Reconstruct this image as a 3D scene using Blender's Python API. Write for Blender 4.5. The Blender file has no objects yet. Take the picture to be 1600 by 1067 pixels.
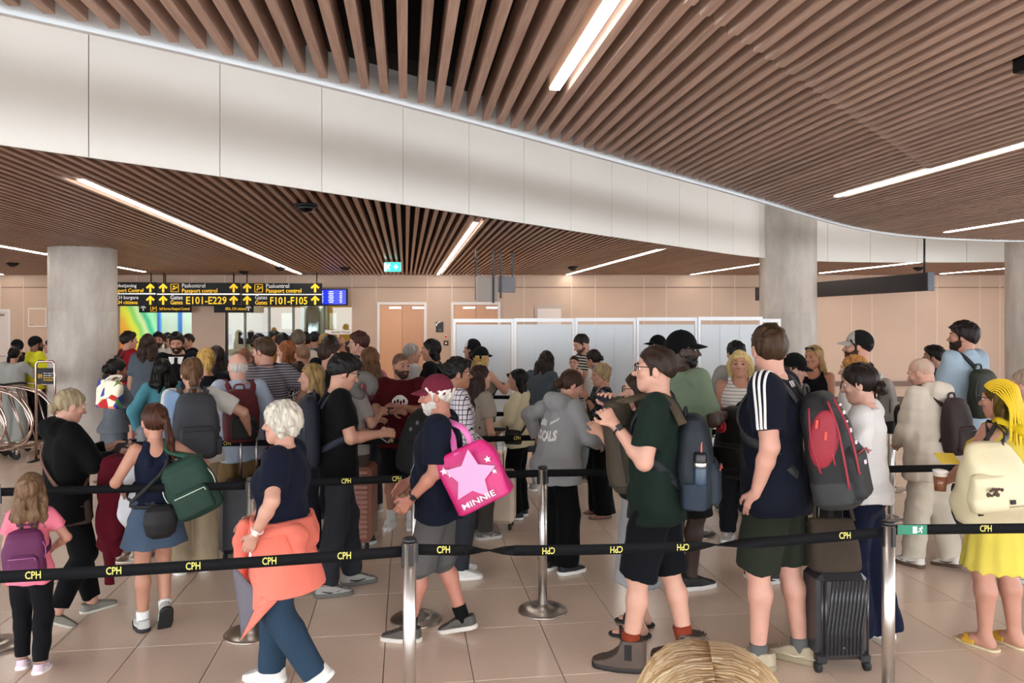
import bpy, bmesh, math, random
import numpy as np
from mathutils import Vector, Matrix, Euler, Quaternion
random.seed(7); np.random.seed(7)
SC = bpy.context.scene
COL = SC.collection
F, H, HY = 1200.0, 1.9, 498.0          # focal length in pixels, eye height, horizon row of the photograph

# ------------------------------------------------------------------ camera, world, lights, exposure
cam_d = bpy.data.cameras.new('camera'); cam = bpy.data.objects.new('camera', cam_d); COL.objects.link(cam)
cam.location = (0, 0, H); cam.rotation_euler = (math.pi/2, 0, 0)
cam_d.sensor_width = 36; cam_d.lens = F/1600*36; cam_d.shift_y = -(533.5-HY)/1600
cam_d.clip_start = 0.05; cam_d.clip_end = 200
SC.camera = cam
wd = bpy.data.worlds.new('World'); SC.world = wd; wd.use_nodes = True
wn = wd.node_tree.nodes; wl = wd.node_tree.links
wn['Background'].inputs['Color'].default_value = (0.90, 0.95, 1.0, 1)
wn['Background'].inputs['Strength'].default_value = 5.0
SC.view_settings.view_transform = 'Standard'; SC.view_settings.look = 'None'
SC.view_settings.gamma = 1; SC.view_settings.use_curve_mapping = False
SC.view_settings.exposure = 0.88

def area(name, loc, rot, sx, sy, power, color=(1, 1, 1)):
    l = bpy.data.lights.new(name, 'AREA'); l.shape = 'RECTANGLE'; l.size = sx; l.size_y = sy
    l.energy = power; l.color = color
    o = bpy.data.objects.new(name, l); o.location = loc; o.rotation_euler = rot; COL.objects.link(o); return o
# rooms behind the back wall have lamps of their own
area('art_hall_light', (-8.5, 20.6, 3.2), (0, 0, 0), 3.0, 3.0, 75, (1, 0.98, 0.93))
area('booth_light', (-5.0, 19.4, 3.2), (0, 0, 0), 3.6, 2.4, 26, (1, 0.9, 0.68))
# warm downlights that wash the back wall
for wx in (7.4, 10.6, 2.2, -2.6, -10.6):
    l = bpy.data.lights.new('wall_washer', 'SPOT'); l.energy = 30; l.color = (1, 0.72, 0.52); l.spot_size = 2.2; l.spot_blend = 1; l.shadow_soft_size = 0.05
    o = bpy.data.objects.new('wall_washer', l); o.location = (wx, 15.4, 2.84); o.rotation_euler = (math.radians(38), 0, 0); COL.objects.link(o)

# ------------------------------------------------------------------ helpers
def PX(x, y, Y): return Vector(((x-800)*Y/F, Y, H-(y-HY)*Y/F))
def GY(y): return H*F/(y-HY)
def lin(c): return tuple((v/12.92 if v <= 0.04045 else ((v+0.055)/1.055)**2.4) for v in c)
def hx(s): return lin(tuple(int(s[i:i+2], 16)/255 for i in (0, 2, 4)))

MATS = {}
def mat(name, color='808080', rough=0.6, metal=0.0, noise=0.0, nscale=20.0, bump=0.0, bscale=80.0, emit=0.0, stretch=(1, 1, 1), spec=0.5, coat=0.0, coords='Object', sheen=0.0, c2=None):
    key = (name, color, rough, metal, noise, nscale, bump, bscale, emit, stretch, spec, coat, coords, sheen, c2)
    if key in MATS: return MATS[key]
    m = bpy.data.materials.new(name); m.use_nodes = True
    nt = m.node_tree; b = nt.nodes['Principled BSDF']
    rgb = hx(color) if isinstance(color, str) else color
    b.inputs['Base Color'].default_value = (*rgb, 1)
    b.inputs['Roughness'].default_value = rough; b.inputs['Metallic'].default_value = metal
    b.inputs['Specular IOR Level'].default_value = spec
    if coat: b.inputs['Coat Weight'].default_value = coat; b.inputs['Coat Roughness'].default_value = 0.1
    if sheen: b.inputs['Sheen Weight'].default_value = sheen
    if emit:
        b.inputs['Emission Color'].default_value = (*rgb, 1); b.inputs['Emission Strength'].default_value = emit
    if noise or bump:
        tc = nt.nodes.new('ShaderNodeTexCoord'); mp = nt.nodes.new('ShaderNodeMapping')
        mp.inputs['Scale'].default_value = stretch
        nt.links.new(tc.outputs[coords], mp.inputs['Vector'])
        if noise:
            n = nt.nodes.new('ShaderNodeTexNoise'); n.inputs['Scale'].default_value = nscale; n.inputs['Detail'].default_value = 4
            nt.links.new(mp.outputs['Vector'], n.inputs['Vector'])
            mx = nt.nodes.new('ShaderNodeMix'); mx.data_type = 'RGBA'
            lo = tuple(v*(1-noise) for v in rgb) if c2 is None else hx(c2)
            mx.inputs[6].default_value = (*lo, 1); mx.inputs[7].default_value = (*tuple(min(1, v*(1+noise*0.6)) for v in rgb), 1)
            rp = nt.nodes.new('ShaderNodeMapRange'); rp.inputs['From Min'].default_value = 0.3; rp.inputs['From Max'].default_value = 0.7
            nt.links.new(n.outputs['Fac'], rp.inputs['Value']); nt.links.new(rp.outputs['Result'], mx.inputs['Factor'])
            nt.links.new(mx.outputs[2], b.inputs['Base Color'])
        if bump:
            n2 = nt.nodes.new('ShaderNodeTexNoise'); n2.inputs['Scale'].default_value = bscale; n2.inputs['Detail'].default_value = 3
            nt.links.new(mp.outputs['Vector'], n2.inputs['Vector'])
            bp = nt.nodes.new('ShaderNodeBump'); bp.inputs['Strength'].default_value = bump; bp.inputs['Distance'].default_value = 0.01
            nt.links.new(n2.outputs['Fac'], bp.inputs['Height']); nt.links.new(bp.outputs['Normal'], b.inputs['Normal'])
    MATS[key] = m; return m

def tag(o, label=None, cat=None, group=None, kind=None):
    if label: o['label'] = label
    if cat: o['category'] = cat
    if group: o['group'] = group
    if kind: o['kind'] = kind
    return o
def empty(name, loc=(0, 0, 0), rz=0.0, label=None, cat=None, group=None, parent=None):
    o = bpy.data.objects.new(name, None); o.empty_display_size = 0.1; o.location = loc; o.rotation_euler = (0, 0, rz)
    COL.objects.link(o)
    if parent: o.parent = parent
    return tag(o, label, cat, group)

class MB:
    """collects simple shapes, builds them as one mesh object"""
    def __init__(s): s.v = []; s.f = []; s.sm = []; s.mi = []; s.cur = 0
    def add(s, vs, fs, smooth=False):
        n = len(s.v); s.v += [tuple(p) for p in vs]
        for f in fs: s.f.append([i+n for i in f]); s.sm.append(smooth); s.mi.append(s.cur)
        return s
    def box(s, c, size, R=None, taper=1.0):
        hx_, hy_, hz_ = (d/2 for d in size); vs = []
        for z in (-hz_, hz_):
            t = taper if z > 0 else 1
            for x, y in ((-hx_, -hy_), (hx_, -hy_), (hx_, hy_), (-hx_, hy_)):
                p = Vector((x*t, y*t, z)); p = R @ p if R is not None else p; vs.append(p+Vector(c))
        return s.add(vs, [(3, 2, 1, 0), (4, 5, 6, 7), (0, 1, 5, 4), (1, 2, 6, 5), (2, 3, 7, 6), (3, 0, 4, 7)])
    def rbox(s, c, size, r=0.01, R=None):
        """box with chamfered vertical and horizontal edges"""
        a, b, h = (d/2 for d in size); r = min(r, a*.9, b*.9, h*.9); vs = []
        def ring(k, z): return [Vector((x, y, z)) for x, y in ((-a+r, -b+k), (a-r, -b+k), (a-k, -b+r), (a-k, b-r), (a-r, b-k), (-a+r, b-k), (-a+k, b-r), (-a+k, -b+r))]
        for k, z in ((r, -h), (0, -h+r), (0, h-r), (r, h)): vs += ring(k, z)
        if R is not None: vs = [R @ p for p in vs]
        vs = [p+Vector(c) for p in vs]; fs = [tuple(range(7, -1, -1)), tuple(range(24, 32))]
        for q in range(3):
            for i in range(8): fs.append((q*8+i, q*8+(i+1) % 8, q*8+8+(i+1) % 8, q*8+8+i))
        return s.add(vs, fs)
    def tube(s, pts, r, n=8, caps=True, closed=False):
        pts = [Vector(p) for p in pts]; m = len(pts); vs = []
        rs = r if isinstance(r, (list, tuple)) else [r]*m
        up = None
        for i, p in enumerate(pts):
            if closed: t = pts[(i+1) % m]-pts[i-1]
            else: t = pts[min(i+1, m-1)]-pts[max(i-1, 0)]
            t = t.normalized() if t.length > 1e-9 else Vector((0, 0, 1))
            if up is None: up = Vector((0, 0, 1)) if abs(t.z) < .9 else Vector((1, 0, 0))
            a = t.cross(up)
            a = a.normalized() if a.length > 1e-6 else t.orthogonal().normalized()
            b = a.cross(t); up = b
            for k in range(n):
                w = 2*math.pi*k/n; vs.append(p+(a*math.cos(w)+b*math.sin(w))*rs[i])
        fs = []
        for i in range(m if closed else m-1):
            j = (i+1) % m
            for k in range(n): fs.append((i*n+k, i*n+(k+1) % n, j*n+(k+1) % n, j*n+k))
        if caps and not closed: fs += [tuple(range(n-1, -1, -1)), tuple(range((m-1)*n, m*n))]
        return s.add(vs, fs, True)
    def lathe(s, prof, c=(0, 0, 0), n=24, R=None):
        vs = []
        for r, z in prof:
            for k in range(n):
                p = Vector((r*math.cos(2*math.pi*k/n), r*math.sin(2*math.pi*k/n), z)); p = R @ p if R is not None else p
                vs.append(p+Vector(c))
        m = len(prof); fs = []
        for i in range(m-1):
            for k in range(n): fs.append((i*n+k, i*n+(k+1) % n, (i+1)*n+(k+1) % n, (i+1)*n+k))
        fs += [tuple(range(n-1, -1, -1)), tuple(range((m-1)*n, m*n))]
        return s.add(vs, fs, True)
    def ribbon(s, pts, ups, w, t):
        """flat strap: pts centre line, ups outward normals, width w, thickness t"""
        pts = [Vector(p) for p in pts]; m = len(pts); vs = []
        for i, p in enumerate(pts):
            d = (pts[min(i+1, m-1)]-pts[max(i-1, 0)]).normalized(); u = Vector(ups[i]).normalized()
            sd = d.cross(u).normalized(); u = sd.cross(d).normalized()
            for a, b in ((-1, -1), (1, -1), (1, 1), (-1, 1)): vs.append(p+sd*(a*w/2)+u*(b*t/2))
        fs = [(3, 2, 1, 0), tuple((m-1)*4+k for k in range(4))]
        for i in range(m-1):
            for k in range(4): fs.append((i*4+k, i*4+(k+1) % 4, i*4+4+(k+1) % 4, i*4+4+k))
        return s.add(vs, fs, True)
    def prism(s, poly, z0, z1):
        n = len(poly); vs = [(x, y, z0) for x, y in poly]+[(x, y, z1) for x, y in poly]
        fs = [tuple(range(n-1, -1, -1)), tuple(range(n, 2*n))]+[(i, (i+1) % n, n+(i+1) % n, n+i) for i in range(n)]
        return s.add(vs, fs)
    def mesh(s, name, mats):
        me = bpy.data.meshes.new(name); me.from_pydata(s.v, [], s.f)
        for m in (mats if isinstance(mats, (list, tuple)) else [mats]): me.materials.append(m)
        me.polygons.foreach_set('use_smooth', s.sm); me.polygons.foreach_set('material_index', s.mi)
        me.update(); return me
    def build(s, name, mats, parent=None, **k): return link(name, s.mesh(name, mats), parent, **k)
def link(name, me, parent=None, mx=None, kind=None, label=None):
    o = bpy.data.objects.new(name, me); COL.objects.link(o)
    if parent is not None: o.parent = parent
    if mx is not None: o.matrix_basis = mx
    if kind: o['kind'] = kind
    if label: o['label'] = label
    return o
def smoothpath(pts, n=6):
    pts = [Vector(p) for p in pts]; out = []
    for i in range(len(pts)-1):
        a, b, c, d = pts[max(i-1, 0)], pts[i], pts[i+1], pts[min(i+2, len(pts)-1)]
        for k in range(n):
            t = k/n; out.append(0.5*((2*b)+(c-a)*t+(2*a-5*b+4*c-d)*t*t+(3*b-a-3*c+d)*t**3))
    out.append(pts[-1]); return out
def text(name, body, size, m, parent, loc, rot, align='CENTER', ext=0.0008, xs=1.0, bold=0.0, width=None):
    c = bpy.data.curves.new(name, 'FONT'); c.body = body; c.size = size; c.align_x = align; c.align_y = 'CENTER'; c.extrude = ext; c.offset = bold*size
    c.resolution_u = 2; c.materials.append(m)
    o = bpy.data.objects.new(name, c); me = bpy.data.meshes.new_from_object(o); bpy.data.objects.remove(o); bpy.data.curves.remove(c)
    if width: xs = width/max(max(v.co.x for v in me.vertices)-min(v.co.x for v in me.vertices), 1e-4)
    me.name = name; o = bpy.data.objects.new(name, me); COL.objects.link(o); o.parent = parent
    if isinstance(rot, Matrix): o.matrix_basis = Matrix.Translation(loc) @ rot.to_4x4() @ Matrix.Diagonal((xs, 1, 1, 1))
    else: o.location = loc; o.rotation_euler = rot; o.scale = (xs, 1, 1)
    return o
FACE = (math.pi/2, 0, 0)     # text that stands upright and faces the camera side

# ------------------------------------------------------------------ setting: slats / tiles run along one skewed direction
AL = math.atan2(166, F)
SD = Vector((-math.sin(AL), math.cos(AL), 0)); UD = Vector((math.cos(AL), math.sin(AL), 0))
RZ = AL
def uv(p): return p[0]*UD.x+p[1]*UD.y, p[0]*SD.x+p[1]*SD.y
def xy(u, v): return UD*u+SD*v
YW = 17.6

def floor_mat():
    m = bpy.data.materials.new('terrazzo'); m.use_nodes = True; nt = m.node_tree; b = nt.nodes['Principled BSDF']
    g = nt.nodes.new('ShaderNodeNewGeometry'); oi = nt.nodes.new('ShaderNodeObjectInfo')
    n = nt.nodes.new('ShaderNodeTexNoise'); n.inputs['Scale'].default_value = 2.2; n.inputs['Detail'].default_value = 5
    v = nt.nodes.new('ShaderNodeTexVoronoi'); v.inputs['Scale'].default_value = 75
    nt.links.new(g.outputs['Position'], n.inputs['Vector']); nt.links.new(g.outputs['Position'], v.inputs['Vector'])
    mx = nt.nodes.new('ShaderNodeMix'); mx.data_type = 'RGBA'
    mx.inputs[6].default_value = (*hx('dfc5b0'), 1); mx.inputs[7].default_value = (*hx('ebd3be'), 1)
    nt.links.new(n.outputs['Fac'], mx.inputs['Factor'])
    rp = nt.nodes.new('ShaderNodeMapRange'); rp.inputs['From Min'].default_value = 0.0; rp.inputs['From Max'].default_value = 0.35
    rp.inputs['To Min'].default_value = 0.85; rp.inputs['To Max'].default_value = 1.0
    nt.links.new(v.outputs['Distance'], rp.inputs['Value'])
    r2 = nt.nodes.new('ShaderNodeMapRange'); r2.inputs['To Min'].default_value = 0.95; r2.inputs['To Max'].default_value = 1.03
    nt.links.new(oi.outputs['Random'], r2.inputs['Value'])
    mu = nt.nodes.new('ShaderNodeMath'); mu.operation = 'MULTIPLY'
    nt.links.new(rp.outputs['Result'], mu.inputs[0]); nt.links.new(r2.outputs['Result'], mu.inputs[1])
    sc = nt.nodes.new('ShaderNodeVectorMath'); sc.operation = 'SCALE'
    nt.links.new(mx.outputs[2], sc.inputs[0]); nt.links.new(mu.outputs[0], sc.inputs['Scale'])
    nt.links.new(sc.outputs[0], b.inputs['Base Color'])
    b.inputs['Roughness'].default_value = 0.19; b.inputs['Specular IOR Level'].default_value = 0.55
    return m
FLOORM = floor_mat(); GROUT = mat('grout', '4a3a30', .8)
fl = MB().box((0, 9, -0.065), (60, 44, 0.10)).build('floor', GROUT); tag(fl, kind='structure')
TW, TL = 0.475, 0.68
tile_me = MB()
a_, b_, q_ = TW/2-.0022, TL/2-.0022, .002
tile_me.add([(-a_, -b_, -.014), (a_, -b_, -.014), (a_, b_, -.014), (-a_, b_, -.014), (-a_, -b_, -q_), (a_, -b_, -q_), (a_, b_, -q_), (-a_, b_, -q_),
             (-a_+q_, -b_+q_, 0), (a_-q_, -b_+q_, 0), (a_-q_, b_-q_, 0), (-a_+q_, b_-q_, 0)],
            [(0, 1, 5, 4), (1, 2, 6, 5), (2, 3, 7, 6), (3, 0, 4, 7), (4, 5, 9, 8), (5, 6, 10, 9), (6, 7, 11, 10), (7, 4, 8, 11), (8, 9, 10, 11)])
tile_mesh = tile_me.mesh('tile', FLOORM)
rest = MB(); cells = []
for i in range(-40, 48):
    for j in range(-16, 30):
        u, v = -0.1195+TW*(i+.5), 4.698+TL*(j-1+.5); p = xy(u, v)
        if abs(p.x) > 15.5 or p.y > YW+4.5 or p.y < -4: continue
        vis = p.y > 3.7 and abs(p.x) < p.y*0.70+.3
        cells.append((p.y if vis else 1e3+abs(p.y), p))
cells.sort(key=lambda c: c[0])
Rt = Matrix.Rotation(RZ, 4, 'Z')
for k, (d, p) in enumerate(cells):
    if k < 300 and d < 900: link('tile', tile_mesh, fl, Matrix.Translation(p) @ Rt)
    else: rest.add([Rt.to_3x3() @ Vector(q)+p for q in tile_me.v[8:]], [(0, 1, 2, 3)])
rest.build('distant_tiles', FLOORM, fl, kind='stuff')

# --- ceilings of timber slats
def wood_mat(name, ca, cb, rough=.55):
    m = bpy.data.materials.new(name); m.use_nodes = True; nt = m.node_tree; b = nt.nodes['Principled BSDF']
    g = nt.nodes.new('ShaderNodeNewGeometry'); oi = nt.nodes.new('ShaderNodeObjectInfo')
    mp = nt.nodes.new('ShaderNodeMapping'); mp.vector_type = 'TEXTURE'; mp.inputs['Rotation'].default_value = (0, 0, RZ); mp.inputs['Scale'].default_value = (1/70, 1/3.0, 1/70)
    nt.links.new(g.outputs['Position'], mp.inputs['Vector'])
    ad = nt.nodes.new('ShaderNodeVectorMath'); nt.links.new(mp.outputs[0], ad.inputs[0]); nt.links.new(oi.outputs['Random'], ad.inputs[1])
    n = nt.nodes.new('ShaderNodeTexNoise'); n.inputs['Scale'].default_value = 1; n.inputs['Detail'].default_value = 6; n.inputs['Roughness'].default_value = .65
    nt.links.new(ad.outputs[0], n.inputs['Vector'])
    cr = nt.nodes.new('ShaderNodeValToRGB'); cr.color_ramp.elements[0].position = .3; cr.color_ramp.elements[1].position = .68
    cr.color_ramp.elements[0].color = (*hx(ca), 1); cr.color_ramp.elements[1].color = (*hx(cb), 1)
    nt.links.new(n.outputs['Fac'], cr.inputs['Fac'])
    r2 = nt.nodes.new('ShaderNodeMapRange'); r2.inputs['To Min'].default_value = 0.88; r2.inputs['To Max'].default_value = 1.1
    nt.links.new(oi.outputs['Random'], r2.inputs['Value'])
    sc = nt.nodes.new('ShaderNodeVectorMath'); sc.operation = 'SCALE'
    nt.links.new(cr.outputs[0], sc.inputs[0]); nt.links.new(r2.outputs['Result'], sc.inputs['Scale'])
    nt.links.new(sc.outputs[0], b.inputs['Base Color']); b.inputs['Roughness'].default_value = rough
    return m
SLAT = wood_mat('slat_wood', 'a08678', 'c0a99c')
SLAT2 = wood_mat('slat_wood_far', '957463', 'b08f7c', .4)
BLACK = mat('black_void', '0c0a09', .9)
WHITE = mat('white_panel', 'f0ece4', .45, noise=.03, nscale=.6, coords='Object')
RIM = mat('rim_daylight_tint', 'dfe8ee', .4)  # white band, the blue cast of daylight put into its colour
ZL, ZU = 2.90, 2.95
FAS = [(-6.2, 1.2), (-4.6, 2.55), (-3.4, 3.72), (-2.82, 4.22), (-2.53, 4.53), (-2.0, 5.17), (-1.47, 5.84), (-.945, 6.52), (-.42, 7.06), (.09, 7.74), (.61, 8.45), (1.6, 9.6), (2.7, 10.8), (3.3, 11.6), (3.97, 12.45), (4.5, 12.95), (5.24, 13.3), (6.6, 13.35), (8.58, 13.2), (11, 12.6), (14.5, 11.6)]
RIMC = [(-4.5, .2), (-3.4, 1.3), (-1.71, 2.566), (-1.545, 2.763), (-1.049, 3.146), (-.835, 3.29), (-.519, 3.56), (-.238, 3.96), (0, 4.36), (.335, 4.68), (.641, 5.16), (1.213, 5.575), (1.59, 6.1), (2.063, 6.6), (2.65, 7.35), (3.33, 8.2), (4.19, 9.25), (5.11, 10.02), (5.64, 10.25), (7.07, 10.5), (9.5, 10.45), (14.5, 9.6)]
def resample(c, n=90, w=4):
    a = np.array(c); d = np.r_[0, np.cumsum(np.hypot(*np.diff(a, axis=0).T))]; s = np.linspace(0, d[-1], n)
    x, y = np.interp(s, d, a[:, 0]), np.interp(s, d, a[:, 1])
    for _ in range(3):
        for q in (x, y):
            p = np.pad(q, w, mode='reflect', reflect_type='odd'); q[:] = np.convolve(p, np.ones(2*w+1)/(2*w+1), 'valid')
    return list(zip(x.tolist(), y.tolist()))
def offset(c, t):
    a = np.array(c); g = np.gradient(a, axis=0); g /= np.hypot(g[:, 0], g[:, 1])[:, None]
    return [(x-gy*t, y+gx*t) for (x, y), (gx, gy) in zip(a, g)]
FASC, RIMS = resample(FAS), resample(RIMC)
def cross_v(curve, u):
    """v where the slat line at u meets the curve"""
    best = None
    for (x0, y0), (x1, y1) in zip(curve, curve[1:]):
        u0, v0 = uv((x0, y0)); u1, v1 = uv((x1, y1))
        if (u0-u)*(u1-u) <= 0 and abs(u1-u0) > 1e-9:
            v = v0+(v1-v0)*(u-u0)/(u1-u0); best = v if best is None else max(best, v)
    return best
slat_mb = MB().box((0, 0, 0), (1, 1, 1))
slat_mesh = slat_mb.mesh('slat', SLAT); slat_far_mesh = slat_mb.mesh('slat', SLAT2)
def slat(me, parent, u, v0, v1, z, w, h):
    p = xy(u, (v0+v1)/2)
    return link('slat', me, parent, Matrix.Translation((p.x, p.y, z+h/2)) @ Rt @ Matrix.Diagonal((w, v1-v0, h, 1)))
# lower ceiling (between the white fascia and the back wall)
poly = [(x, y) for x, y in offset(FASC, .09)]+[(14.5, YW+.1), (-14.5, YW+.1), (-14.5, 1.2)]
ce1 = MB().prism(poly, ZL+.16, ZL+.30).build('ceiling', BLACK); tag(ce1, kind='structure')
LP = .088
cands = []
for k in range(-190, 190):
    u = LP*k+.02; v0 = cross_v(FASC, u)
    if v0 is None: v0 = uv((-6.2, 1.2))[1]
    # far end at the wall plane
    v1 = (YW-u*UD.y)/SD.y-.02
    pe = xy(u, v1)
    if pe.x < -14 or pe.x > 14 or v1-v0 < .3: continue
    vis = abs(pe.x) < 12.3 or abs(xy(u, v0).x) < 12.3
    cands.append((abs(pe.x), u, v0+.03, v1))
cands.sort(); rest = MB()
LIGHTS_LOW = [  # pixel ends of the strips in the lower ceiling
    ((127, 282), (470, 428)), ((742, 348), (685, 429)), ((1030, 390), (887, 429.5)), ((1184, 411), (1080, 429)),
    ((1450, 408.5), (1282, 427)), ((1590, 415), (1470, 428)), ((-20, 380), (222, 425)), ((-150, 415), (4, 429))]
LIGHTS_UP = [((1100, -245), (874, 140)), ((1640, 214), (1305, 307)), ((1640, 341), (1477, 363))]
UP_ADDED = [(-4.6, -2.0), (-1.8, -3.0), (3.2, -2.2), (5.8, -.5), (8.6, 2.4)]  # (u, v start) of unseen strips added to brighten the floor
strips = []
for tab, z in ((LIGHTS_LOW, ZL), (LIGHTS_UP, ZU)):
    for (x0, y0), (x1, y1) in tab:
        Y0 = (z-H)*F/(HY-y0); Y1 = (z-H)*F/(HY-y1)
        p0 = ((x0-800)*Y0/F, Y0); p1 = ((x1-800)*Y1/F, Y1)
        u1, v1 = uv(p1); u0, v0 = uv(p0); strips.append(((u0+u1)/2 if abs(u0-u1) < .12 else u1, min(v0, v1), max(v0, v1), z))
for u_, v_ in UP_ADDED: strips.append((u_, v_-2.2, v_+.2, ZU))
def split(u, v0, v1, z, w):
    """slat pieces left beside the light strips"""
    segs = [(v0, v1)]
    for su, s0, s1, sz in strips:
        if sz == z and abs(su-u) < .024+w/2:
            segs = [q for a, b in segs for q in ((a, min(b, s0-.005)), (max(a, s1+.005), b)) if q[1]-q[0] > .05]
    return segs
n = 0
for _, u, v0, v1 in cands:
    for a, b in split(u, v0, v1, ZL, .039):
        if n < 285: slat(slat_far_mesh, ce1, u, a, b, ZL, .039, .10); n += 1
        else:
            p = xy(u, (a+b)/2); rest.box((p.x, p.y, ZL+.05), (.039, b-a, .10), Rt.to_3x3())
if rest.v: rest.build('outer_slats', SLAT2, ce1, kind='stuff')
# upper ceiling island over the camera
poly = [(x, y) for x, y in offset(RIMS, -.02)]+[(14.5, -5), (-9, -5), (-9, .2)]
ce2 = MB().prism(poly, ZU+.22, ZU+.36).build('ceiling', BLACK); tag(ce2, kind='structure')
JA, JB = Vector((.40, 2.33, 0)), Vector((2.43, 4.79, 0))
ju, jv = uv(JA); ku, kv = uv(JB)
cands = []; rest = MB()
for k in range(-120, 180):
    u = .086*k-.012; v1 = cross_v(RIMS, u)
    if v1 is None: continue
    v0 = (-4.5-u*UD.y)/SD.y
    pe = xy(u, v1)
    if v1-v0 < .3 or pe.x > 14: continue
    cands.append((abs(pe.x-2.5), u, v0, v1-.07))
cands.sort(); n = 0
for _, u, v0, v1 in cands:
    vj = jv+(kv-jv)*(u-ju)/(ku-ju)
    pieces = [(v0, v1, ZU)]
    if u > ju-.1 and v0 < vj < v1 and u < 3.6: pieces = [(v0, vj-.004, ZU-.008), (vj+.004, v1, ZU+.004)]
    for q0, q1, z in pieces:
        for a, b in split(u, q0, q1, ZU, .037):
            if n < 290: slat(slat_mesh, ce2, u, a, b, z, .037, .12); n += 1
            else:
                p = xy(u, (a+b)/2); rest.box((p.x, p.y, z+.06), (.037, b-a, .12), Rt.to_3x3())
if rest.v: rest.build('outer_slats', SLAT, ce2, kind='stuff')
# white edge band of the island
def band(curve, z0, z1, t, m, name, kind='structure'):
    b = MB(); n = len(curve)
    for i in range(n-1):
        (x0, y0), (x1, y1) = curve[i], curve[i+1]
        d = Vector((x1-x0, y1-y0, 0)).normalized(); o = Vector((-d.y, d.x, 0))*t
        b.add([(x0, y0, z0), (x1, y1, z0), (x1+o.x, y1+o.y, z0), (x0+o.x, y0+o.y, z0), (x0, y0, z1), (x1, y1, z1), (x1+o.x, y1+o.y, z1), (x0+o.x, y0+o.y, z1)],
              [(3, 2, 1, 0), (4, 5, 6, 7), (0, 1, 5, 4), (2, 3, 7, 6)])
    o = b.build(name, m); tag(o, kind=kind); return o
band(RIMS, ZU-.012, ZU+.145, .03, RIM, 'trim_1')
band(RIMS, ZU+.145, ZU+.5, .03, mat('dark_edge', '3a3633', .7), 'trim_2')
# white fascia of single panels standing above the edge of the lower ceiling
fas = empty('trim_3'); tag(fas, kind='structure')
fas['kind'] = 'structure'
acc = [0.0]
for (x0, y0), (x1, y1) in zip(FASC, FASC[1:]): acc.append(acc[-1]+math.hypot(x1-x0, y1-y0))
def at_len(s):
    for i in range(len(acc)-1):
        if acc[i] <= s <= acc[i+1]:
            t = (s-acc[i])/(acc[i+1]-acc[i]); return Vector((FASC[i][0]+(FASC[i+1][0]-FASC[i][0])*t, FASC[i][1]+(FASC[i+1][1]-FASC[i][1])*t, 0))
    return Vector((*FASC[-1], 0))
s0 = min(range(len(FASC)), key=lambda i: (FASC[i][0]+2.53)**2+(FASC[i][1]-4.53)**2); s0 = acc[s0]-.83*6
ZF = 4.6
s = s0 % .83-.83
while s < acc[-1]:
    a, b = max(s, 0)+.0035, min(s+.83, acc[-1])-.0035
    if b-a > .1:
        mb = MB(); ns = 8; pts = [at_len(a+(b-a)*i/ns) for i in range(ns+1)]
        vs = []
        for i, p in enumerate(pts):
            d = (pts[min(i+1, ns)]-pts[max(i-1, 0)]).normalized(); o = Vector((-d.y, d.x, 0))*.02
            vs += [p+Vector((0, 0, ZL-.03)), p+Vector((0, 0, ZF)), p+o+Vector((0, 0, ZF)), p+o+Vector((0, 0, ZL-.03))]
        fs = [(0, 1, 2, 3), (4*ns+3, 4*ns+2, 4*ns+1, 4*ns)]
        for i in range(ns):
            for k in range(4): fs.append((i*4+k, i*4+4+k, i*4+4+(k+1) % 4, i*4+(k+1) % 4))
        mb.add(vs, fs, True); o = mb.build('panel', WHITE, fas)
        for p_ in o.data.polygons: p_.use_smooth = abs(p_.normal.z) < .5 and len(p_.vertices) == 4
        o.data.set_sharp_from_angle(angle=.6)
    s += .83
back = offset(FASC, .03)
o = band(back, ZL-.02, ZF, .05, mat('fascia_joint', '5a544d', .8), 'fascia_backing'); o.parent = fas; del o['kind']
# roof over the gap between island and fascia, and over everything
rf = MB().box((0, 7, ZF+.1), (30, 26, .2)).build('ceiling', mat('void_roof', 'd8d8d6', .7)); tag(rf, kind='structure')

# light strips
ALU = mat('strip_housing', 'b9a99b', .5)
STRIP = mat('lamp_diffuser', 'fff9f0', .4, emit=20.0)
STRIP_UP = mat('lamp_diffuser_cool', 'fff6ee', .4, emit=22.0)
names = ['long strip light in the far slatted ceiling above the left column', 'short strip light in the far slatted ceiling right of the green exit sign', 'strip light in the far slatted ceiling above the white partition',
         'strip light in the far slatted ceiling just left of the right concrete column', 'strip light over the dark hanging sign right of the column', 'farthest right strip light under the white fascia',
         'strip light passing behind the left concrete column', 'strip light at the left edge above the white door', 'wide bright strip light in the near ceiling at the top of the photo',
         'strip light in the near ceiling at the right edge, above the shorter one', 'short strip light low at the right edge of the near ceiling']
names += ['strip light of the near ceiling outside the frame, number %s from the left side wall' % w_ for w_ in ('one', 'two', 'three', 'four', 'five')]
for (u, v0, v1, z), nm in zip(strips, names):
    v0 = max(v0, -4.0); p = xy(u, (v0+v1)/2); L = v1-v0
    e = empty('ceiling_light', (p.x, p.y, z-.004), RZ, nm, 'lamp', 'strip lights set between the ceiling slats')
    MB().box((0, 0, .006), (.046, L, .010)).build('diffuser', STRIP if z == ZL else STRIP_UP, e)
    MB().box((0, 0, .055), (.050, L+.01, .085)).build('housing', ALU, e)

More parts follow.
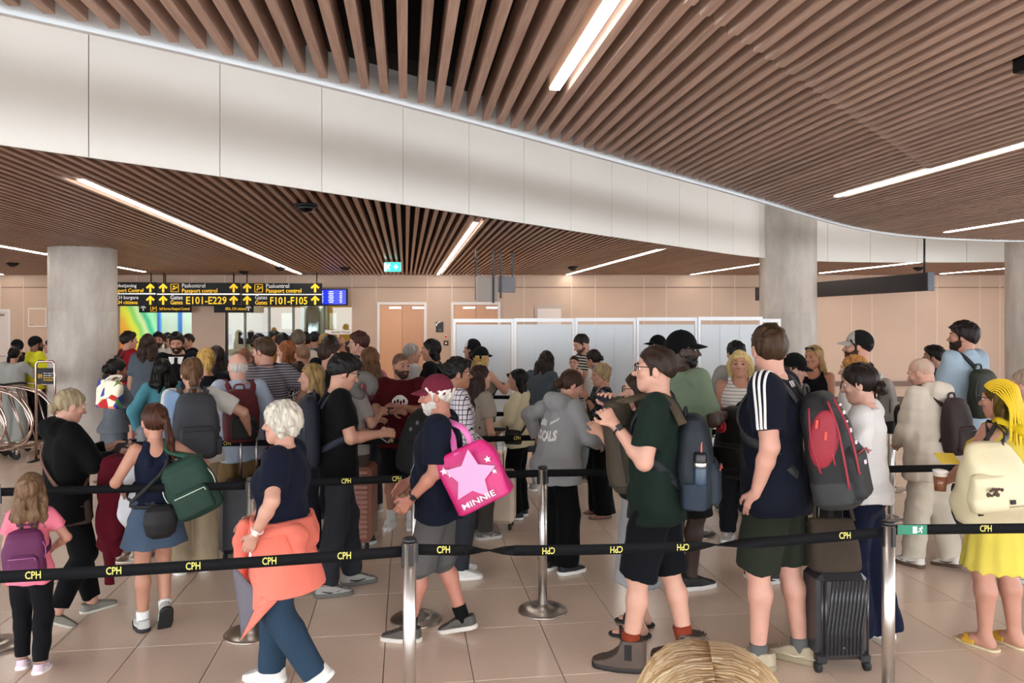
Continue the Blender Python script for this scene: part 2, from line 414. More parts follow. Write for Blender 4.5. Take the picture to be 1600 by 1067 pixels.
# --- columns
def concrete():
    m = bpy.data.materials.new('concrete'); m.use_nodes = True; nt = m.node_tree; b = nt.nodes['Principled BSDF']
    tc = nt.nodes.new('ShaderNodeTexCoord'); mp = nt.nodes.new('ShaderNodeMapping'); mp.inputs['Scale'].default_value = (1, 1, .35)
    nt.links.new(tc.outputs['Object'], mp.inputs['Vector'])
    n = nt.nodes.new('ShaderNodeTexNoise'); n.inputs['Scale'].default_value = 3.5; n.inputs['Detail'].default_value = 8; n.inputs['Roughness'].default_value = .65
    nt.links.new(mp.outputs[0], n.inputs['Vector'])
    cr = nt.nodes.new('ShaderNodeValToRGB'); cr.color_ramp.elements[0].position = .32; cr.color_ramp.elements[1].position = .7
    cr.color_ramp.elements[0].color = (*hx('a79e95'), 1); cr.color_ramp.elements[1].color = (*hx('cfc6bc'), 1)
    nt.links.new(n.outputs['Fac'], cr.inputs['Fac']); nt.links.new(cr.outputs[0], b.inputs['Base Color'])
    v = nt.nodes.new('ShaderNodeTexVoronoi'); v.inputs['Scale'].default_value = 7
    nt.links.new(tc.outputs['Object'], v.inputs['Vector'])
    rp = nt.nodes.new('ShaderNodeMapRange'); rp.inputs['From Max'].default_value = .06; nt.links.new(v.outputs['Distance'], rp.inputs['Value'])
    bp = nt.nodes.new('ShaderNodeBump'); bp.inputs['Strength'].default_value = .25; bp.inputs['Distance'].default_value = .01
    nt.links.new(rp.outputs['Result'], bp.inputs['Height']); nt.links.new(bp.outputs['Normal'], b.inputs['Normal'])
    b.inputs['Roughness'].default_value = .6; return m
CONC = concrete()
for i, (x, Y, top) in enumerate(((130, 11.0, ZL+.15), (1231, 12.42, ZF), (1620, 12.4, ZF))):
    X = (x-800)*Y/F
    o = MB().lathe([(.445, 0), (.445, .02), (.44, .025), (.44, 1.995), (.436, 2.0), (.44, 2.005), (.44, top)], (0, 0, 0), 48).build('pillar', CONC)
    o.location = (X, Y, 0); tag(o, kind='structure')

# --- back wall
WALL = mat('wall_panel', 'bea591', .5, noise=.05, nscale=1.2)
WALLD = mat('wall_joint', '8a7466', .7)
TRIMW = mat('joint_cover', 'd8c6ba', .4)
def X17(px, Y=YW): return (px-800)*Y/F
def Z17(py, Y=YW): return H-(py-HY)*Y/F
wb = empty('wall_back'); tag(wb, kind='structure')
def wbox(x0, x1, z0, z1, y0, y1, m, name, parent): return MB().box(((x0+x1)/2, (y0+y1)/2, (z0+z1)/2), (x1-x0, y1-y0, z1-z0)).build(name, m, parent)
xa, xb, xc, xd = X17(180), X17(300), X17(351), X17(551)
ZO = Z17(478)
for x0, x1, z0, z1 in ((-14.5, xa, 0, 3.3), (xa, xd, ZO, 3.3), (xb, xc, 0, ZO), (xd, 14.5, 0, 3.3)):
    wbox(x0, x1, z0, z1, YW+.02, YW+.22, WALLD, 'wall_backing', wb)
seams = [-160, -90, -55, 1, 37, 80, 124, 157, 180, 213, 300, 351, 415, 450, 550, 588, 668, 706, 782, 819, 893, 930, 1006, 1041, 1112, 1148, 1218, 1254, 1330, 1362, 1431, 1464, 1531, 1562, 1632, 1667, 1740]
ys = Z17(449)
for a, b in zip(seams, seams[1:]):
    x0, x1 = X17(a)+.006, X17(b)-.006
    wbox(x0, x1, ys+.012, 2.98, YW, YW+.03, WALL, 'panel', wb)
    if a >= 180 and b <= 550: z0 = ZO+.005
    else: z0 = 0.12
    if a == 300: z0 = .12
    wbox(x0, x1, z0, ys-.012, YW, YW+.03, WALL, 'panel', wb)
for a in seams[1:-1]:
    if 180 < a < 550 and a not in (300, 351): z0 = ZO
    else: z0 = .1
    wbox(X17(a)-.007, X17(a)+.007, z0, 2.95, YW-.006, YW+.004, TRIMW, 'joint_strip', wb)
bs = wbox(X17(552), 14, .0, .11, YW-.02, YW+.02, mat('plinth', '55453a', .6), 'baseboard_back', None); tag(bs, kind='structure')
hr = wbox(X17(780), 14, .36, .47, YW-.07, YW+.0, mat('bumper_rail', '6a5142', .5), 'trim_4', None); tag(hr, kind='structure')
# side walls far outside the view and the hall's front glazing mullions are left open for daylight
wl_ = MB().box((-14.4, 12.0, 1.6), (.2, 13, 3.2)).build('wall_left', WALL); tag(wl_, kind='structure')
wr_ = MB().box((14.4, 15.5, 1.6), (.2, 6, 3.2)).build('wall_right', WALL); tag(wr_, kind='structure')

# doors
DOORW = wood_mat('door_wood', 'c08a66', 'd7a783', .4)
STEEL = mat('brushed_steel', 'b9b6b2', .28, 1.0)
FRAME = mat('white_frame', 'd9d4cf', .35)
def door(name, px0, px1, py, leaves, m, leafpx=None):
    d = empty(name); tag(d, kind='structure')
    x0, x1, zt = X17(px0), X17(px1), Z17(py)
    f = MB(); t = .06
    f.box((x0+t/2, YW-.03, zt/2), (t, .06, zt)); f.box((x1-t/2, YW-.03, zt/2), (t, .06, zt)); f.box(((x0+x1)/2, YW-.03, zt-t/2), (x1-x0-2*t, .06, t))
    f.build('door_frame', FRAME, d)
    w = (x1-x0-2*t)/leaves
    for i in range(leaves):
        c = x0+t+w*(i+.5)
        lf = MB().box((c, YW-.018, (zt-t)/2), (w-.008, .03, zt-t-.01)).build('door_leaf', m, d)
        MB().box((c+(w*.2 if i == 0 else w*.25), YW-.045, zt-t-.07), (.28, .03, .05)).build('door_closer', STEEL, lf)
        hxp = c+(w*.42 if i == 0 else -w*.42)
        MB().tube([(hxp, YW-.035, 1.05), (hxp, YW-.075, 1.05), (hxp-(.1 if i == 0 else -.1), YW-.075, 1.05)], .01).build('door_handle', STEEL, lf)
    return d
door('door_1', 590, 667, 472, 2, DOORW)
door('door_2', 705, 782, 472, 2, DOORW)
LEAFW = mat('white_door', 'd5cbc4', .4)
door('door_3', -42, 19, 483, 1, LEAFW)
pf = empty('access_panel', (X17(59), YW, Z17(496)), 0, 'small square access panel on the wall left of the column', 'panel')
MB().box((0, -.012, 0), (.42, .02, .43)).build('panel_frame', FRAME, pf); MB().box((0, -.022, 0), (.37, .012, .38)).build('panel_door', WALL, pf)
MB().box((-.12, -.03, -.165), (.09, .005, .02)).build('nameplate', mat('plate', '9a8d84', .4), pf)
pf = empty('wall_cabinet', (X17(857), YW, Z17(500)), 0, 'recessed white cabinet door on the wall behind the partition', 'cabinet')
MB().box((-.0, -.015, .0), (.62, .04, .68)).build('cabinet_frame', mat('cab_edge', 'b4a79c', .5), pf); MB().box((0.015, -.04, -.03), (.54, .02, .58)).build('cabinet_door', LEAFW, pf)
# signs on the wall
pi = empty('wall_notice', (X17(687), YW-.0, Z17(511)), 0, 'black notice board with a white curved mark beside the wooden doors', 'sign')
MB().rbox((0, -.012, 0), (.17, .02, .24), .006).build('notice_plate', mat('notice_black', '15161a', .4), pi)
WT = mat('white_ink', 'f2f2f2', .5); YT = mat('yellow_ink', 'ffc814', .5, emit=.25)
mb = MB(); mb.tube([(-.075+.1*t-.02*math.sin(3*t), -.0235, .03+.085*math.sin(t*1.57)) for t in [i/8 for i in range(9)]], .014, 6); mb.build('curved_mark', WT, pi)
for i in range(3): MB().box((.01, -.023, -.045-.02*i), (.08, .002, .005)).build('text_line', mat('grey_ink', '77787c', .6), pi)
for yy, cc, lb in ((526, 'c43a2c', 'red'), (536, '1b1512', 'dark')):
    e = empty('wall_button', (X17(697), YW, Z17(yy)), 0, f'small {lb} square call button unit beside the wooden doors', 'button')
    MB().rbox((0, -.012, 0), (.085 if lb == 'red' else .11, .022, .085 if lb == 'red' else .11), .006).build('button_plate', mat('btn_'+lb, 'd8b8a8' if lb == 'red' else '1b1512', .4), e)
    MB().lathe([(.0, 0), (.024, 0), (.024, .008), (.0, .008)], (0, -.024, 0), 14, Matrix.Rotation(math.pi/2, 3, 'X')).build('button', mat('btn2_'+lb, cc if lb == 'red' else 'e8e0da', .4), e)

# --- hall behind the left opening: printed colour wall
def art_mat():
    m = bpy.data.materials.new('printed_colour_wall'); m.use_nodes = True; nt = m.node_tree; b = nt.nodes['Principled BSDF']
    tc = nt.nodes.new('ShaderNodeTexCoord'); n = nt.nodes.new('ShaderNodeTexNoise'); n.inputs['Scale'].default_value = .7; n.inputs['Detail'].default_value = 2
    nt.links.new(tc.outputs['Object'], n.inputs['Vector'])
    sep = nt.nodes.new('ShaderNodeSeparateXYZ'); nt.links.new(tc.outputs['Object'], sep.inputs[0])
    m1 = nt.nodes.new('ShaderNodeMath'); m1.operation = 'MULTIPLY_ADD'; m1.inputs[1].default_value = .42; nt.links.new(sep.outputs['X'], m1.inputs[0]); m1.inputs[2].default_value = 1.02
    m2 = nt.nodes.new('ShaderNodeMath'); m2.operation = 'MULTIPLY_ADD'; m2.inputs[1].default_value = .22; nt.links.new(sep.outputs['Z'], m2.inputs[0]); nt.links.new(m1.outputs[0], m2.inputs[2])
    m3 = nt.nodes.new('ShaderNodeMath'); m3.operation = 'MULTIPLY_ADD'; m3.inputs[1].default_value = .35; nt.links.new(n.outputs['Fac'], m3.inputs[0]); nt.links.new(m2.outputs[0], m3.inputs[2])
    cr = nt.nodes.new('ShaderNodeValToRGB'); e = cr.color_ramp; e.interpolation = 'EASE'
    stops = [(0, 'e87a2a'), (.17, 'f2b23a'), (.30, 'e9ef4a'), (.38, '8fe07a'), (.46, 'd9f3b0'), (.52, '35c79a'), (.57, 'a8eec0'), (.66, '7fdc9c'), (.74, 'c8f5d8'), (.82, '45c8c0'), (.9, '5b8fe0'), (1, '9fd8ea')]
    e.elements[0].position = 0; e.elements[0].color = (*hx(stops[0][1]), 1); e.elements[1].position = 1; e.elements[1].color = (*hx(stops[-1][1]), 1)
    for p, c in stops[1:-1]: el = e.elements.new(p); el.color = (*hx(c), 1)
    nt.links.new(m3.outputs[0], cr.inputs['Fac']); nt.links.new(cr.outputs[0], b.inputs['Base Color']); b.inputs['Roughness'].default_value = .5
    return m
YH = 22.0
o = MB().box((0, 0, 0), (5.4, .1, 3.2)).build('wall_art_hall', art_mat()); o.location = (-8.7, YH, 1.6); tag(o, kind='structure')
for n_, c, sz in (('wall_art_hall_left', (-11.3, 19.9, 1.6), (.1, 4.3, 3.2)), ('wall_hall_divider', (-6.95, 19.9, 1.6), (.14, 4.3, 3.2)), ('wall_booth_right', (-2.9, 19.9, 1.6), (.1, 4.3, 3.2))):
    tag(MB().box(c, sz).build(n_, mat('hall_white', 'd9d6cf', .6)), kind='structure')
tag(MB().box((-7.0, 20.0, 3.35), (9, 4.6, .1)).build('ceiling', mat('hall_white', 'd9d6cf', .6)), kind='structure')
# glazed gate pillars in the art hall
e = empty('glass_gate', (X17(281, 20.5), 20.5, 0), 0, 'pale glazed gate with blue uprights in front of the coloured wall', 'gate')
for dx in (-.55, .02, .5): MB().box((dx, 0, 1.15), (.07, .1, 2.3)).build('upright', mat('blue_upright', '4f7fd8', .3), e)
GLASS_L = mat('gate_leaf', 'cfeee0', .2)
for dx in (-.26, .27): MB().box((dx, 0, 1.1), (.40, .03, 2.0)).build('gate_leaf', GLASS_L, e)
# booth with timber back wall and glass front
tag(MB().box((-4.9, 21.3, 1.6), (4.0, .1, 3.2)).build('wall_booth', wood_mat('booth_wood', 'b98a3c', 'd8ab58', .4)), kind='structure')
def glass_mat():
    m = bpy.data.materials.new('clear_glass'); m.use_nodes = True; nt = m.node_tree; nt.nodes.remove(nt.nodes['Principled BSDF'])
    g = nt.nodes.new('ShaderNodeBsdfGlossy'); g.inputs['Roughness'].default_value = .02; t = nt.nodes.new('ShaderNodeBsdfTransparent'); t.inputs['Color'].default_value = (.93, .97, .95, 1)
    fr = nt.nodes.new('ShaderNodeFresnel'); fr.inputs['IOR'].default_value = 1.5; mx = nt.nodes.new('ShaderNodeMixShader')
    nt.links.new(fr.outputs[0], mx.inputs['Fac']); nt.links.new(t.outputs[0], mx.inputs[1]); nt.links.new(g.outputs[0], mx.inputs[2])
    nt.links.new(mx.outputs[0], nt.nodes['Material Output'].inputs['Surface']); return m
GLASS = glass_mat()
w1 = empty('window_1'); tag(w1, kind='structure')
for a, b in ((353, 380), (381, 418), (419, 456), (457, 505), (506, 550)):
    wbox(X17(a), X17(b), .1, ZO-.03, YW+.1, YW+.11, GLASS, 'pane', w1)
for a in (352, 380.5, 418.5, 456.5, 505.5, 550): wbox(X17(a)-.02, X17(a)+.02, 0, ZO, YW+.07, YW+.14, mat('booth_frame', '4d4a45', .3, .6), 'mullion', w1)
e = empty('steel_cylinder', (X17(492, 19.3), 19.3, 0), 0, 'shiny steel clad round pillar inside the glass booth', 'pillar')
MB().lathe([(.36, 0), (.36, 3.2)], (0, 0, 0), 32).build('cladding', mat('mirror_steel', 'c8d6da', .18, 1.0), e)
MB().lathe([(.37, 0), (.37, .12), (.36, .13)], (0, 0, 0), 32).build('plinth_ring', STEEL, e)
for px, lb in ((450, 'first'), (516, 'second')):
    e = empty('hanging_card', (X17(px, 20.2), 20.2, 2.0), 0, f'{lb} white paper card hung in the booth from the left', 'card')
    MB().box((0, 0, -.16), (.34, .004, .42)).build('card', mat('paper', 'f4f4ee', .7), e); MB().tube([(0, 0, .05), (0, 0, 1.32)], .004, 5).build('string', STEEL, e)
e = empty('booth_counter', (-6.06, 19.0, 0), 0, 'white service counter with screens behind the booth glass', 'counter')
MB().rbox((.0, 0, .55), (1.36, .6, 1.1), .02).build('counter_body', mat('counter_white', 'e8e6e2', .4), e)
MB().rbox((.0, -.1, 1.12), (1.42, .8, .04), .01).build('worktop', mat('counter_top', 'f2efe8', .3), e)
for k, (dx, lb) in enumerate(((-.75, 'left'), (-.2, 'middle'), (.45, 'right'))):
    e = empty('computer_monitor', (-6.0+dx*.72, 18.95, 1.141), .2*k-.2, f'dark computer monitor, {lb} one of three on the booth counter', 'monitor', 'monitors on the booth counter')
    MB().rbox((0, 0, .28), (.46, .03, .30), .008).build('screen', mat('screen_black', '101216', .3), e); MB().box((0, .03, .07), (.05, .03, .16)).build('stand', STEEL, e); MB().box((0, .02, .006), (.2, .14, .012)).build('foot', STEEL, e)
e = empty('pink_leaflet', (X17(358, 18.4), 18.4, 1.3), 0, 'pink leaflet in a clear holder at the booth glass', 'leaflet'); MB().box((0, 0, .13), (.12, .01, .2)).build('sheet', mat('pink_paper', 'e58fb8', .5), e); MB().box((0, .01, 0), (.14, .06, .02)).build('holder_foot', STEEL, e)
e = empty('door_plate', (X17(528), YW+.06, Z17(519)), 0, 'white strip reading Border Police on the booth glass', 'sign')
MB().box((0, 0, 0), (.62, .012, .1)).build('plate', mat('plate_white', 'efeae4', .5), e); text('lettering', 'Border Police', .075, mat('black_ink', '181818', .6), e, (.05, -.008, 0), FACE)
# ------------------------------------------------------------------ overhead signs
SIGNB = mat('sign_black', '090a0d', .5, spec=.25)
def arrow_up(parent, x, z, s, m=None):
    mb = MB(); y = -.033
    pts = [(-.12, -.5), (.12, -.5), (.12, .12), (.34, -.1), (.5, .06), (0, .52), (-.5, .06), (-.34, -.1), (-.12, .12)]
    n = len(pts); vs = [(x+a*s, y, z+b*s) for a, b in pts]
    vs += [(x+a*s, y-.002, z+b*s) for a, b in pts]
    mb.add(vs, [tuple(range(n, 2*n))]+[(i, (i+1) % n, n+(i+1) % n, n+i) for i in range(n)])
    return mb.build('arrow_mark', m or YT, parent)
def passport_icon(parent, x, z, s, m=None):
    y = -.034; mb = MB(); q = .5*s; r = .08*s
    def rr(a): return [(x+cx*(q-r)+r*math.cos(t), y, z+cz*(q-r)+r*math.sin(t)) for cx, cz, t0 in ((1, 1, 0), (-1, 1, 90), (-1, -1, 180), (1, -1, 270)) for t in [math.radians(t0+i*30) for i in range(4)]]
    mb.tube(rr(0), .035*s, 6, closed=True)
    mb.lathe([(0, 0), (.13*s, 0), (.13*s, .002), (0, .002)], (x-.1*s, y, z+.2*s), 14, Matrix.Rotation(math.pi/2, 3, 'X'))
    mb.tube([(x-.22*s, y, z-.3*s), (x-.2*s, y, z-.05*s), (x-.02*s, y, z-.12*s), (x+.12*s, y, z-.02*s)], .07*s, 6)
    mb.tube([(x+.12*s, y, z+.12*s), (x+.32*s, y, z-.02*s)], .05*s, 6); mb.tube([(x+.3*s, y, z+.28*s), (x+.36*s, y, z+.05*s)], .03*s, 6)
    return mb.build('passport_pictogram', m or YT, parent)
YS = 16.8
def sx(px): return (px-800)*YS/F
def sz(py): return H-(py-HY)*YS/F
def sign(px0, px1, py0, pym, py1, label, rods):
    e = empty('overhead_sign', (sx((px0+px1)/2), YS, sz(py1)), 0, label, 'sign', 'black and yellow overhead signs')
    X0 = e.location.x; Z0 = e.location.z
    for a, b in ((py0, pym-1), (pym+1, py1)):
        MB().rbox(((sx(px0)+sx(px1))/2-X0, 0, (sz(a)+sz(b))/2-Z0), (sx(px1)-sx(px0), .06, sz(a)-sz(b)), .006).build('sign_board', SIGNB, e)
    MB().box(((sx(px0)+sx(px1))/2-X0, .01, sz(pym)-Z0), (sx(px1)-sx(px0)-.02, .03, .04)).build('joint_bar', STEEL, e)
    for r in rods: MB().tube([(sx(r)-X0, .0, sz(py0)-Z0-.01), (sx(r)-X0, .0, 2.92-Z0)], .012, 6).build('hanger_rod', SIGNB, e)
    def L(s, px, py, h, m, al='LEFT', b=.008, w=None): return text('lettering', s, h*YS/F*1.30, m, e, (sx(px)-X0, -.034, sz(py)-Z0), FACE, al, bold=b, width=w and w*YS/F)
    def A(px, py, s=14): return arrow_up(e, sx(px)-X0, sz(py)-Z0, s*YS/F)
    def I(px, py, s=12, m=None): return passport_icon(e, sx(px)-X0, sz(py)-Z0, s*YS/F, m)
    return L, A, I
L, A, I = sign(138, 244, 441, 459, 478, 'overhead sign for self service passport control, half behind the left column', (236,))
L('EU Selvbetjening', 214.5, 446.5, 6.2, WT, 'RIGHT', w=50); L('Self Service Passport Control', 225.5, 454, 6.2, YT, 'RIGHT', w=88)
L('EU/EØS, CH borgere', 217.5, 465, 6.2, WT, 'RIGHT', w=62); L('EU/EEA, CH citizens', 216.5, 472.7, 6.2, YT, 'RIGHT', w=62); A(236, 450); A(236, 469)
L, A, I = sign(245, 375, 442, 459.5, 478, 'overhead sign pointing to gates E101-E229', (256, 365))
A(256, 450); A(256, 469); I(274, 450); L('Paskontrol', 285, 446.5, 7, WT, w=36); L('Passport control', 285, 454.5, 7, YT, w=55)
L('Gates', 267, 465, 7, WT, w=19); L('Gates', 267, 472.7, 7, YT, w=19); L('E101-E229', 291, 470, 12.5, YT, b=.012, w=63); A(366, 450); A(366, 469)
L, A, I = sign(378, 503, 442.5, 460, 478, 'overhead sign pointing to gates F101-F105', (386, 495))
A(387, 450); A(387, 469); I(405, 450.5); L('Paskontrol', 416, 447, 7, WT, w=36); L('Passport control', 416, 454.5, 7, YT, w=55)
L('Gates', 399, 465, 7, WT, w=19); L('Gates', 399, 473, 7, YT, w=19); L('F101-F105', 422, 470.5, 12.5, YT, b=.012, w=58); A(493, 450); A(493, 469)
def lowsign(px0, px1, label, txt, tx, arrow, icon=None):
    Y = 17.35; g = lambda p: (p-800)*Y/F; h = lambda p: H-(p-HY)*Y/F
    e = empty('overhead_sign', (g((px0+px1)/2), Y, h(488.5)), 0, label, 'sign', 'black and yellow overhead signs'); X0, Z0 = e.location.x, e.location.z
    MB().rbox((0, 0, h(478)-Z0-.07), (g(px1)-g(px0), .06, .16), .006).build('sign_board', SIGNB, e)
    MB().tube([(0, 0, .1), (0, 0, 2.92-Z0)], .012, 6).build('hanger_rod', SIGNB, e)
    text('lettering', txt, .085, YT, e, (g(tx)-X0, -.034, h(482.5)-Z0), FACE, 'LEFT', bold=.01, width=(px1-2-tx-(8 if px1 > 380 else 0))*Y/F)
    arrow_up(e, g(arrow)-X0, h(481)-Z0, .13, WT)
    if icon: passport_icon(e, g(icon)-X0, h(482)-Z0, .13)
lowsign(218, 299, 'low black sign reading Self Service Passport Control in front of the coloured wall', 'Self Service Passport Control', 250, 225, 241)
lowsign(335, 396, 'low black sign for EEA, CH citizens above the booth glass', 'EEA, CH citizens', 353, 389)
e = empty('flight_monitor', (X17(525), YW-.35, Z17(477)), 0, 'blue flight information monitor beside the gate sign', 'monitor')
MB().rbox((0, 0, .18), (.68, .08, .38), .01).build('monitor_case', SIGNB, e); MB().box((0, -.042, .18), (.63, .006, .33)).build('screen', mat('screen_blue', '1a2aa8', .3, emit=.9), e)
wl2 = mat('screen_white', 'dfe6ff', .5, emit=.9)
for i in range(7):
    for dx, w in ((-.24, .10), (-.02, .12), (.2, .06)): MB().box((dx, -.047, .30-.04*i), (w*(1 if i % 2 else .8), .002, .014)).build('text_line', wl2, e)
MB().tube([(0, .02, .30), (0, .345, .30)], .03, 6).build('wall_arm', SIGNB, e)
# exit sign
Ye = 13.0; g = lambda p: (p-800)*Ye/F; h = lambda p: H-(p-HY)*Ye/F
e = empty('exit_sign', (g(613.5), Ye, h(425)), 0, 'small green running man exit sign hung from the far slatted ceiling', 'sign')
EXG = mat('exit_green', '1f9e8e', .4, emit=1.3); EXW = mat('exit_white', 'e6fff8', .4, emit=1.5)
MB().rbox((0, 0, .085), (.29, .04, .17), .006).build('sign_box', mat('exit_case', 'c9d4d2', .4), e); MB().box((0, -.022, .085), (.275, .006, .155)).build('sign_face', EXG, e)
def running_man(parent, x, y, z, s, m):
    mb = MB(); mb.lathe([(0, 0), (.1*s, 0), (.1*s, .002), (0, .002)], (x+.12*s, y, z+.42*s), 12, Matrix.Rotation(math.pi/2, 3, 'X'))
    for a, b, r in (((.06, .28), (-.06, -.02), .09), ((-.06, -.02), (.14, -.2), .065), ((.14, -.2), (.08, -.45), .055), ((-.06, -.02), (-.2, -.24), .065), ((-.2, -.24), (-.42, -.24), .055), ((.06, .28), (.26, .12), .045), ((.06, .28), (-.2, .22), .045), ((-.2, .22), (-.28, .02), .04)):
        mb.tube([(x+a[0]*s, y, z+a[1]*s), (x+b[0]*s, y, z+b[1]*s)], r*s, 6)
    return mb.build('running_man_mark', m, parent)
running_man(e, -.065, -.027, .085, .12, EXW)
mb = MB(); y = -.027
mb.box((.045, y, .085), (.06, .003, .02)); mb.tube([(.05, y, .12), (.085, y, .085), (.05, y, .05)], .009, 5); mb.build('arrow_mark', EXW, e)
mb = MB(); mb.box((-.115, y, .085), (.035, .003, .13)); mb.build('door_mark', EXW, e)
for dx in (-.1, .1): MB().tube([(dx, 0, .165), (dx, 0, .3)], .006, 5).build('hanger_rod', SIGNB, e)
# two grey boards hung on rods over the queue, seen from behind
GREYB = mat('grey_board', '8d817a', .5); RODM = mat('rod_black', '1b191b', .4)
e = empty('hanging_sign', (-.27, 11.2, 2.0), math.radians(38), 'pair of grey sign backs hung on dark rods above the queue', 'sign')
MB().rbox((-.12, 0, .33), (.38, .04, .36), .006).build('sign_board', GREYB, e)
MB().rbox((.28, .05, .41), (.30, .05, .24), .006).build('sign_board', mat('grey_board_dark', '6d6a70', .5), e)
for dx, dy, z0 in ((-.29, .03, .17), (-.02, -.03, .13), (.12, -.02, .2), (.4, .06, .35)): MB().box((dx, dy, (z0+.92)/2), (.022, .022, .92-z0)).build('hanger_rod', RODM, e)
# large dark sign on the right
a, b = Vector((5.17, 16.2, 0)), Vector((6.32, 11.6, 0)); mid = (a+b)/2; ang = math.atan2(b.y-a.y, b.x-a.x); Ls = (b-a).length
e = empty('hanging_sign', (mid.x, mid.y, 2.30), ang, 'long dark navy sign hung edge on beside the right concrete column', 'sign')
NAVYS = mat('sign_navy', '11131c', .35)
Rm = Matrix.Rotation(-.009, 3, 'Y')
MB().rbox((0, 0, .14), (Ls, .10, .275), .006, Rm).build('sign_board', NAVYS, e); MB().rbox((Ls/2+.005, 0, .165), (.03, .12, .29), .006, Rm).build('end_cap', mat('sign_cap', '3b3f4b', .35), e)
for dx, top in ((Ls/2-.12, .85), (-Ls/2+.1, .62)): MB().tube([(dx, 0, .25), (dx, 0, top)], .016, 6).build('hanger_rod', RODM, e)
# detectors and devices under the slats
for px, py, z, lb in ((478, 322, ZL, 'black dome detector under the slats above the first white panel joints'), (20, 414, ZL, 'black dome detector at the left under the far ceiling'), (895, 420, ZL, 'black dome detector at the end of the strip over the partition'), (1435, 421, ZL, 'black dome detector above the long navy sign'), (438, 421, ZL, 'small black dome near the end of the long strip light'), (381, 427, ZL, 'small black dome over the F gate sign'), (539, 421, ZL, 'small black dome left of the exit sign')):
    Y = (z-H)*F/(HY-py+3); p = ((px-800)*Y/F, Y, z-.075)
    e = empty('ceiling_detector', p, 0, lb, 'detector', 'dome detectors under the slats')
    MB().lathe([(.05, .08), (.10, .08), (.10, .05), (.0, .05)], n=18).build('mount', SIGNB, e); MB().lathe([(.01, 0), (.05, .01), (.075, .035), (.08, .05), (0, .05)], n=18).build('dome', mat('dome_black', '050506', .1), e)
e = empty('ceiling_camera', ((1594-800)*3.1/F, 3.1, 2.9), .2, 'black device with a white label hanging at the right edge of the near ceiling', 'camera')
MB().rbox((0.02, 0, .06), (.045, .08, .12), .006).build('camera_body', SIGNB, e); MB().box((-.004, -.041, .09), (.02, .003, .04)).build('white_label', WT, e); MB().tube([(0.02, 0, .12), (.02, 0, .2)], .01, 6).build('mount', SIGNB, e)
e = empty('cable_connector', ((494-800)*3.36/F*1.02, 3.45, 3.05), 0, 'small cable connector hanging between near slats at the top', 'connector')
MB().lathe([(.012, 0), (.014, .03), (.01, .05), (.012, .09)], n=10).build('plug', mat('connector_grey', '3a3a3c', .4), e); MB().tube([(0, 0, .08), (.01, 0, .13)], .004, 5).build('cable', SIGNB, e)

# ------------------------------------------------------------------ white partition screens
FROST = mat('frosted_panel', 'd2d7db', .35, noise=.05, nscale=.8)
PFR = mat('partition_frame', 'eef0f2', .35)
YP = 10.8
for i in range(5):
    x0, x1 = (708+95*i-800)*YP/F, (803+95*i-800)*YP/F
    if i == 4: x1 = (1188-800)*YP/F
    lb = ['leftmost white framed frosted screen beside the doors', 'second frosted screen from the left of the white partition', 'middle frosted screen of the white partition', 'fourth frosted screen from the left of the white partition', 'rightmost frosted screen of the white partition next to its end piece'][i]
    e = empty('partition_screen', ((x0+x1)/2, YP-.02*i, 0), 0, lb, 'partition', 'white partition screens'); w = x1-x0; top = 1.9+.007*i
    mb = MB()
    for s_ in (-1, 1): mb.box((s_*(w/2-.02), 0, top/2), (.036, .05, top))
    mb.box((0, 0, top-.025), (w-.076, .05, .05)); mb.box((0, 0, .08), (w-.076, .05, .05)); mb.build('frame', PFR, e)
    for k in range(3): MB().box((-w/2+.04+(w-.08)*(k+.5)/3, .0, .95), ((w-.08)/3-.012, .02, 1.74)).build('panel', FROST, e)
    for k in (1, 2): MB().box((-w/2+.04+(w-.08)*k/3, -.002, .95), (.012, .03, 1.74)).build('glazing_bar', mat('bar_grey', 'ccd2d8', .4), e)
    for s_ in (-1, 1): MB().box((s_*(w/2-.05), 0, .02), (.06, .4, .04)).build('foot', PFR, e)
e = empty('partition_screen', ((1203-800)*11.0/F, 11.0, 0), 0, 'narrow end piece of the white partition in front of the column', 'partition', 'white partition screens')
mb = MB(); mb.box((.13, 0, .95), (.036, .05, 1.9)); mb.box((-.13, 0, .95), (.036, .05, 1.9)); mb.box((0, 0, 1.875), (.224, .05, .05)); mb.build('frame', PFR, e); MB().box((0, 0, .95), (.22, .02, 1.7)).build('panel', FROST, e)

# ------------------------------------------------------------------ queue stanchions and belts
PSTEEL = mat('stanchion_steel', 'cbc6c0', .34, 1.0, bump=.02, bscale=4, stretch=(90, 90, 1))
BASEM = mat('base_steel', 'b9aea4', .3, 1.0)
BELT = mat('belt_black', '09090c', .8, spec=.2, bump=.15, bscale=300)
BCAP = mat('plastic_black', '17171a', .4)
GOLD = mat('belt_yellow', 'd6cc66', .6)
PH = .943
def stanchion(X, Y, label, base=True):
    e = empty('stanchion', (X, Y, 0), 0, label, 'stanchion', 'steel queue posts')
    MB().lathe([(.029, .03), (.029, PH-.018)], n=24).build('post', PSTEEL, e)
    MB().lathe([(.162, 0), (.162, .008), (.150, .016), (.09, .028), (.036, .036), (.030, .05)], n=40).build('base', BASEM, e)
    MB().lathe([(.0305, PH-.02), (.0305, PH-.006), (.026, PH), (.0, PH)], n=24).build('cap', BCAP, e)
    mb = MB()
    for w in range(4):
        an = w*math.pi/2+.35; mb.box((.030*math.cos(an), .030*math.sin(an), PH-.07), (.012, .020, .09), Matrix.Rotation(an, 3, 'Z'))
    mb.build('belt_slot', BCAP, e)
    return e
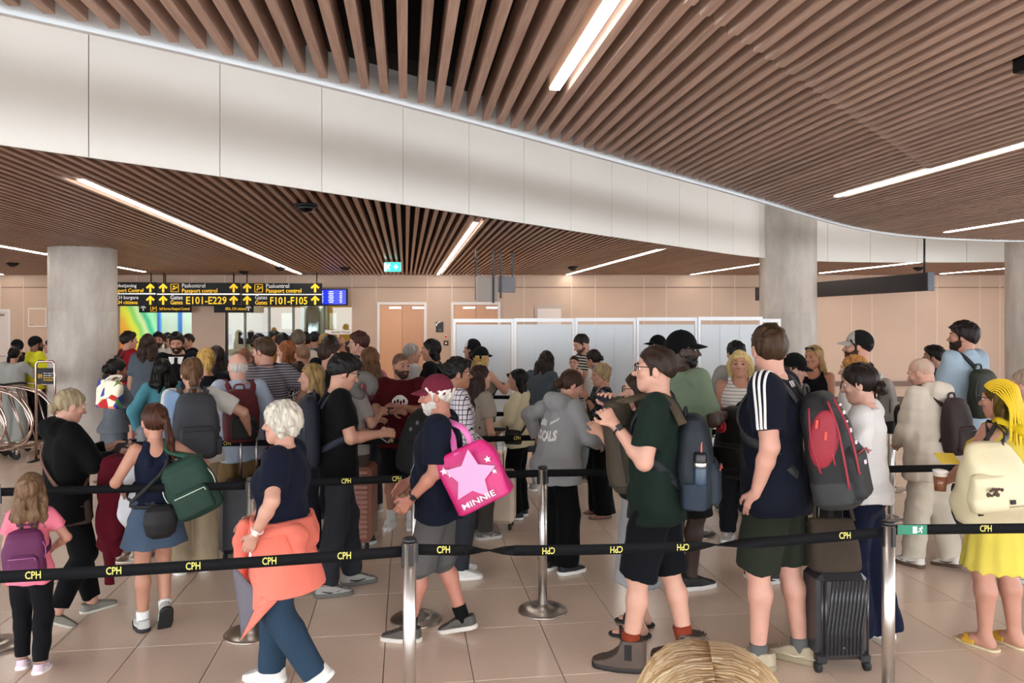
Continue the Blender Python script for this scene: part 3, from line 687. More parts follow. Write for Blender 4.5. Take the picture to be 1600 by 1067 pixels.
def belt(e, A_, B_, texts=(), twist=None, z=.895, w=.048, sag=0.0, tm=None, green=False):
    """belt between two posts, a child of post e; texts: fractions along it; twist: list of (fraction, angle)"""
    A_, B_ = Vector(A_), Vector(B_); d = (B_-A_); L = d.length; d.normalize()
    o = e.location.copy(); nrm = Vector((d.y, -d.x, 0))
    if nrm.y > 0: nrm = -nrm
    tw = twist or [(0, 0), (1, 0)]
    def ang(t): return float(np.interp(t, [q[0] for q in tw], [q[1] for q in tw]))
    pts, ups = [], []
    N = 40
    a0, a1 = .028/L, 1-.028/L
    for i in range(N+1):
        t = a0+(a1-a0)*i/N
        p = A_+d*L*t; zz = z-sag*4*t*(1-t)
        q = math.radians(ang(t)); up = nrm*math.cos(q)+Vector((0, 0, 1))*math.sin(q)
        pts.append(Vector((p.x, p.y, zz))-o); ups.append(up)
    b = MB().ribbon(pts, ups, w, .0022).build('belt', BELT, e)
    for tx in texts:
        t, s = (tx, 'CPH') if not isinstance(tx, tuple) else tx
        q = math.radians(ang(t)); p = A_+d*L*t; zz = z-sag*4*t*(1-t)
        up = nrm*math.cos(q)+Vector((0, 0, 1))*math.sin(q)
        if up.y > 0: up = -up
        ex = d if d.x > 0 else -d
        ez = up; ey = ez.cross(ex)
        flip = abs(ang(t)) > 90
        if flip: ex, ey = -ex, -ey
        R = Matrix((ex, ey, ez)).transposed()
        pos = Vector((p.x, p.y, zz))-o+ez*.0020
        text('lettering', s, .043, GOLD, b, pos, R, xs=.72, ext=.0004, bold=.012)
    return b
def post_px(px, Y): return ((px-800)*Y/F, Y)
N1 = stanchion(-2.62, 2.93, 'queue post beyond the left edge in the front row')
N2 = stanchion(*post_px(640, 3.36), 'nearest steel queue post, between the coral sweatshirt woman and the bearded man in the cap')
N3 = stanchion(*post_px(1388, 3.64), 'near steel queue post at the right with the green exit tag on its belt')
N4 = stanchion(3.75, 3.72, 'queue post beyond the right edge in the front row')
v3 = lambda e: (e.location.x, e.location.y, 0)
def frac(A_, B_, px):
    """fraction along the belt seen at pixel column px"""
    A_, B_ = Vector(A_), Vector(B_); k = (px-800)/F; d = B_-A_
    return (k*A_.y-A_.x)/(d.x-k*d.y)
def fr(a, b, *ps): return [frac(v3(a), v3(b), p) for p in ps]
belt(N1, v3(N1), v3(N2), fr(N1, N2, 52, 178, 302, 421, 538), z=.885, sag=.012)
f = fr(N2, N3, 693, 747, 775, 1100, 1155)
belt(N2, v3(N2), v3(N3), fr(N2, N3, 693, 857, 963, 1067, 1320)+[], twist=[(0, 0), (fr(N2, N3, 716)[0], 4), (fr(N2, N3, 752)[0], 90), (fr(N2, N3, 800)[0], 176), (fr(N2, N3, 1084)[0], 176), (fr(N2, N3, 1130)[0], 90), (fr(N2, N3, 1180)[0], 24), (fr(N2, N3, 1235)[0], 8), (1, 0)], z=.892, sag=.035)
b = belt(N3, v3(N3), v3(N4), fr(N3, N4, 1540), z=.90)
# green exit tag
pa, pb = [Vector(v3(N3)).lerp(Vector(v3(N4)), t) for t in fr(N3, N4, 1402, 1447)]
c = (pa+pb)/2-Vector(v3(N3))+Vector((0, -.004, .90)); Lg = (pb-pa).length
gt = MB().box(c, (Lg, .004, .046)).build('exit_tag', mat('tag_green', '1f7a5c', .5), b)
mm = MB(); mm.box(c+Vector((.012, -.003, 0)), (.02, .001, .032)); mm.build('door_mark', WT, b); running_man(b, c.x+.04, c.y-.003, c.z, .036, WT)
R2 = [stanchion(-3.0, 4.45, 'queue post whose base shows at the left edge behind the girl in pink'), stanchion(*post_px(393, 4.63), 'queue post behind the woman with the coral sweatshirt'),
      stanchion(*post_px(650, 4.85), 'queue post just behind the bearded man in the maroon cap'), stanchion(*post_px(848, 5.0), 'queue post with its whole round base in view in front of the grey hoodie'),
      stanchion(2.33, 5.12, 'queue post behind the woman in the white T-shirt'), stanchion(4.6, 5.3, 'queue post beyond the right edge in the second row')]
belt(R2[0], v3(R2[0]), v3(R2[1])); belt(R2[1], v3(R2[1]), v3(R2[2]), fr(R2[1], R2[2], 541, 620)); belt(R2[2], v3(R2[2]), v3(R2[3])); belt(R2[3], v3(R2[3]), v3(R2[4])); belt(R2[4], v3(R2[4]), v3(R2[5]))
R3 = [stanchion(*post_px(207, 6.13), 'queue post between the woman in black and the girl in shorts'), stanchion(*post_px(700, 6.35), 'queue post in the third row behind the bearded man with the cap'),
      stanchion(*post_px(1090, 6.77), 'queue post whose base shows behind the olive bag man'), stanchion(*post_px(1392, 7.3), 'farther queue post right behind the near right one'), stanchion(6.6, 7.7, 'queue post beyond the right edge in the third row')]
belt(R3[0], v3(R3[0]), v3(R3[1]), fr(R3[0], R3[1], 355, 430, 609)); belt(R3[1], v3(R3[1]), v3(R3[2]), fr(R3[1], R3[2], 808, 943)); belt(R3[2], v3(R3[2]), v3(R3[3]))
R4 = [stanchion(*post_px(170, 9.0), 'slim queue post beside the woman in the grey dress'), stanchion(*post_px(570, 8.1), 'queue post behind the young man with the phone'), stanchion(*post_px(762, 8.09), 'queue post beside the cream shirt woman'), stanchion(*post_px(1395, 8.54), 'farthest queue post at the right with its base in view')]
belt(R4[0], v3(R4[0]), v3(R4[1]), fr(R4[0], R4[1], 546)); belt(R4[1], v3(R4[1]), v3(R4[2])); belt(R4[2], v3(R4[2]), v3(R4[3]))
R5 = [stanchion(*post_px(700, 9.9), 'queue post behind the black cap woman'), stanchion(*post_px(835, 9.8), 'queue post in front of the partition beside the bending woman'), stanchion(*post_px(1180, 9.6), 'queue post hidden by the crowd before the right column')]
belt(R5[0], v3(R5[0]), v3(R5[1])); belt(R5[1], v3(R5[1]), v3(R5[2]))

# ------------------------------------------------------------------ luggage trolleys
CHROME = mat('trolley_chrome', 'c4aca0', .22, 1.0); RUB = mat('rubber_black', '141414', .7)
def trolley(X, Y, rz, label, sgn=False):
    e = empty('luggage_trolley', (X, Y, 0), rz, label, 'trolley', 'nested chrome luggage trolleys')
    for s_ in (-1, 1):
        MB().tube(smoothpath([(-.55, s_*.26, .97), (-.2, s_*.26, .95), (.12, s_*.26, .86), (.33, s_*.25, .62), (.36, s_*.24, .42), (.22, s_*.23, .22), (-.1, s_*.22, .13), (-.5, s_*.2, .12)], 5), .014, 7).build('side_rail', CHROME, e)
        MB().tube([(-.25, s_*.26, .95), (.05, s_*.22, .15)], .011, 6).build('brace', CHROME, e)
        MB().tube([(-.42, s_*.26, .96), (-.12, s_*.22, .15)], .009, 6).build('brace', CHROME, e)
    MB().tube([(-.55, -.26, .97), (-.57, -.2, .98), (-.57, .2, .98), (-.55, .26, .97)], .017, 7).build('push_bar', RUB, e)
    mb = MB()
    for k in range(5): mb.tube([(-.5, -.16+.08*k, .14), (.2, -.16+.08*k, .2)], .006, 5)
    for x, z in ((-.5, .13), (-.15, .15), (.2, .2)): mb.tube([(x, -.22, z), (x, .22, z)], .009, 6)
    mb.build('load_deck', CHROME, e)
    for x, y in ((-.45, -.2), (-.45, .2), (.12, -.2), (.12, .2)):
        c = MB().box((x, y, .105), (.03, .05, .06)).build('caster', CHROME, e)
        MB().lathe([(.02, -.016), (.05, -.016), (.055, 0), (.05, .016), (.02, .016)], (x-.02, y, .055), 16, Matrix.Rotation(math.pi/2, 3, 'X')).build('wheel', RUB, c)
    if sgn:
        MB().tube([(-.62, -.28, .1), (-.62, -.28, 1.32), (-.62, -.25, 1.36), (-.62, .25, 1.36), (-.62, .28, 1.32), (-.62, .28, .1)], .018, 7).build('sign_frame', CHROME, e)
        b = MB().rbox((-.62, 0, 1.09), (.02, .50, .34), .005).build('sign_board', SIGNB, e)
        R = Matrix(((0, 0, -1), (-1, 0, 0), (0, 1, 0)))
        return e, b
    return e, None
TX = (20-800)*10.5/F
trs = [trolley(TX+.22*k-.35, 10.1+.22*k, math.radians(-8), lb)[0] for k, lb in enumerate(('nearest luggage trolley of the nested row at the left edge', 'second luggage trolley of the nested row at the left edge', 'third luggage trolley, right of the jumpsuit woman', 'farthest luggage trolley of the nested row'))]
Yt = 10.25; g = lambda p: (p-800)*Yt/F; h = lambda p: H-(p-HY)*Yt/F
e = empty('trolley_return_sign', (g(71), Yt, 0), 0, 'chrome frame with a black trolley return board before the column', 'sign')
w = (g(86)-g(57))/2
MB().tube([(-w, 0, .02), (-w, 0, h(568)), (-w+.03, 0, h(564.5)), (w-.03, 0, h(564.5)), (w, 0, h(568)), (w, 0, .02)], .017, 8).build('sign_frame', CHROME, e)
for s_ in (-1, 1): MB().box((s_*w, 0, .01), (.05, .3, .02)).build('foot', RUB, e)
MB().rbox((0, 0, (h(575)+h(600))/2), (2*w-.03, .02, h(575)-h(600)), .004).build('sign_board', SIGNB, e)
for i, (s_, m_) in enumerate((('Placér vognen her', WT), ('tak for hjælpen', WT), ('Return your trolley', YT), ('here, thank you', YT))): text('lettering', s_, .026, m_, e, (-.02, -.012, h(583)-.03*i), FACE, 'LEFT', xs=.75)
passport_icon(e, -.065, (h(575)+h(600))/2+.0, .05).location = (0, .021, 0)
# ------------------------------------------------------------------ surfaces from distance fields (numpy surface nets)
def V(*a): return np.array(a, dtype=np.float32)
class Field:
    def __init__(s): s.p = []; s.cuts = []; s.disp = None
    def _add(s, fn, lo, hi, k, op): s.p.append((np.minimum(lo, hi), np.maximum(lo, hi), fn, k, op)); return s
    def cone(s, a, b, r1, r2, k=.03, op=1, end=None, flat=False):
        a, b = np.array(a, np.float32), np.array(b, np.float32); ba = b-a; L2 = float(ba@ba)+1e-9; n = ba/math.sqrt(L2)
        def fn(x, y, z):
            px, py, pz = x-a[0], y-a[1], z-a[2]
            t = (px*ba[0]+py*ba[1]+pz*ba[2])/L2; tc = np.clip(t, 0, 1)
            d = np.sqrt((px-ba[0]*tc)**2+(py-ba[1]*tc)**2+(pz-ba[2]*tc)**2)-(r1+(r2-r1)*tc)
            if flat: d = np.maximum(d, (t-1)*math.sqrt(L2))
            return d
        r = max(r1, r2); return s._add(fn, np.minimum(a, b)-r, np.maximum(a, b)+r, k, op)
    def chain(s, pts, rs, k=.03, kk=.01):
        for i in range(len(pts)-1): s.cone(pts[i], pts[i+1], rs[i], rs[i+1], k if i == 0 else kk)
        return s
    def ell(s, c, r, R=None, k=.03, op=1, p=2.0):
        c = np.array(c, np.float32); r = np.array(r, np.float32); Rn = None if R is None else np.array(R, np.float32)
        def fn(x, y, z):
            x, y, z = x-c[0], y-c[1], z-c[2]
            if Rn is not None: x, y, z = Rn[0, 0]*x+Rn[1, 0]*y+Rn[2, 0]*z, Rn[0, 1]*x+Rn[1, 1]*y+Rn[2, 1]*z, Rn[0, 2]*x+Rn[1, 2]*y+Rn[2, 2]*z
            if p == 2.0: q = np.sqrt((x/r[0])**2+(y/r[1])**2+(z/r[2])**2)
            else: q = (np.abs(x/r[0])**p+np.abs(y/r[1])**p+np.abs(z/r[2])**p)**(1/p)
            g = np.sqrt((x/r[0]**2)**2+(y/r[1]**2)**2+(z/r[2]**2)**2)+1e-6
            if p == 2.0: return q*(q-1)/g
            return (q-1)*float(min(r))
        m = max(r) if R is not None else r
        return s._add(fn, c-m, c+m, k, op)
    def loft(s, secs, k=.03, p=2.0, op=1, dx=None, dy=None):
        """stack of elliptic sections (z, a, b, x0, y0)"""
        S = np.array([(q+(0, 0))[:5] if len(q) < 5 else q for q in [tuple(q) for q in secs]], np.float32); S = S[np.argsort(S[:, 0])]
        z0, z1 = S[0, 0], S[-1, 0]
        def fn(x, y, z):
            zz = z[0, 0, :]; zc = np.clip(zz, z0, z1)
            a, b, x0, y0 = (np.interp(zc, S[:, 0], S[:, i]).astype(np.float32)[None, None, :] for i in (1, 2, 3, 4))
            u, v = np.abs(x-x0)/a, np.abs(y-y0)/b
            if p == 2.0:
                q = np.sqrt(u*u+v*v); g = np.sqrt((u/a)**2+(v/b)**2)+1e-6; d = q*(q-1)/g
            else:
                q = (u**p+v**p)**(1/p); d = (q-1)*np.minimum(a, b)
            dz = np.maximum(z0-z, z-z1)
            return np.where(dz > 0, np.sqrt(np.maximum(d, 0)**2+dz*dz), np.maximum(d, dz))
        lo = V((S[:, 3]-S[:, 1]).min(), (S[:, 4]-S[:, 2]).min(), z0); hi = V((S[:, 3]+S[:, 1]).max(), (S[:, 4]+S[:, 2]).max(), z1)
        return s._add(fn, lo, hi, k, op)
    def cut(s, fn): s.cuts.append(fn); return s
    def mesh(s, h, lo=None, hi=None):
        """(verts, quads) of the zero surface on a grid of step h"""
        adds = [q for q in s.p if q[4] == 1]
        if not adds: return np.zeros((0, 3), np.float32), np.zeros((0, 4), np.int32)
        pad = 2.2*h+(.012 if s.disp else 0)
        L = np.min([q[0] for q in adds], axis=0)-pad; U = np.max([q[1] for q in adds], axis=0)+pad
        if lo is not None: L = np.maximum(L, lo); U = np.minimum(U, hi)
        n = np.maximum(np.ceil((U-L)/h).astype(int)+1, 3)
        ax = [L[i]+h*np.arange(n[i], dtype=np.float32) for i in range(3)]
        X, Y, Z = (ax[0][:, None, None], ax[1][None, :, None], ax[2][None, None, :])
        D = np.full(n, .25, np.float32)
        for a, b, fn, k, op in s.p:
            m = max(k, h)+2*h+(.015 if s.disp else 0)
            i0 = np.maximum(np.floor((a-m-L)/h).astype(int), 0); i1 = np.minimum(np.ceil((b+m-L)/h).astype(int)+1, n)
            if (i1 <= i0).any(): continue
            sl = tuple(slice(i0[j], i1[j]) for j in range(3))
            d = fn(X[sl[0]], Y[:, sl[1]], Z[:, :, sl[2]]).astype(np.float32); o = D[sl]
            d = np.broadcast_to(d, o.shape)
            if op == 1:
                t = np.clip(.5+.5*(o-d)/k, 0, 1); D[sl] = o+(d-o)*t-k*t*(1-t)
            else:
                t = np.clip(.5-.5*(o+d)/k, 0, 1); D[sl] = o+(-d-o)*t+k*t*(1-t)
        if s.disp: D = D+s.disp(X, Y, Z)
        for c in s.cuts: D = np.maximum(D, c(X, Y, Z))
        if lo is None:
            for i in range(3):
                q = [slice(None)]*3; q[i] = 0; D[tuple(q)] = np.maximum(D[tuple(q)], h*.1); q[i] = -1; D[tuple(q)] = np.maximum(D[tuple(q)], h*.1)
        return nets(D, L, h)
def nets(D, L, h):
    s = D < 0
    nx, ny, nz = D.shape
    cnt = np.zeros((nx-1, ny-1, nz-1), np.int8)
    for i in (0, 1):
        for j in (0, 1):
            for k in (0, 1): cnt += s[i:nx-1+i, j:ny-1+j, k:nz-1+k]
    act = (cnt > 0) & (cnt < 8); idx = np.argwhere(act)
    if not len(idx): return np.zeros((0, 3), np.float32), np.zeros((0, 4), np.int32)
    vid = np.full(act.shape, -1, np.int32); vid[act] = np.arange(len(idx))
    I, J, K = idx.T; acc = np.zeros((len(idx), 3), np.float32); c = np.zeros(len(idx), np.float32)
    E = [((0, j, k), (1, j, k)) for j in (0, 1) for k in (0, 1)]+[((i, 0, k), (i, 1, k)) for i in (0, 1) for k in (0, 1)]+[((i, j, 0), (i, j, 1)) for i in (0, 1) for j in (0, 1)]
    for a, b in E:
        d0 = D[I+a[0], J+a[1], K+a[2]]; d1 = D[I+b[0], J+b[1], K+b[2]]
        m = (d0 < 0) != (d1 < 0); t = np.where(m, d0/np.where(m, d0-d1, 1), 0)
        for q in range(3): acc[:, q] += np.where(m, a[q]+(b[q]-a[q])*t, 0)
        c += m
    v = (idx+acc/c[:, None])*h+L
    F_ = []
    def quads(m, off):
        e = np.argwhere(m[0]); flip = m[1][tuple(e.T)]
        q = np.stack([vid[e[:, 0]-o[0], e[:, 1]-o[1], e[:, 2]-o[2]] for o in off], 1)
        q[flip] = q[flip][:, ::-1]; F_.append(q)
    for axis in range(3):
        a = [slice(1, -1)]*3; b = [slice(1, -1)]*3; a[axis] = slice(0, -1); b[axis] = slice(1, None)
        m = np.zeros(D.shape, bool); w = np.zeros(D.shape, bool)
        s0, s1 = s[tuple(a)], s[tuple(b)]
        m[tuple(a)] = s0 != s1; w[tuple(a)] = s1 & ~s0
        o = {0: [(0, 0, 0), (0, 1, 0), (0, 1, 1), (0, 0, 1)], 1: [(0, 0, 0), (0, 0, 1), (1, 0, 1), (1, 0, 0)], 2: [(0, 0, 0), (1, 0, 0), (1, 1, 0), (0, 1, 0)]}[axis]
        quads((m, ~w), [o[0], o[3], o[2], o[1]])
    f = np.concatenate(F_); f = f[(f >= 0).all(1)]
    return v.astype(np.float32), f.astype(np.int32)
def np_mesh(name, parts, mats):
    """parts: list of (verts, quads, material index array or int)"""
    vs, fs, ms, n = [], [], [], 0
    for v, f, mi in parts:
        if not len(f): continue
        vs.append(v); fs.append(f+n); ms.append(np.full(len(f), mi, np.int32) if np.isscalar(mi) else mi); n += len(v)
    me = bpy.data.meshes.new(name)
    if vs:
        v = np.concatenate(vs); f = np.concatenate(fs); mi = np.concatenate(ms)
        me.vertices.add(len(v)); me.vertices.foreach_set('co', v.ravel().astype(np.float32))
        me.loops.add(len(f)*4); me.loops.foreach_set('vertex_index', f.ravel().astype(np.int32))
        me.polygons.add(len(f)); me.polygons.foreach_set('loop_start', np.arange(0, len(f)*4, 4, dtype=np.int32))
        me.polygons.foreach_set('use_smooth', np.ones(len(f), bool)); 
        for m in mats: me.materials.append(m)
        me.polygons.foreach_set('material_index', mi); me.update(calc_edges=True)
    else:
        for m in mats: me.materials.append(m)
    return me
def wav(amp, f, seed, st=(1, 1, 1)):
    r = np.random.RandomState(seed); ds = r.normal(size=(4, 3))*np.array(st); ds = ds/np.linalg.norm(ds, axis=1)[:, None]*f*np.array([1, 1.4, .7, 2.1])[:, None]; ph = r.uniform(0, 6.28, 4)
    def fn(x, y, z):
        o = 0
        for d, p in zip(ds, ph): o = o+np.sin(d[0]*x+d[1]*y+d[2]*z+p)
        return (o*(amp/2)).astype(np.float32)
    return fn

def wavo(amp, f, seed, st=(1, 1, 1)):
    w_ = wav(amp, f, seed, st)
    return lambda x, y, z: np.clip(w_(x, y, z)-amp*.9, -3*amp, -.0)
# ------------------------------------------------------------------ materials of people
def dim(c, k):
    if not isinstance(c, str): return c
    r = hx(c); k = k+(.93-k)*max(r)**.8; return tuple(v*k for v in r)
def skin_m(c): return mat('skin', dim(c, .80), .55, noise=.10, nscale=9, bump=.05, bscale=160)
def hair_m(c, c2=None): return mat('hair', dim(c, .78), .5, noise=.45, nscale=42, bump=.55, bscale=46, stretch=(1, 1, .16), c2=c2, spec=.2)
def cloth(c, r=.85): return mat('cloth', dim(c, .66), r, noise=.10, nscale=5, bump=.55, bscale=20, stretch=(1, 1, .6), sheen=.02, spec=.12)
def pattern(kind, c1, c2, s=1.0, c3=None):
    key = ('pat', kind, c1, c2, s, c3)
    if key in MATS: return MATS[key]
    m = bpy.data.materials.new(kind+'_cloth'); m.use_nodes = True; nt = m.node_tree; b = nt.nodes['Principled BSDF']; b.inputs['Roughness'].default_value = .85; b.inputs['Specular IOR Level'].default_value = .2
    tc = nt.nodes.new('ShaderNodeTexCoord'); sep = nt.nodes.new('ShaderNodeSeparateXYZ')
    L = nt.links.new; L(tc.outputs['Object'], sep.inputs[0])
    def math_(op, a, bv=None):
        q = nt.nodes.new('ShaderNodeMath'); q.operation = op
        for i, v in ((0, a), (1, bv)):
            if v is None: continue
            if isinstance(v, (int, float)): q.inputs[i].default_value = v
            else: L(v, q.inputs[i])
        return q.outputs[0]
    def stripe(ax, per, duty): return math_('LESS_THAN', math_('FRACT', math_('MULTIPLY', sep.outputs[ax], 1/per)), duty)
    if kind == 'hstripe': fac = stripe('Z', .03*s, .5)
    elif kind == 'thinstripe': fac = stripe('Z', .03*s, .28)
    elif kind == 'vstripe':
        ang = math_('ARCTAN2', sep.outputs['X'], sep.outputs['Y']); fac = math_('LESS_THAN', math_('FRACT', math_('MULTIPLY', ang, 14/s)), .5)
    elif kind == 'plaid':
        h = stripe('Z', .042*s, .16)
        d1 = math_('ADD', sep.outputs['X'], sep.outputs['Y']); d2 = math_('LESS_THAN', math_('FRACT', math_('MULTIPLY', d1, 1/(.042*s))), .16); fac = math_('MAXIMUM', h, d2)
    elif kind == 'check':
        d1 = math_('ADD', sep.outputs['X'], sep.outputs['Y']); d2 = math_('LESS_THAN', math_('FRACT', math_('MULTIPLY', d1, 1/(.1*s))), .5); fac = math_('MULTIPLY', math_('ADD', stripe('Z', .1*s, .5), d2), .5)
    elif kind == 'floral':
        n = nt.nodes.new('ShaderNodeTexNoise'); n.inputs['Scale'].default_value = 24/s; n.inputs['Detail'].default_value = 2; n.inputs['Distortion'].default_value = 1.5
        L(tc.outputs['Object'], n.inputs['Vector']); fac = math_('GREATER_THAN', n.outputs['Fac'], .56)
    elif kind == 'patches':
        v = nt.nodes.new('ShaderNodeTexVoronoi'); v.inputs['Scale'].default_value = 9/s; L(tc.outputs['Object'], v.inputs['Vector'])
        cr = nt.nodes.new('ShaderNodeValToRGB'); cr.color_ramp.interpolation = 'CONSTANT'
        cols = ['f0e6cf', 'd8452e', 'f0e6cf', '3f4a9a', '5d8a4a', 'f0e6cf', 'e98a6a', 'b8322e']
        for i, c in enumerate(cols):
            el = cr.color_ramp.elements[i] if i < 2 else cr.color_ramp.elements.new(i/8)
            el.position = i/8; el.color = (*hx(c), 1)
        sp = nt.nodes.new('ShaderNodeSeparateColor'); L(v.outputs['Color'], sp.inputs[0]); L(sp.outputs[0], cr.inputs['Fac']); L(cr.outputs[0], b.inputs['Base Color']); MATS[key] = m; return m
    mx = nt.nodes.new('ShaderNodeMix'); mx.data_type = 'RGBA'; mx.inputs[6].default_value = (*dim(c1, .7), 1); mx.inputs[7].default_value = (*dim(c2, .7), 1)
    L(fac, mx.inputs['Factor']); L(mx.outputs[2], b.inputs['Base Color']); MATS[key] = m; return m
def M_(c): return c if not isinstance(c, str) else cloth(c)
EYEW = mat('eye_white', 'e8e2dc', .2); LIPS = {}

# ------------------------------------------------------------------ the figure
def nrm(v): v = np.array(v, float); return v/(np.linalg.norm(v)+1e-9)
def ik(a, t, l1, l2, pole):
    a, t = np.array(a, float), np.array(t, float); d = t-a; L = np.linalg.norm(d); u = d/(L+1e-9); L = min(L, (l1+l2)*.999); t = a+u*L
    x = (l1*l1-l2*l2+L*L)/(2*L); hgt = math.sqrt(max(l1*l1-x*x, 0)); p = np.array(pole, float); p = p-u*(p@u); p = nrm(p)
    return a+u*x+p*hgt, t
ARMS = {  # wrist offset from shoulder (outwards, forward, up), elbow pole
    'hang': ((.07, .05, -.52), (.5, -.8, 0)), 'front': ((-.07, .30, -.26), (.5, -.4, -.8)), 'phone': ((-.09, .29, -.17), (.45, -.3, -.9)), 'low': ((-.10, .22, -.40), (.7, -.6, -.2)),
    'hip': ((.03, .03, -.40), (1, -.55, .1)), 'pocket': ((.05, .07, -.50), (.7, -.7, 0)), 'fold': ((-.17, .22, -.20), (.5, .1, -.9)), 'strap': ((-.04, .16, -.06), (.5, -.1, -1)), 'chest': ((-.10, .22, -.10), (.5, -.1, -1)), 'up': ((-.02, .28, .05), (.6, 0, -.9)),
    'reach': ((.10, .36, -.32), (.6, -.5, -.4)), 'back': ((.06, -.14, -.50), (.5, -.8, 0)), 'face': ((-.10, .22, .12), (.6, 0, -.8))}
PEOPLE = []
def person(label, x, y, Y, face, sex='m', look=(0, 0, 0), lean=0.0, side=0.0, arms=('hang', 'hang'), legs=None, drop=0.0, skin='d3a287', hair=('short', '3a2a20'), top=None, bottom=None, shoes=None,
           w=1.0, bulk=1.0, belly=0.0, hd=1.0, beard=None, glasses=None, cap=None, watch=None, H_=None, socks=None, curl=(.5, .5), group='travellers waiting in the passport queue', pn=(None, None), name='person', lips='b0705f', eyebrow=None, eyes=True, res=None, bust=1.0, dup=None, hat_text=None, twist=0.0, S_=None):
    if shoes is None and not S_: shoes = ('sneaker', ('2f2f33', '5a5650', '8c8882', '3a3430')[len(PEOPLE) % 4], 'c4c0ba')
    h = res or (.0095 if Y < 5.3 else .012 if Y < 6.9 else .015 if Y < 8.8 else .021); hf = .0043 if Y < 5.3 else .0058 if Y < 7 else .0075 if Y < 9 else .010
    f_ = sex == 'f'; sw = (.90 if f_ else 1.0)*w
    # --- joints (figure of 1.75 m)
    def sp(z):  # spine offset
        t = min(max((z-(.95-drop))/.5, 0), 1.15); return np.array([side*t, lean*t, 0])
    low = lean*lean*.55
    hipz = .93-drop
    SHO = [np.array([s_*.180*sw, -.012, 1.435-drop-low])+sp(1.43-drop) for s_ in (-1, 1)]
    if twist:
        c, sn = math.cos(twist), math.sin(twist); ctr = (SHO[0]+SHO[1])/2
        SHO = [ctr+np.array([c*(q-ctr)[0]-sn*(q-ctr)[1], sn*(q-ctr)[0]+c*(q-ctr)[1], (q-ctr)[2]]) for q in SHO]
    NK = np.array([0, -.015, 1.475-drop-low])+sp(1.48-drop)
    Rh = np.array(Euler((math.radians(look[1]), math.radians(look[2]), math.radians(look[0])), 'XYZ').to_matrix()); Rh = np.array((Matrix.Rotation(math.radians(look[0]), 3, 'Z') @ Matrix.Rotation(math.radians(look[1]), 3, 'X') @ Matrix.Rotation(math.radians(look[2]), 3, 'Y')))
    HC = NK+np.array([0, .028+.10*lean, .062])+Rh@np.array([0, 0, .092*hd])
    ht = HC+Rh@np.array([0, -.01, .117*hd]); topz = ht[2] if look[1] > -30 else ht[2]+.0
    T = PX(x, y, Y); S = S_ or T.z/topz
    th = math.atan2(-T.x, T.y)+math.radians(face); Rw = Matrix.Rotation(th, 3, 'Z')
    o2 = Rw @ Vector((ht[0], ht[1], 0))*S
    root = empty(name, (T.x-o2.x, T.y-o2.y, (T.z-topz*S) if S_ else 0), th, label, 'person', group); root.scale = (S, S, S)
    rec = dict(root=root, S=S, sho=SHO, hc=HC, Rh=Rh, lean=lean, sp=sp, Y=Y, h=h, drop=drop, low=low, mats={}, bulk=bulk, f=f_)
    # arms
    elb, wri = [], []
    for i, s_ in enumerate((-1, 1)):
        a = arms[i]; t, pole = ARMS[a] if isinstance(a, str) else (a if isinstance(a[0], tuple) else (a, (.6, -.5, -.5)))
        e, wv = ik(SHO[i], SHO[i]+np.array([t[0]*s_, t[1], t[2]]), .285*(.97 if f_ else 1), .255*(.97 if f_ else 1), (pole[0]*s_, pole[1], pole[2])); elb.append(e); wri.append(wv)
    # legs
    lg = legs or ((.10, 0, 10, 0), (.10, 0, 10, 0)); HIP = [np.array([s_*.088*w, 0, hipz]) for s_ in (-1, 1)]; kne, ank, feet = [], [], []
    for i, s_ in enumerate((-1, 1)):
        fx, fy, yaw, pitch = lg[i][:4]; lift = lg[i][4] if len(lg[i]) > 4 else 0
        Mf = Matrix.Translation((s_*fx, fy, lift)) @ Matrix.Rotation(math.radians(-s_*yaw), 4, 'Z') @ Matrix.Translation((0, .12, 0)) @ Matrix.Rotation(math.radians(-pitch), 4, 'X') @ Matrix.Translation((0, -.12, 0))
        A = np.array(Mf @ Vector((0, 0, .085))); kn, an = ik(HIP[i], A, .43, .42, (0.12*s_, 1, 0)); 
        if np.linalg.norm(an-A) > .002: Mf = Matrix.Translation(Vector(an-A)) @ Mf if False else Mf
        kne.append(kn); ank.append(A); feet.append(Mf)
    rec.update(elb=elb, wri=wri, kne=kne, ank=ank, feet=feet, hip=HIP)
    bk = bulk
    # torso sections
    if f_: secs = [(.80, .06, .06, 0), (.84, .135, .09, -.008), (.90, .168, .115, -.012), (.96, .172, .118, -.012), (1.02, .155, .105, -.004), (1.10, .128, .092, .004), (1.18, .130, .092, .006), (1.27, .146, .105, .006), (1.35, .150, .098, 0), (1.41, .140, .078, -.012), (1.455, .085, .058, -.016), (1.50, .052, .050, -.014)]
    else: secs = [(.80, .06, .06, 0), (.84, .130, .088, -.004), (.90, .160, .112, -.006), (.96, .163, .116, -.006), (1.02, .155, .108, 0), (1.10, .148, .102, .004), (1.18, .152, .104, .006), (1.27, .168, .114, .006), (1.35, .176, .108, 0), (1.41, .160, .086, -.012), (1.455, .095, .062, -.016), (1.50, .060, .056, -.014)]
    def tsec(off=0.0, z0=.8, z1=1.5, low_=None, wmul=1.0, bl=1.0):
        out = []
        for z, a, b, y0 in secs:
            q = 1+(bk-1)*(1.0 if z < 1.38 else .35); zz = z-drop-low*min(max((z-.95)/.5, 0), 1); v = sp(z-drop)
            out.append((zz, a*q*w*wmul+off, b*q*(1+(w-1)*.5)+off*bl, v[0], y0+v[1]))
        out.sort(); A = np.array(out); zs = sorted({z0, z1} | {z for z in A[:, 0] if z0 < z < z1})
        return [(z, *[float(np.interp(z, A[:, 0], A[:, i])) for i in (1, 2, 3, 4)]) for z in zs]
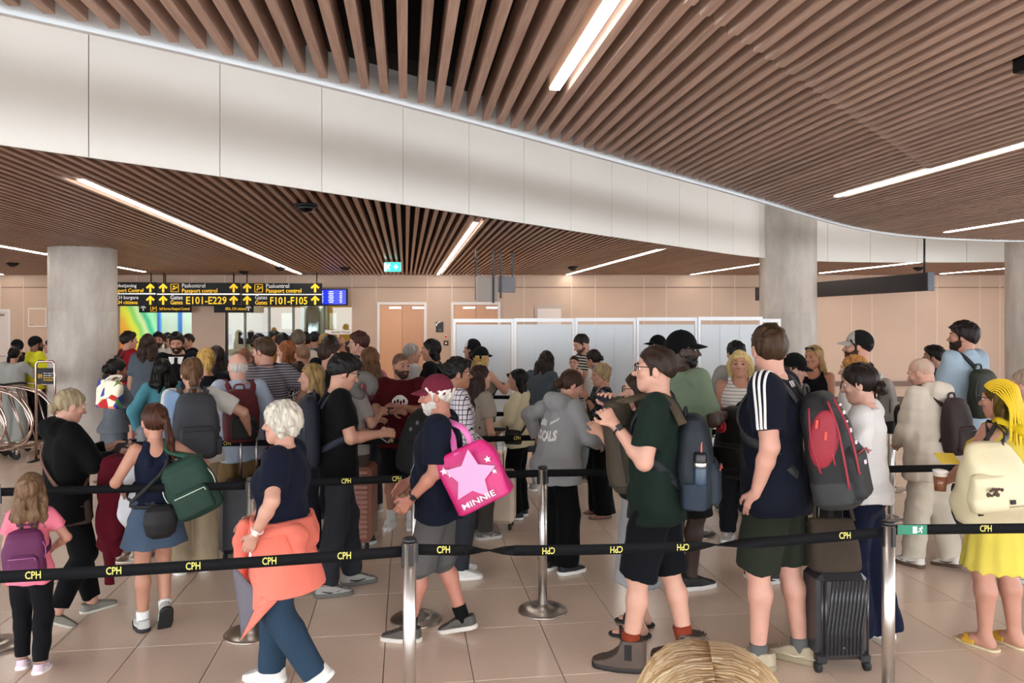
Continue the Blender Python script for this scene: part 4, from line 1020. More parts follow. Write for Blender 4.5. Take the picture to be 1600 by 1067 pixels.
    arR = [(.056, .044), (.041, .028)] if not f_ else [(.049, .038), (.036, .0245)]; arR = [(a*(.5+.5*bk), b*(.6+.4*bk)) for a, b in arR]
    thR = (.086*(.45+.55*bk), .056*(.6+.4*bk)); shR = (.052*(.6+.4*bk), .037)
    def torso_extra(Fd, off=0.0):
        if f_ and bust:
            for s_ in (-1, 1):
                v = sp(1.27-drop); Fd.ell((s_*.068*w+v[0], .085+v[1], 1.275-drop-low*.6), np.array([.062, .055, .065])*bust+off, k=.05)
        if belly: v = sp(1.07-drop); Fd.ell((v[0], .045+v[1], 1.07-drop), (.13+belly*.3+off, .075+belly+off, .14+off), k=.07)
    # --- body
    B = Field(); B.loft(tsec(), k=.03); torso_extra(B)
    B.cone(NK-np.array([0, .005, .03]), NK+np.array([0, .015, .07]), .062 if not f_ else .053, .052 if not f_ else .045, k=.035)
    for i in (0, 1):
        B.cone(SHO[i]+np.array([0, 0, -.005]), elb[i], *arR[0], k=.05); mid = elb[i]*.68+wri[i]*.32; B.cone(elb[i], mid, arR[0][1]*.98, arR[1][0], k=.02); B.cone(mid, wri[i], arR[1][0], arR[1][1], k=.02)
        B.cone(HIP[i]*.86+kne[i]*.14, kne[i], thR[0]*.94, thR[1], k=.05); kv = ank[i]-kne[i]; cv = kne[i]+kv*.3+np.array([0, -.014, 0]); B.cone(kne[i], cv, shR[0], shR[0]*1.06, k=.03); B.cone(cv, ank[i], shR[0]*1.04, shR[1], k=.03)
        Mf = feet[i]; g = lambda *p: np.array(Mf @ Vector(p))
        if not shoes or shoes[0] == 'sandal': B.cone(g(0, -.035, .035), g(0, .07, .045), .033, .034, k=.03); B.cone(g(0, .05, .038), g(.0, .15, .022), .034, .021, k=.03); B.cone(g(0, -.02, .05), g(0, 0, .09), .035, .036, k=.03)
        else: B.cone(g(0, -.03, .035), g(0, .07, .032), .026, .024, k=.01); B.cone(g(0, .05, .032), g(.0, .13, .024), .024, .016, k=.01); B.cone(g(0, -.008, .05), g(0, 0, .09), .030, .035, k=.02)
    parts = []
    v, f = B.mesh(h); parts.append((v, f, 0))
    # head
    Hd = Field(); hp = lambda *p: HC+Rh@(np.array(p)*hd); R_ = Rh; q = hd
    Hd.ell(hp(0, -.014, .026), np.array([.0745, .096, .091])*q, R_, k=.02); Hd.ell(hp(0, .018, -.042), np.array([.059 if not f_ else .056, .074, .070])*q, R_, k=.03)
    Hd.cone(hp(0, .052, -.098), hp(0, .060, -.094), .023*q, .020*q, k=.03)
    for s_ in (-1, 1):
        Hd.cone(hp(s_*.052, -.0, -.055), hp(s_*.016, .055, -.098), .018*q, .020*q, k=.03)
        Hd.cone(hp(s_*.012, .079, .030), hp(s_*.048, .066, .026), .012*q, .010*q, k=.018)
        Hd.ell(hp(s_*.040, .063, -.022), np.array([.022, .018, .018])*q, R_, k=.022)
    Hd.cone(hp(0, -.028, -.055), NK+np.array([0, -.002, -.035]), (.055 if not f_ else .047)*(.5+.5*bk), .062 if not f_ else .052, k=.03)
    for s_ in (-1, 1): Hd.ell(hp(s_*.033, .096, .007), np.array([.017, .017, .011])*q, R_, k=.012, op=-1)
    for s_ in (-1, 1): Hd.cone(hp(s_*.021, .0835, .0165), hp(s_*.045, .0795, .0145), .0062*q, .0055*q, k=.004); Hd.cone(hp(s_*.022, .0820, -.0075), hp(s_*.044, .0785, -.0065), .0048*q, .0045*q, k=.004)
    Hd.cone(hp(0, .086, .010), hp(0, .110, -.030), .0085*q, .0125*q, k=.016)
    for s_ in (-1, 1): Hd.ell(hp(s_*.012, .098, -.033), np.array([.009, .010, .008])*q, R_, k=.008)
    Hd.cone(hp(-.017, .083, -.060), hp(.017, .083, -.060), .0075*q, .0075*q, k=.008); Hd.cone(hp(-.014, .082, -.073), hp(.014, .082, -.073), .0085*q, .0085*q, k=.008)
    Hd.cone(hp(-.019, .0945, -.0665), hp(.019, .0945, -.0665), .0028*q, .0028*q, k=.004, op=-1)
    for s_ in (-1, 1):
        Re = R_@np.array(Matrix.Rotation(s_*-.35, 3, 'Z') @ Matrix.Rotation(-.2, 3, 'X')); Hd.ell(hp(s_*.081, -.014, -.012), np.array([.0095, .020, .032])*q, Re, k=.008); Hd.ell(hp(s_*.091, -.010, -.010), np.array([.006, .010, .018])*q, Re, k=.006, op=-1)
    v, f = Hd.mesh(hf)
    c = v[f].mean(1); cl = ((c-HC)@Rh)/hd; lip = (np.abs(cl[:, 0]) < .024-.0*cl[:, 0]) & (np.abs(cl[:, 2]+.0665) < .0125*(1-(np.abs(cl[:, 0])/.03)**2)) & (cl[:, 1] > .078)
    parts.append((v, f, lip.astype(np.int32)))
    # hands
    hands = []
    for i, s_ in enumerate((-1, 1)):
        d = nrm(wri[i]-elb[i]); n = np.array(pn[i], float) if pn[i] is not None else (np.array([-s_, .15, 0]) if d[2] < -.6 else np.array([-s_*.75, .1, -.55]))
        n = nrm(n-d*(n@d)); sd = np.cross(d, n); thumb = sd if (sd@np.array([0, 1, .6])) > 0 else -sd
        Hn = Field(); P0 = wri[i]; sc = (.92 if f_ else 1.0)*(.9+.1*hd); kn = []
        for j, (o, fl) in enumerate(((.030, .072), (.010, .080), (-.010, .074), (-.029, .058))):
            kp = P0+(d*.090+thumb*o+n*(-.004 if j in (1, 2) else 0))*sc; Hn.cone(P0+d*.01*sc+thumb*o*.45*sc, kp, .0155*sc, .0125*sc, k=.012)
            a, ang = kp, curl[i]*(.45+.12*j)
            for m_, (frac_, r0, r1) in enumerate(((.45, .0095, .0088), (.32, .0088, .0080), (.26, .0080, .0066))):
                ang2 = ang*(1, 2.1, 2.9)[m_]; dr = d*math.cos(ang2)+n*math.sin(ang2); b = a+dr*fl*frac_*sc; Hn.cone(a, b, r0*sc, r1*sc, k=.004); a = b
        t0 = P0+(d*.025+thumb*.022)*sc; t1 = t0+(d*.035+thumb*.030+n*.012)*sc; t2 = t1+(d*.030+thumb*.008+n*(.010+.014*curl[i]))*sc; t3 = t2+(d*.024+n*.01-thumb*.004*curl[i])*sc
        Hn.cone(t0, t1, .016*sc, .0125*sc, k=.012); Hn.cone(t1, t2, .0115*sc, .0098*sc, k=.004); Hn.cone(t2, t3, .0098*sc, .0075*sc, k=.004)
        Hn.cone(elb[i]*.12+wri[i]*.88, wri[i]+d*.012, arR[1][1]*1.02, .021*sc, k=.02)
        hands.append(dict(c=P0+d*.075*sc+n*.03*sc, d=d, n=n, t=thumb, w=P0))
        if Y < 10: v, f = Hn.mesh(hf if Y < 7 else .0075); parts.append((v, f, 0))
        else: Hn.mesh; v, f = Hn.mesh(.011); parts.append((v, f, 0))
    rec['hands'] = hands
    sk = skin_m(skin); body = np_mesh('body', parts, [sk, mat('lips', lips, .45)])
    link('body', body, root)
    # eyes and brows
    if eyes:
        mb = MB(); Rm = Matrix(Rh.tolist())
        for s_ in (-1, 1):
            c = Vector(hp(s_*.0325, .0750, .005)); R90 = Rm @ Matrix.Rotation(-math.pi/2, 3, 'X')
            prof = [(.0114*math.sin(t)*hd, .0114*math.cos(t)*hd) for t in [math.pi*i/8 for i in range(9)]]
            mb.cur = 0; mb.lathe([(max(r, 1e-4), -z) for r, z in prof[:7]], c, 12, R90); mb.cur = 1; mb.lathe([(max(r*1.03, 1e-4), -z*-1.03) for r, z in prof[3::-1]], c, 12, R90)
        mb.build('eyes', [EYEW, mat('iris', '2c2019', .15)], root)
        bc = eyebrow or (hair[1] if hair[0] != 'bald' else '3a2a20')
        E = Field()
        for s_ in (-1, 1): E.chain([hp(s_*.014, .0905, .026), hp(s_*.032, .0875, .033), hp(s_*.050, .073, .026)], [.0045*hd, .0045*hd, .003*hd], k=.003, kk=.003)
        v, f = E.mesh(max(hf*.7, .004)); link('eyebrows', np_mesh('eyebrows', [(v, f, 0)], [hair_m(bc)]), root)
    # --- hair
    kind = hair[0]; hc_ = hair[1]; hlen = hair[2] if len(hair) > 2 else None; hs = hair[3] if len(hair) > 3 else 1.0
    hm = hair_m(hc_, hair[4] if len(hair) > 4 else None)
    if kind != 'none':
        G = Field(); cr = np.random.RandomState(len(PEOPLE)+3); th_ = {'buzz': .005, 'crop': .009, 'short': .015, 'mop': .026, 'curly': .026, 'afro': .05}.get(kind, .014)*hs
        up = Rh@np.array([0, 0, 1.]); fw = Rh@np.array([0, 1., 0]); bk_ = -fw; rt = Rh@np.array([1., 0, 0])
        if kind != 'ring':
            G.ell(hp(0, -.018, .028), np.array([.077+th_*.8, .098+th_, .092+th_*1.1])*q, R_, k=.015)
            if kind == 'mop': G.ell(hp(.01, .03, .085), np.array([.075, .07, .045])*q, R_, k=.03)
            if kind == 'short': G.ell(hp(0, .03, .085), np.array([.06, .055, .032])*q, R_, k=.03)
        line = {'bob': (.072, 1.02), 'loose': (.070, 1.02), 'long': (.068, 1.0), 'mop': (.055, .62), 'short': (.064, .72), 'crop': (.070, .64), 'buzz': (.068, .70), 'curly': (.050, 1.15)}.get(kind, (.060, .98))
        hz = HC
        def hairline(X, Yy, Zz):
            a = (X-hz[0]); b = (Yy-hz[1]); c = (Zz-hz[2])
            ly = (a*Rh[0, 1]+b*Rh[1, 1]+c*Rh[2, 1])/hd; lz = (a*Rh[0, 2]+b*Rh[1, 2]+c*Rh[2, 2])/hd; lx = (a*Rh[0, 0]+b*Rh[1, 0]+c*Rh[2, 0])/hd
            return ((line[0]-(.085-ly)*line[1])-.12*np.clip(np.abs(lx)-.05, 0, 1)*(ly > 0)-lz)*.75*hd
        parts = []
        if kind == 'ring':   # bald on top
            G.ell(hp(0, -.02, -.002), np.array([.084, .101, .070])*q, R_, k=.01); line = (.062, .92)
            G.cut(hairline); G.cut(lambda X, Yy, Zz: (((X-hz[0])*Rh[0, 2]+(Yy-hz[1])*Rh[1, 2]+(Zz-hz[2])*Rh[2, 2])-.050*hd-.30*((Yy-hz[1])*-1).clip(0, 1)))
        else: G.cut(hairline)
        if kind in ('mop', 'short') and not cap:
            for _ in range(26 if kind == 'mop' else 18):
                t, ph = cr.uniform(0, 6.283), cr.uniform(.25, 1.5); dv = np.array([math.cos(t)*math.cos(ph), math.sin(t)*math.cos(ph), math.sin(ph)])
                a_ = np.array([0, -.02, .028])+dv*np.array([.078, .098, .094])*(1+th_*5); b_ = a_+np.array([cr.uniform(-.03, .03), .035, -.004]); G.cone(hp(*a_), hp(*b_), .013*q, .007*q, k=.012)
        if kind == 'loose' and hs > 1.2:
            for s_ in (-1, 1): G.ell(hp(s_*.048, -.02, .088), np.array([.052, .085, .045])*q, R_, k=.008)
        if cap: G.cut(lambda X, Yy, Zz: (((X-hz[0])*Rh[0, 2]+(Yy-hz[1])*Rh[1, 2]+(Zz-hz[2])*Rh[2, 2])-.036*hd))
        if kind == 'curly':
            for _ in range(95):
                t, ph = cr.uniform(0, 6.283), cr.uniform(-1.05, 1.5); dv = np.array([math.cos(t)*math.cos(ph), math.sin(t)*math.cos(ph), math.sin(ph)])
                if dv[1] > .55 and dv[2] < .55: continue
                G.ell(hp(*(np.array([0, -.022, .018])+dv*np.array([.083, .10, .100])*(1.0+.07*hs))), np.array([1, 1, 1])*cr.uniform(.016, .027)*q, k=.007)
        G.disp = wav(.0035 if kind != 'buzz' else .001, 95, 5+len(PEOPLE), (1, 1, .35)) if hs <= 1.2 or kind != 'loose' else wav(.0022, 210, 5, (1, .10, .25))
        v, f = G.mesh(max(hf, .006)); parts.append((v, f, 0))
        if kind in ('short', 'crop', 'mop') and not f_:
            Gs = Field()
            for s_ in (-1, 1): Gs.cone(hp(s_*.0765, .012, .020), hp(s_*.0735, .014, -.030), .011*q, .006*q, k=.004); Gs.cone(hp(s_*.066, .050, .055), hp(s_*.0745, .018, .015), .010*q, .009*q, k=.006)
            v, f = Gs.mesh(max(hf, .0055)); parts.append((v, f, 0))
        Gl = Field(); nk = NK
        if kind in ('long', 'loose'):
            L_ = hlen or .30; wd = .062*hs
            base = hp(0, -.07, .03); e = nk+np.array([0, -.075-.01, -L_+.10])
            for s_ in (-1, -.45, .45, 1):
                st = hp(s_*.062, -.05 if abs(s_) < 1 else -.012, .045 if not cap else -.025); md = hp(s_*.078, -.075 if abs(s_) < 1 else -.035, -.07); md = md if abs(s_) < 1 else md
                en = np.array([nk[0]+s_*(.085+.02*hs), nk[1]-.085+(.05 if abs(s_) == 1 else 0), HC[2]-L_]); mid2 = md*.5+en*.5+np.array([s_*.012, -.01, 0])
                Gl.chain([st, md, mid2, en], [.034*hs, .040*hs, .040*hs, .022*hs], k=.03, kk=.03)
        if kind == 'braids':
            for s_ in (-1, -.4, .4, 1): Gl.chain([hp(s_*.062, -.05 if abs(s_) < 1 else -.02, .045), hp(s_*.074, -.075 if abs(s_) < 1 else -.04, -.06), np.array([nk[0]+s_*.095, nk[1]-.095+(.05 if abs(s_) == 1 else 0), HC[2]-.28])], [.030, .034, .022], k=.03, kk=.03)
        if kind == 'ponytail':
            L_ = hlen or .28; off = hair[5] if len(hair) > 5 else 0.0
            p0 = hp(0, -.105, .035); p1 = hp(off*.3, -.135, .005); p2 = np.array([p1[0]+off*.5, p1[1]-.012, p1[2]-L_*.45]); p3 = np.array([p1[0]+off, p1[1]+.015, p1[2]-L_])
            Gl.chain([p0, p1, p2, p3], [.020, .030, .034, .008], k=.01, kk=.02)
        if kind == 'bun':
            bz = hlen if hlen is not None else .0; Gl.ell(hp(0, -.118, bz), np.array([.046, .038, .042])*hs*q, R_, k=.01); Gl.ell(hp(.012, -.125, bz-.02), np.array([.03, .03, .03])*hs*q, R_, k=.01)
        if kind == 'bob':
            L_ = hlen or .16
            for s_ in (-1, -.4, .4, 1): Gl.chain([hp(s_*.06, -.04, .05 if not cap else -.02), hp(s_*.080, -.045, -.03), np.array([nk[0]+s_*.078, nk[1]-.045, HC[2]-L_])], [.036, .040, .026], k=.03, kk=.03)
        if Gl.p:
            Gl.disp = wav(.0045, 120, 9+len(PEOPLE), (1, 1, .08)); v, f = Gl.mesh(max(hf, .0065)); parts.append((v, f, 0))
        if kind == 'braids':
            mb = MB()
            for k_ in range(19):
                be = math.radians(-84+168*k_/18); pts = []
                for i_ in range(7):
                    ph = math.radians(38+118*i_/6); pts.append(hp(.090*math.sin(be), -.018+.110*math.cos(be)*math.cos(ph), .030+.105*math.cos(be)*math.sin(ph)*.97+.012*(1-math.cos(be))))
                s2 = hp(.104*math.sin(be), -.095-.035*math.cos(be), -.045); en = np.array([nk[0]+.125*math.sin(be)+cr.uniform(-.012, .012), nk[1]-.075-.07*math.cos(be)+cr.uniform(-.02, .02), HC[2]-.33+cr.uniform(-.06, .03)])
                pts += [s2, (s2+en)/2+np.array([.012*math.sin(be), -.012, 0]), en]; pp_ = smoothpath(pts, 3); mb.tube(pp_, [.0062]*(len(pp_)-1)+[.004], 6)
            ob = mb.build('braid_strands', mat('yellow_braid', 'e8c21a', .55, bump=.5, bscale=170), root)
        link('hair', np_mesh('hair', parts, [hm]), root)
    # --- beard
    if beard:
        Bf = Field(); tb = beard[1] if len(beard) > 1 else .008
        Bf.ell(hp(0, .018, -.042), np.array([.060+tb*.6, .075+tb, .072+tb])*q, R_, k=.02); Bf.cone(hp(0, .052, -.098), hp(0, .062, -.096), (.023+tb)*q, (.021+tb)*q, k=.03)
        for s_ in (-1, 1): Bf.cone(hp(s_*.053, 0, -.055), hp(s_*.016, .055, -.098), (.018+tb)*q, (.020+tb)*q, k=.02)
        Bf.cone(hp(-.026, .080, -.050), hp(.026, .080, -.050), (.006+tb)*q, (.006+tb)*q, k=.01)
        Bf.ell(hp(0, .097, -.0665), np.array([.019, .02, .0055])*q, R_, k=.004, op=-1)
        def bcut(X, Yy, Zz):
            a = (X-HC[0]); b = (Yy-HC[1]); c = (Zz-HC[2]); ly = (a*Rh[0, 1]+b*Rh[1, 1]+c*Rh[2, 1])/hd; lz = (a*Rh[0, 2]+b*Rh[1, 2]+c*Rh[2, 2])/hd
            return np.maximum(lz-(-.006-.72*np.clip(ly, 0, .056)+.25*np.clip(ly-.066, 0, 1)), -.006-ly)*hd
        Bf.cut(bcut); Bf.disp = wav(.0025, 150, 4); v, f = Bf.mesh(max(hf, .0055)); link('beard', np_mesh('beard', [(v, f, 0)], [hair_m(beard[0])]), root)
    # --- glasses
    Rm4 = Matrix.Translation(Vector(HC)) @ Matrix(Rh.tolist()).to_4x4() @ Matrix.Scale(hd, 4)
    if glasses:
        mb = MB(); gz, gy = (.008, .104) if glasses != 'top' else (.088, .07)
        for s_ in (-1, 1):
            mb.tube([(s_*.034+.024*math.cos(t)*(1+.12*abs(math.cos(t))), gy-.012*abs(math.cos(t))*(1 if s_*math.cos(t) > 0 else 0), gz+.020*math.sin(t)) for t in [i*math.pi/8 for i in range(16)]], .0024, 5, closed=True)
            mb.tube([(s_*.060, gy-.012, gz+.006), (s_*.080, .04, gz+.008), (s_*.083, -.015, gz+.004), (s_*.083, -.03, gz-.010)], .0022, 5)
            if glasses == 'top': mb.lathe([(.022, -.001), (.022, .001)], (s_*.034, gy-.003, gz), 12, Matrix.Rotation(math.pi/2, 3, 'X'))
        mb.tube([(-.010, gy, gz+.006), (0, gy+.004, gz+.009), (.010, gy, gz+.006)], .0024, 5)
        o = mb.build('glasses', mat('glasses_frame', '15120f', .25), root, mx=Rm4)
    # --- cap
    if cap:
        cc, back_ = cap[0], (cap[1] if len(cap) > 1 else 'front'); cm = M_(cc); G = Field(); I3 = np.eye(3)
        G.ell((0, -.018, .034), (.089, .110, .110), None, k=.01); tilt = .12
        if back_ == 'beanie': G.cut(lambda X, Yy, Zz: (.02+.25*(Yy+.018))-Zz)
        else: G.cut(lambda X, Yy, Zz: (.010+.36*(Yy+.018))-Zz)
        v, f = G.mesh(max(hf/hd, .007)); mi = 0
        mats_ = [cm]
        if len(cap) > 2 and cap[2]:
            mats_.append(M_(cap[2])); mi = (v[f].mean(1)[:, 1] < .02).astype(np.int32)
        co = link('cap', np_mesh('cap', [(v, f, mi)], mats_), root, Rm4)
        if back_ in ('front', 'back'):
            s_ = 1 if back_ == 'front' else -1; mb = MB(); vs = []; n1, n2 = 12, 4
            for layer in (0, -.004):
                for i in range(n1+1):
                    a = math.radians(-58+116*i/n1)
                    for j in range(n2+1):
                        t = j/n2; yb = .104*math.cos(a); ye = yb+.078*(math.cos(a*1.5)**.5 if abs(a) < 1.04 else 0)
                        vs.append((.084*math.sin(a), s_*((-.018*s_)+yb+(ye-yb)*t), .050-.022*t-.026*abs(math.sin(a))**2+layer))
            W = (n1+1)*(n2+1); fs = []
            for i in range(n1):
                for j in range(n2):
                    p = i*(n2+1)+j; fs += [(p, p+n2+1, p+n2+2, p+1), (W+p, W+p+1, W+p+n2+2, W+p+n2+1)]
            for i in range(n1): p = i*(n2+1)+n2; fs.append((p, p+n2+1, W+p+n2+1, W+p))
            mb.add(vs, fs, True); mb.build('brim', M_(cap[3]) if len(cap) > 3 and cap[3] else cm, co)
        mb = MB(); mb.lathe([(.0, .003), (.006, .002), (.007, -.003)], (0, -.018, .144), 8); mb.build('button', cm, co)
    # --- clothes
    if top: wear_top(rec, root, top, tsec, torso_extra, arR, h, NK)
    for b_ in (bottom if isinstance(bottom, list) else [bottom] if bottom else []): wear_bottom(rec, root, b_, tsec, torso_extra, thR, shR, h)
    if socks:
        for i in (0, 1):
            G = Field(); t = ank[i]+(kne[i]-ank[i])*socks[1]; G.cone(np.array(feet[i] @ Vector((0, -.006, .05))), t, .0445, shR[1]+(shR[0]*1.04-shR[1])*min(socks[1]*1.35, 1)+.008, k=.01, flat=True)
            v, f = G.mesh(min(h, .012)); link('sock', np_mesh('sock', [(v, f, 0)], [M_(socks[0])]), root)
    if shoes:
        for i in (0, 1): put_shoe(root, shoes, feet[i], i)
    if watch:
        i = 0 if watch[0] == 'L' else 1; d = Vector(hands[i]['d']); p = Vector(wri[i])-d*.035; mb = MB(); a = d.orthogonal().normalized(); b = d.cross(a); rr = arR[1][1]*1.12+.003
        mb.tube([p+a*math.cos(t)*rr+b*math.sin(t)*rr for t in [k*math.pi/8 for k in range(16)]], .006, 6, closed=True)
        n = -Vector(hands[i]['n']); n = (n-d*(n @ d)).normalized(); Rw_ = Matrix((d.cross(n), d, n)).transposed(); mb.rbox(p+n*(rr+.004), (.036, .036, .010), .006, Rw_)
        mb.build('watch' if watch[1] != 'band' else 'wristband', mat('watch_strap', watch[2] if len(watch) > 2 else '141416', .35), root)
    PEOPLE.append(rec); return rec

def wear_top(rec, root, t, tsec, extra, arR, h, NK):
    o = t.get('o', .014); lo = t.get('loose', 1.0); rec['loose'] = lo; hem = t.get('hem', .90)-rec['drop']; sl = t.get('sl', .55); zn = t.get('neck', 1.475)-rec['drop']-rec['low']; SHO, elb, wri = rec['sho'], rec['elb'], rec['wri']
    G = Field(); s = tsec(o*lo, max(hem, .80), zn, bl=1.1); 
    s = [(z, a+.022*min(max((1.06-rec['drop']-z)/.1, 0), 1), b+.016*min(max((1.06-rec['drop']-z)/.1, 0), 1), x0, y0) for z, a, b, x0, y0 in s] if not t.get('tuck') else s
    ha = max([q[1] for q in s if q[0] < 1.0-rec['drop']] or [0]); hb = max([q[2] for q in s if q[0] < 1.0-rec['drop']] or [0]); s = [(z, max(a, ha) if z < .95-rec['drop'] else a, max(b, hb) if z < .95-rec['drop'] else b, x0, y0) for z, a, b, x0, y0 in s]
    fl = t.get('flare', 0.0)
    if hem < s[0][0]-.01 or fl or t.get('smooth'):
        a = s[0]; s = [(hem, max(a[1], .17)+fl, max(a[2], .12)+fl, a[3], a[4])]+[q for q in s if q[0] > hem+.05]
    if t.get('straight'):  # hangs straight from the chest
        ch = max(q[1] for q in s if q[0] > 1.15-rec['drop']-rec['low']*.5); cb = max(q[2] for q in s if q[0] > 1.1-rec['drop']-rec['low']*.5); s = [(z, max(a, ch*t['straight']) if z < 1.3-rec['drop'] else a, max(b, cb*t['straight']*.97) if z < 1.28-rec['drop'] else b, x0, y0) for z, a, b, x0, y0 in s]
    G.loft(s, k=.02); extra(G, o*.8)
    if sl == 0:
        for i in (0, 1):
            v = SHO[i]; pts = [v+np.array([-.075*(1 if i else -1), .085, -.12]), v+np.array([-.085*(1 if i else -1), .01, .052]), v+np.array([-.085*(1 if i else -1), -.085, -.10])]
            G.chain(pts, [.026, .022, .026], k=.01, kk=.01)
        G.cut(lambda X, Y, Z: Z-(zn-.10+.0*Y)) if False else None
    else:
        r0 = arR[0][0]+o+.004*lo
        for i in (0, 1):
            sh = SHO[i]+np.array([-.012*(1 if i else -1), 0, .0])
            if sl <= 1:
                e = SHO[i]+(elb[i]-SHO[i])*sl; r1 = (arR[0][0]+(arR[0][1]-arR[0][0])*sl)+o+.010*lo; G.cone(sh, e, r0, r1, k=.03, flat=True)
            else:
                G.cone(sh, elb[i], r0, arR[0][1]+o*1.1+.004*lo, k=.03); e = elb[i]+(wri[i]-elb[i])*(sl-1); G.cone(elb[i], e, arR[0][1]+o*1.1+.004*lo, arR[1][1]+o*.9+.003*lo, k=.015, flat=True)
    if t.get('hood'):
        b = NK; lq = lo-1; G.ell(b+np.array([0, -.075-.02*lq, -.01+.01*lq]), (.115+.015*lq, .065+.012*lq, .075+.004*lq), None, k=.03); G.cone(b+np.array([-.07, .03, .0]), b+np.array([-.07, -.05, .025]), .03, .04, k=.03); G.cone(b+np.array([.07, .03, .0]), b+np.array([.07, -.05, .025]), .03, .04, k=.03); zn += .06
    if t.get('collar'):
        for a in range(8):
            w0, w1 = a*math.pi/4, (a+1)*math.pi/4; g = lambda w_: NK+np.array([.066*math.cos(w_), .058*math.sin(w_)+.004, .012-.012*math.sin(w_)]); G.cone(g(w0), g(w1), .013, .013, k=.006)
        zn += .03
    amp = t.get('fold', .0075)
    G.disp = wavo(amp, t.get('ff', 26), 11+len(PEOPLE)*3, (1, 1, .55))
    if t.get('quilt'): w0 = G.disp; G.disp = lambda X, Y, Z: w0(X, Y, Z)-(.009*np.abs(np.sin(Z*26))).astype(np.float32)
    if t.get('vneck') or sl == 0:
        dp = t.get('vneck', .10); c = NK+np.array([0, .05, .02-.0]); G.ell(c, (.085 if sl == 0 else .06, .14, dp), None, k=.01, op=-1)
        if sl == 0: G.ell(NK+np.array([0, -.10, .05]), (.10, .075, t.get('scoop', .11)), None, k=.01, op=-1)
    v, f = G.mesh(h)
    mats = [M_(t['c'])]; mi = 0
    ob = link(t.get('name', 'shirt'), np_mesh('shirt', [(v, f, mi)], mats), root)
    rec['top_ob'] = ob; rec['topf'] = s; return ob

def wear_bottom(rec, root, b, tsec, extra, thR, shR, h):
    o = b.get('o', .011); ln = b.get('ln', 2.0); wide = b.get('wide', 1.0); dr = rec['drop']; wz = b.get('waist', 1.04)-dr; G = Field(); hip, kne, ank = rec['hip'], rec['kne'], rec['ank']
    if b.get('kind') == 'skirt':
        hem = b['hem']; s = [(z, max(a1, (.182*(.45+.55*rec['bulk'])+.010)) if z < .93-dr else a1, max(b1, .112*(.45+.55*rec['bulk'])+.010) if z < .93-dr else b1, x0, y0) for z, a1, b1, x0, y0 in tsec(o, .86-dr, wz)]; a = s[0]; fl = b.get('flare', .05); kb = .45+.55*rec['bulk']; mid = [(hem+(a[0]-hem)*t, max(a[1]*1.02, .182*kb+.012)+fl*(1-t), max(a[2]*1.1, .112*kb+.012)+fl*(1-t), a[3], a[4]+rec['lean']*0) for t in (0, .33, .66)]
        fx = np.mean([k[1] for k in ank])*.5; mid = [(z, a1, b1, x0, y0+fx*(1-i/3)) for i, (z, a1, b1, x0, y0) in enumerate(mid)]
        G.loft(mid+s, k=.02); nf = b.get('pleat', 0)
        G.disp = (lambda X, Y, Z: (.006*np.sin(np.arctan2(X, Y)*nf)*np.clip((wz-Z)*2, 0, 1)).astype(np.float32)) if nf else wavo(.006, 22, 31+len(PEOPLE), (1, 1, .1))
        if b.get('hemfn'): G.cut(lambda X, Y, Z: b['hemfn'](X, Y)-Z)
        if b.get('scallop'): G.cut(lambda X, Y, Z: hem+.018*np.abs(np.sin(np.arctan2(X, Y)*11))-Z)
    else:
        G.loft(tsec(o, .82-dr, wz), k=.02)
        for i in (0, 1):
            r0, r1 = thR[0]+o+.004, thR[1]+o*1.2+.010*wide
            if ln <= 1:
                e = hip[i]+(kne[i]-hip[i])*ln; G.cone(hip[i]*.86+kne[i]*.14, e, r0*.94+.006, (thR[0]+(thR[1]-thR[0])*ln)+o+.018*wide, k=.05, flat=True)
            else:
                G.cone(hip[i]*.86+kne[i]*.14, kne[i], r0*.94, r1, k=.05); e = kne[i]+(ank[i]-kne[i])*(ln-1)
                rk = shR[0]+o+.010*wide
                if ln > 1.5: cv = kne[i]+(ank[i]-kne[i])*.3+np.array([0, -.014, 0]); G.cone(kne[i], cv, shR[0]+o+.002, shR[0]*1.06+o+.002, k=.03); G.cone(cv, e, shR[0]*1.04+o+.002, shR[1]+o+.004, k=.03, flat=True)
                G.cone(kne[i], e, max(r1, rk) if wide > .6 else rk, shR[1]+o+.018*wide+(.0 if wide < 1.5 else .02*(wide-1)), k=.03, flat=True)
        extra_belly = None
        G.disp = wavo(b.get('fold', .0065), 28, 17+len(PEOPLE), (1, 1, .5))
    v, f = G.mesh(h); ob = link(b.get('name', 'trousers'), np_mesh('trousers', [(v, f, 0)], [M_(b['c'])]), root); rec['bot_ob'] = ob; return ob

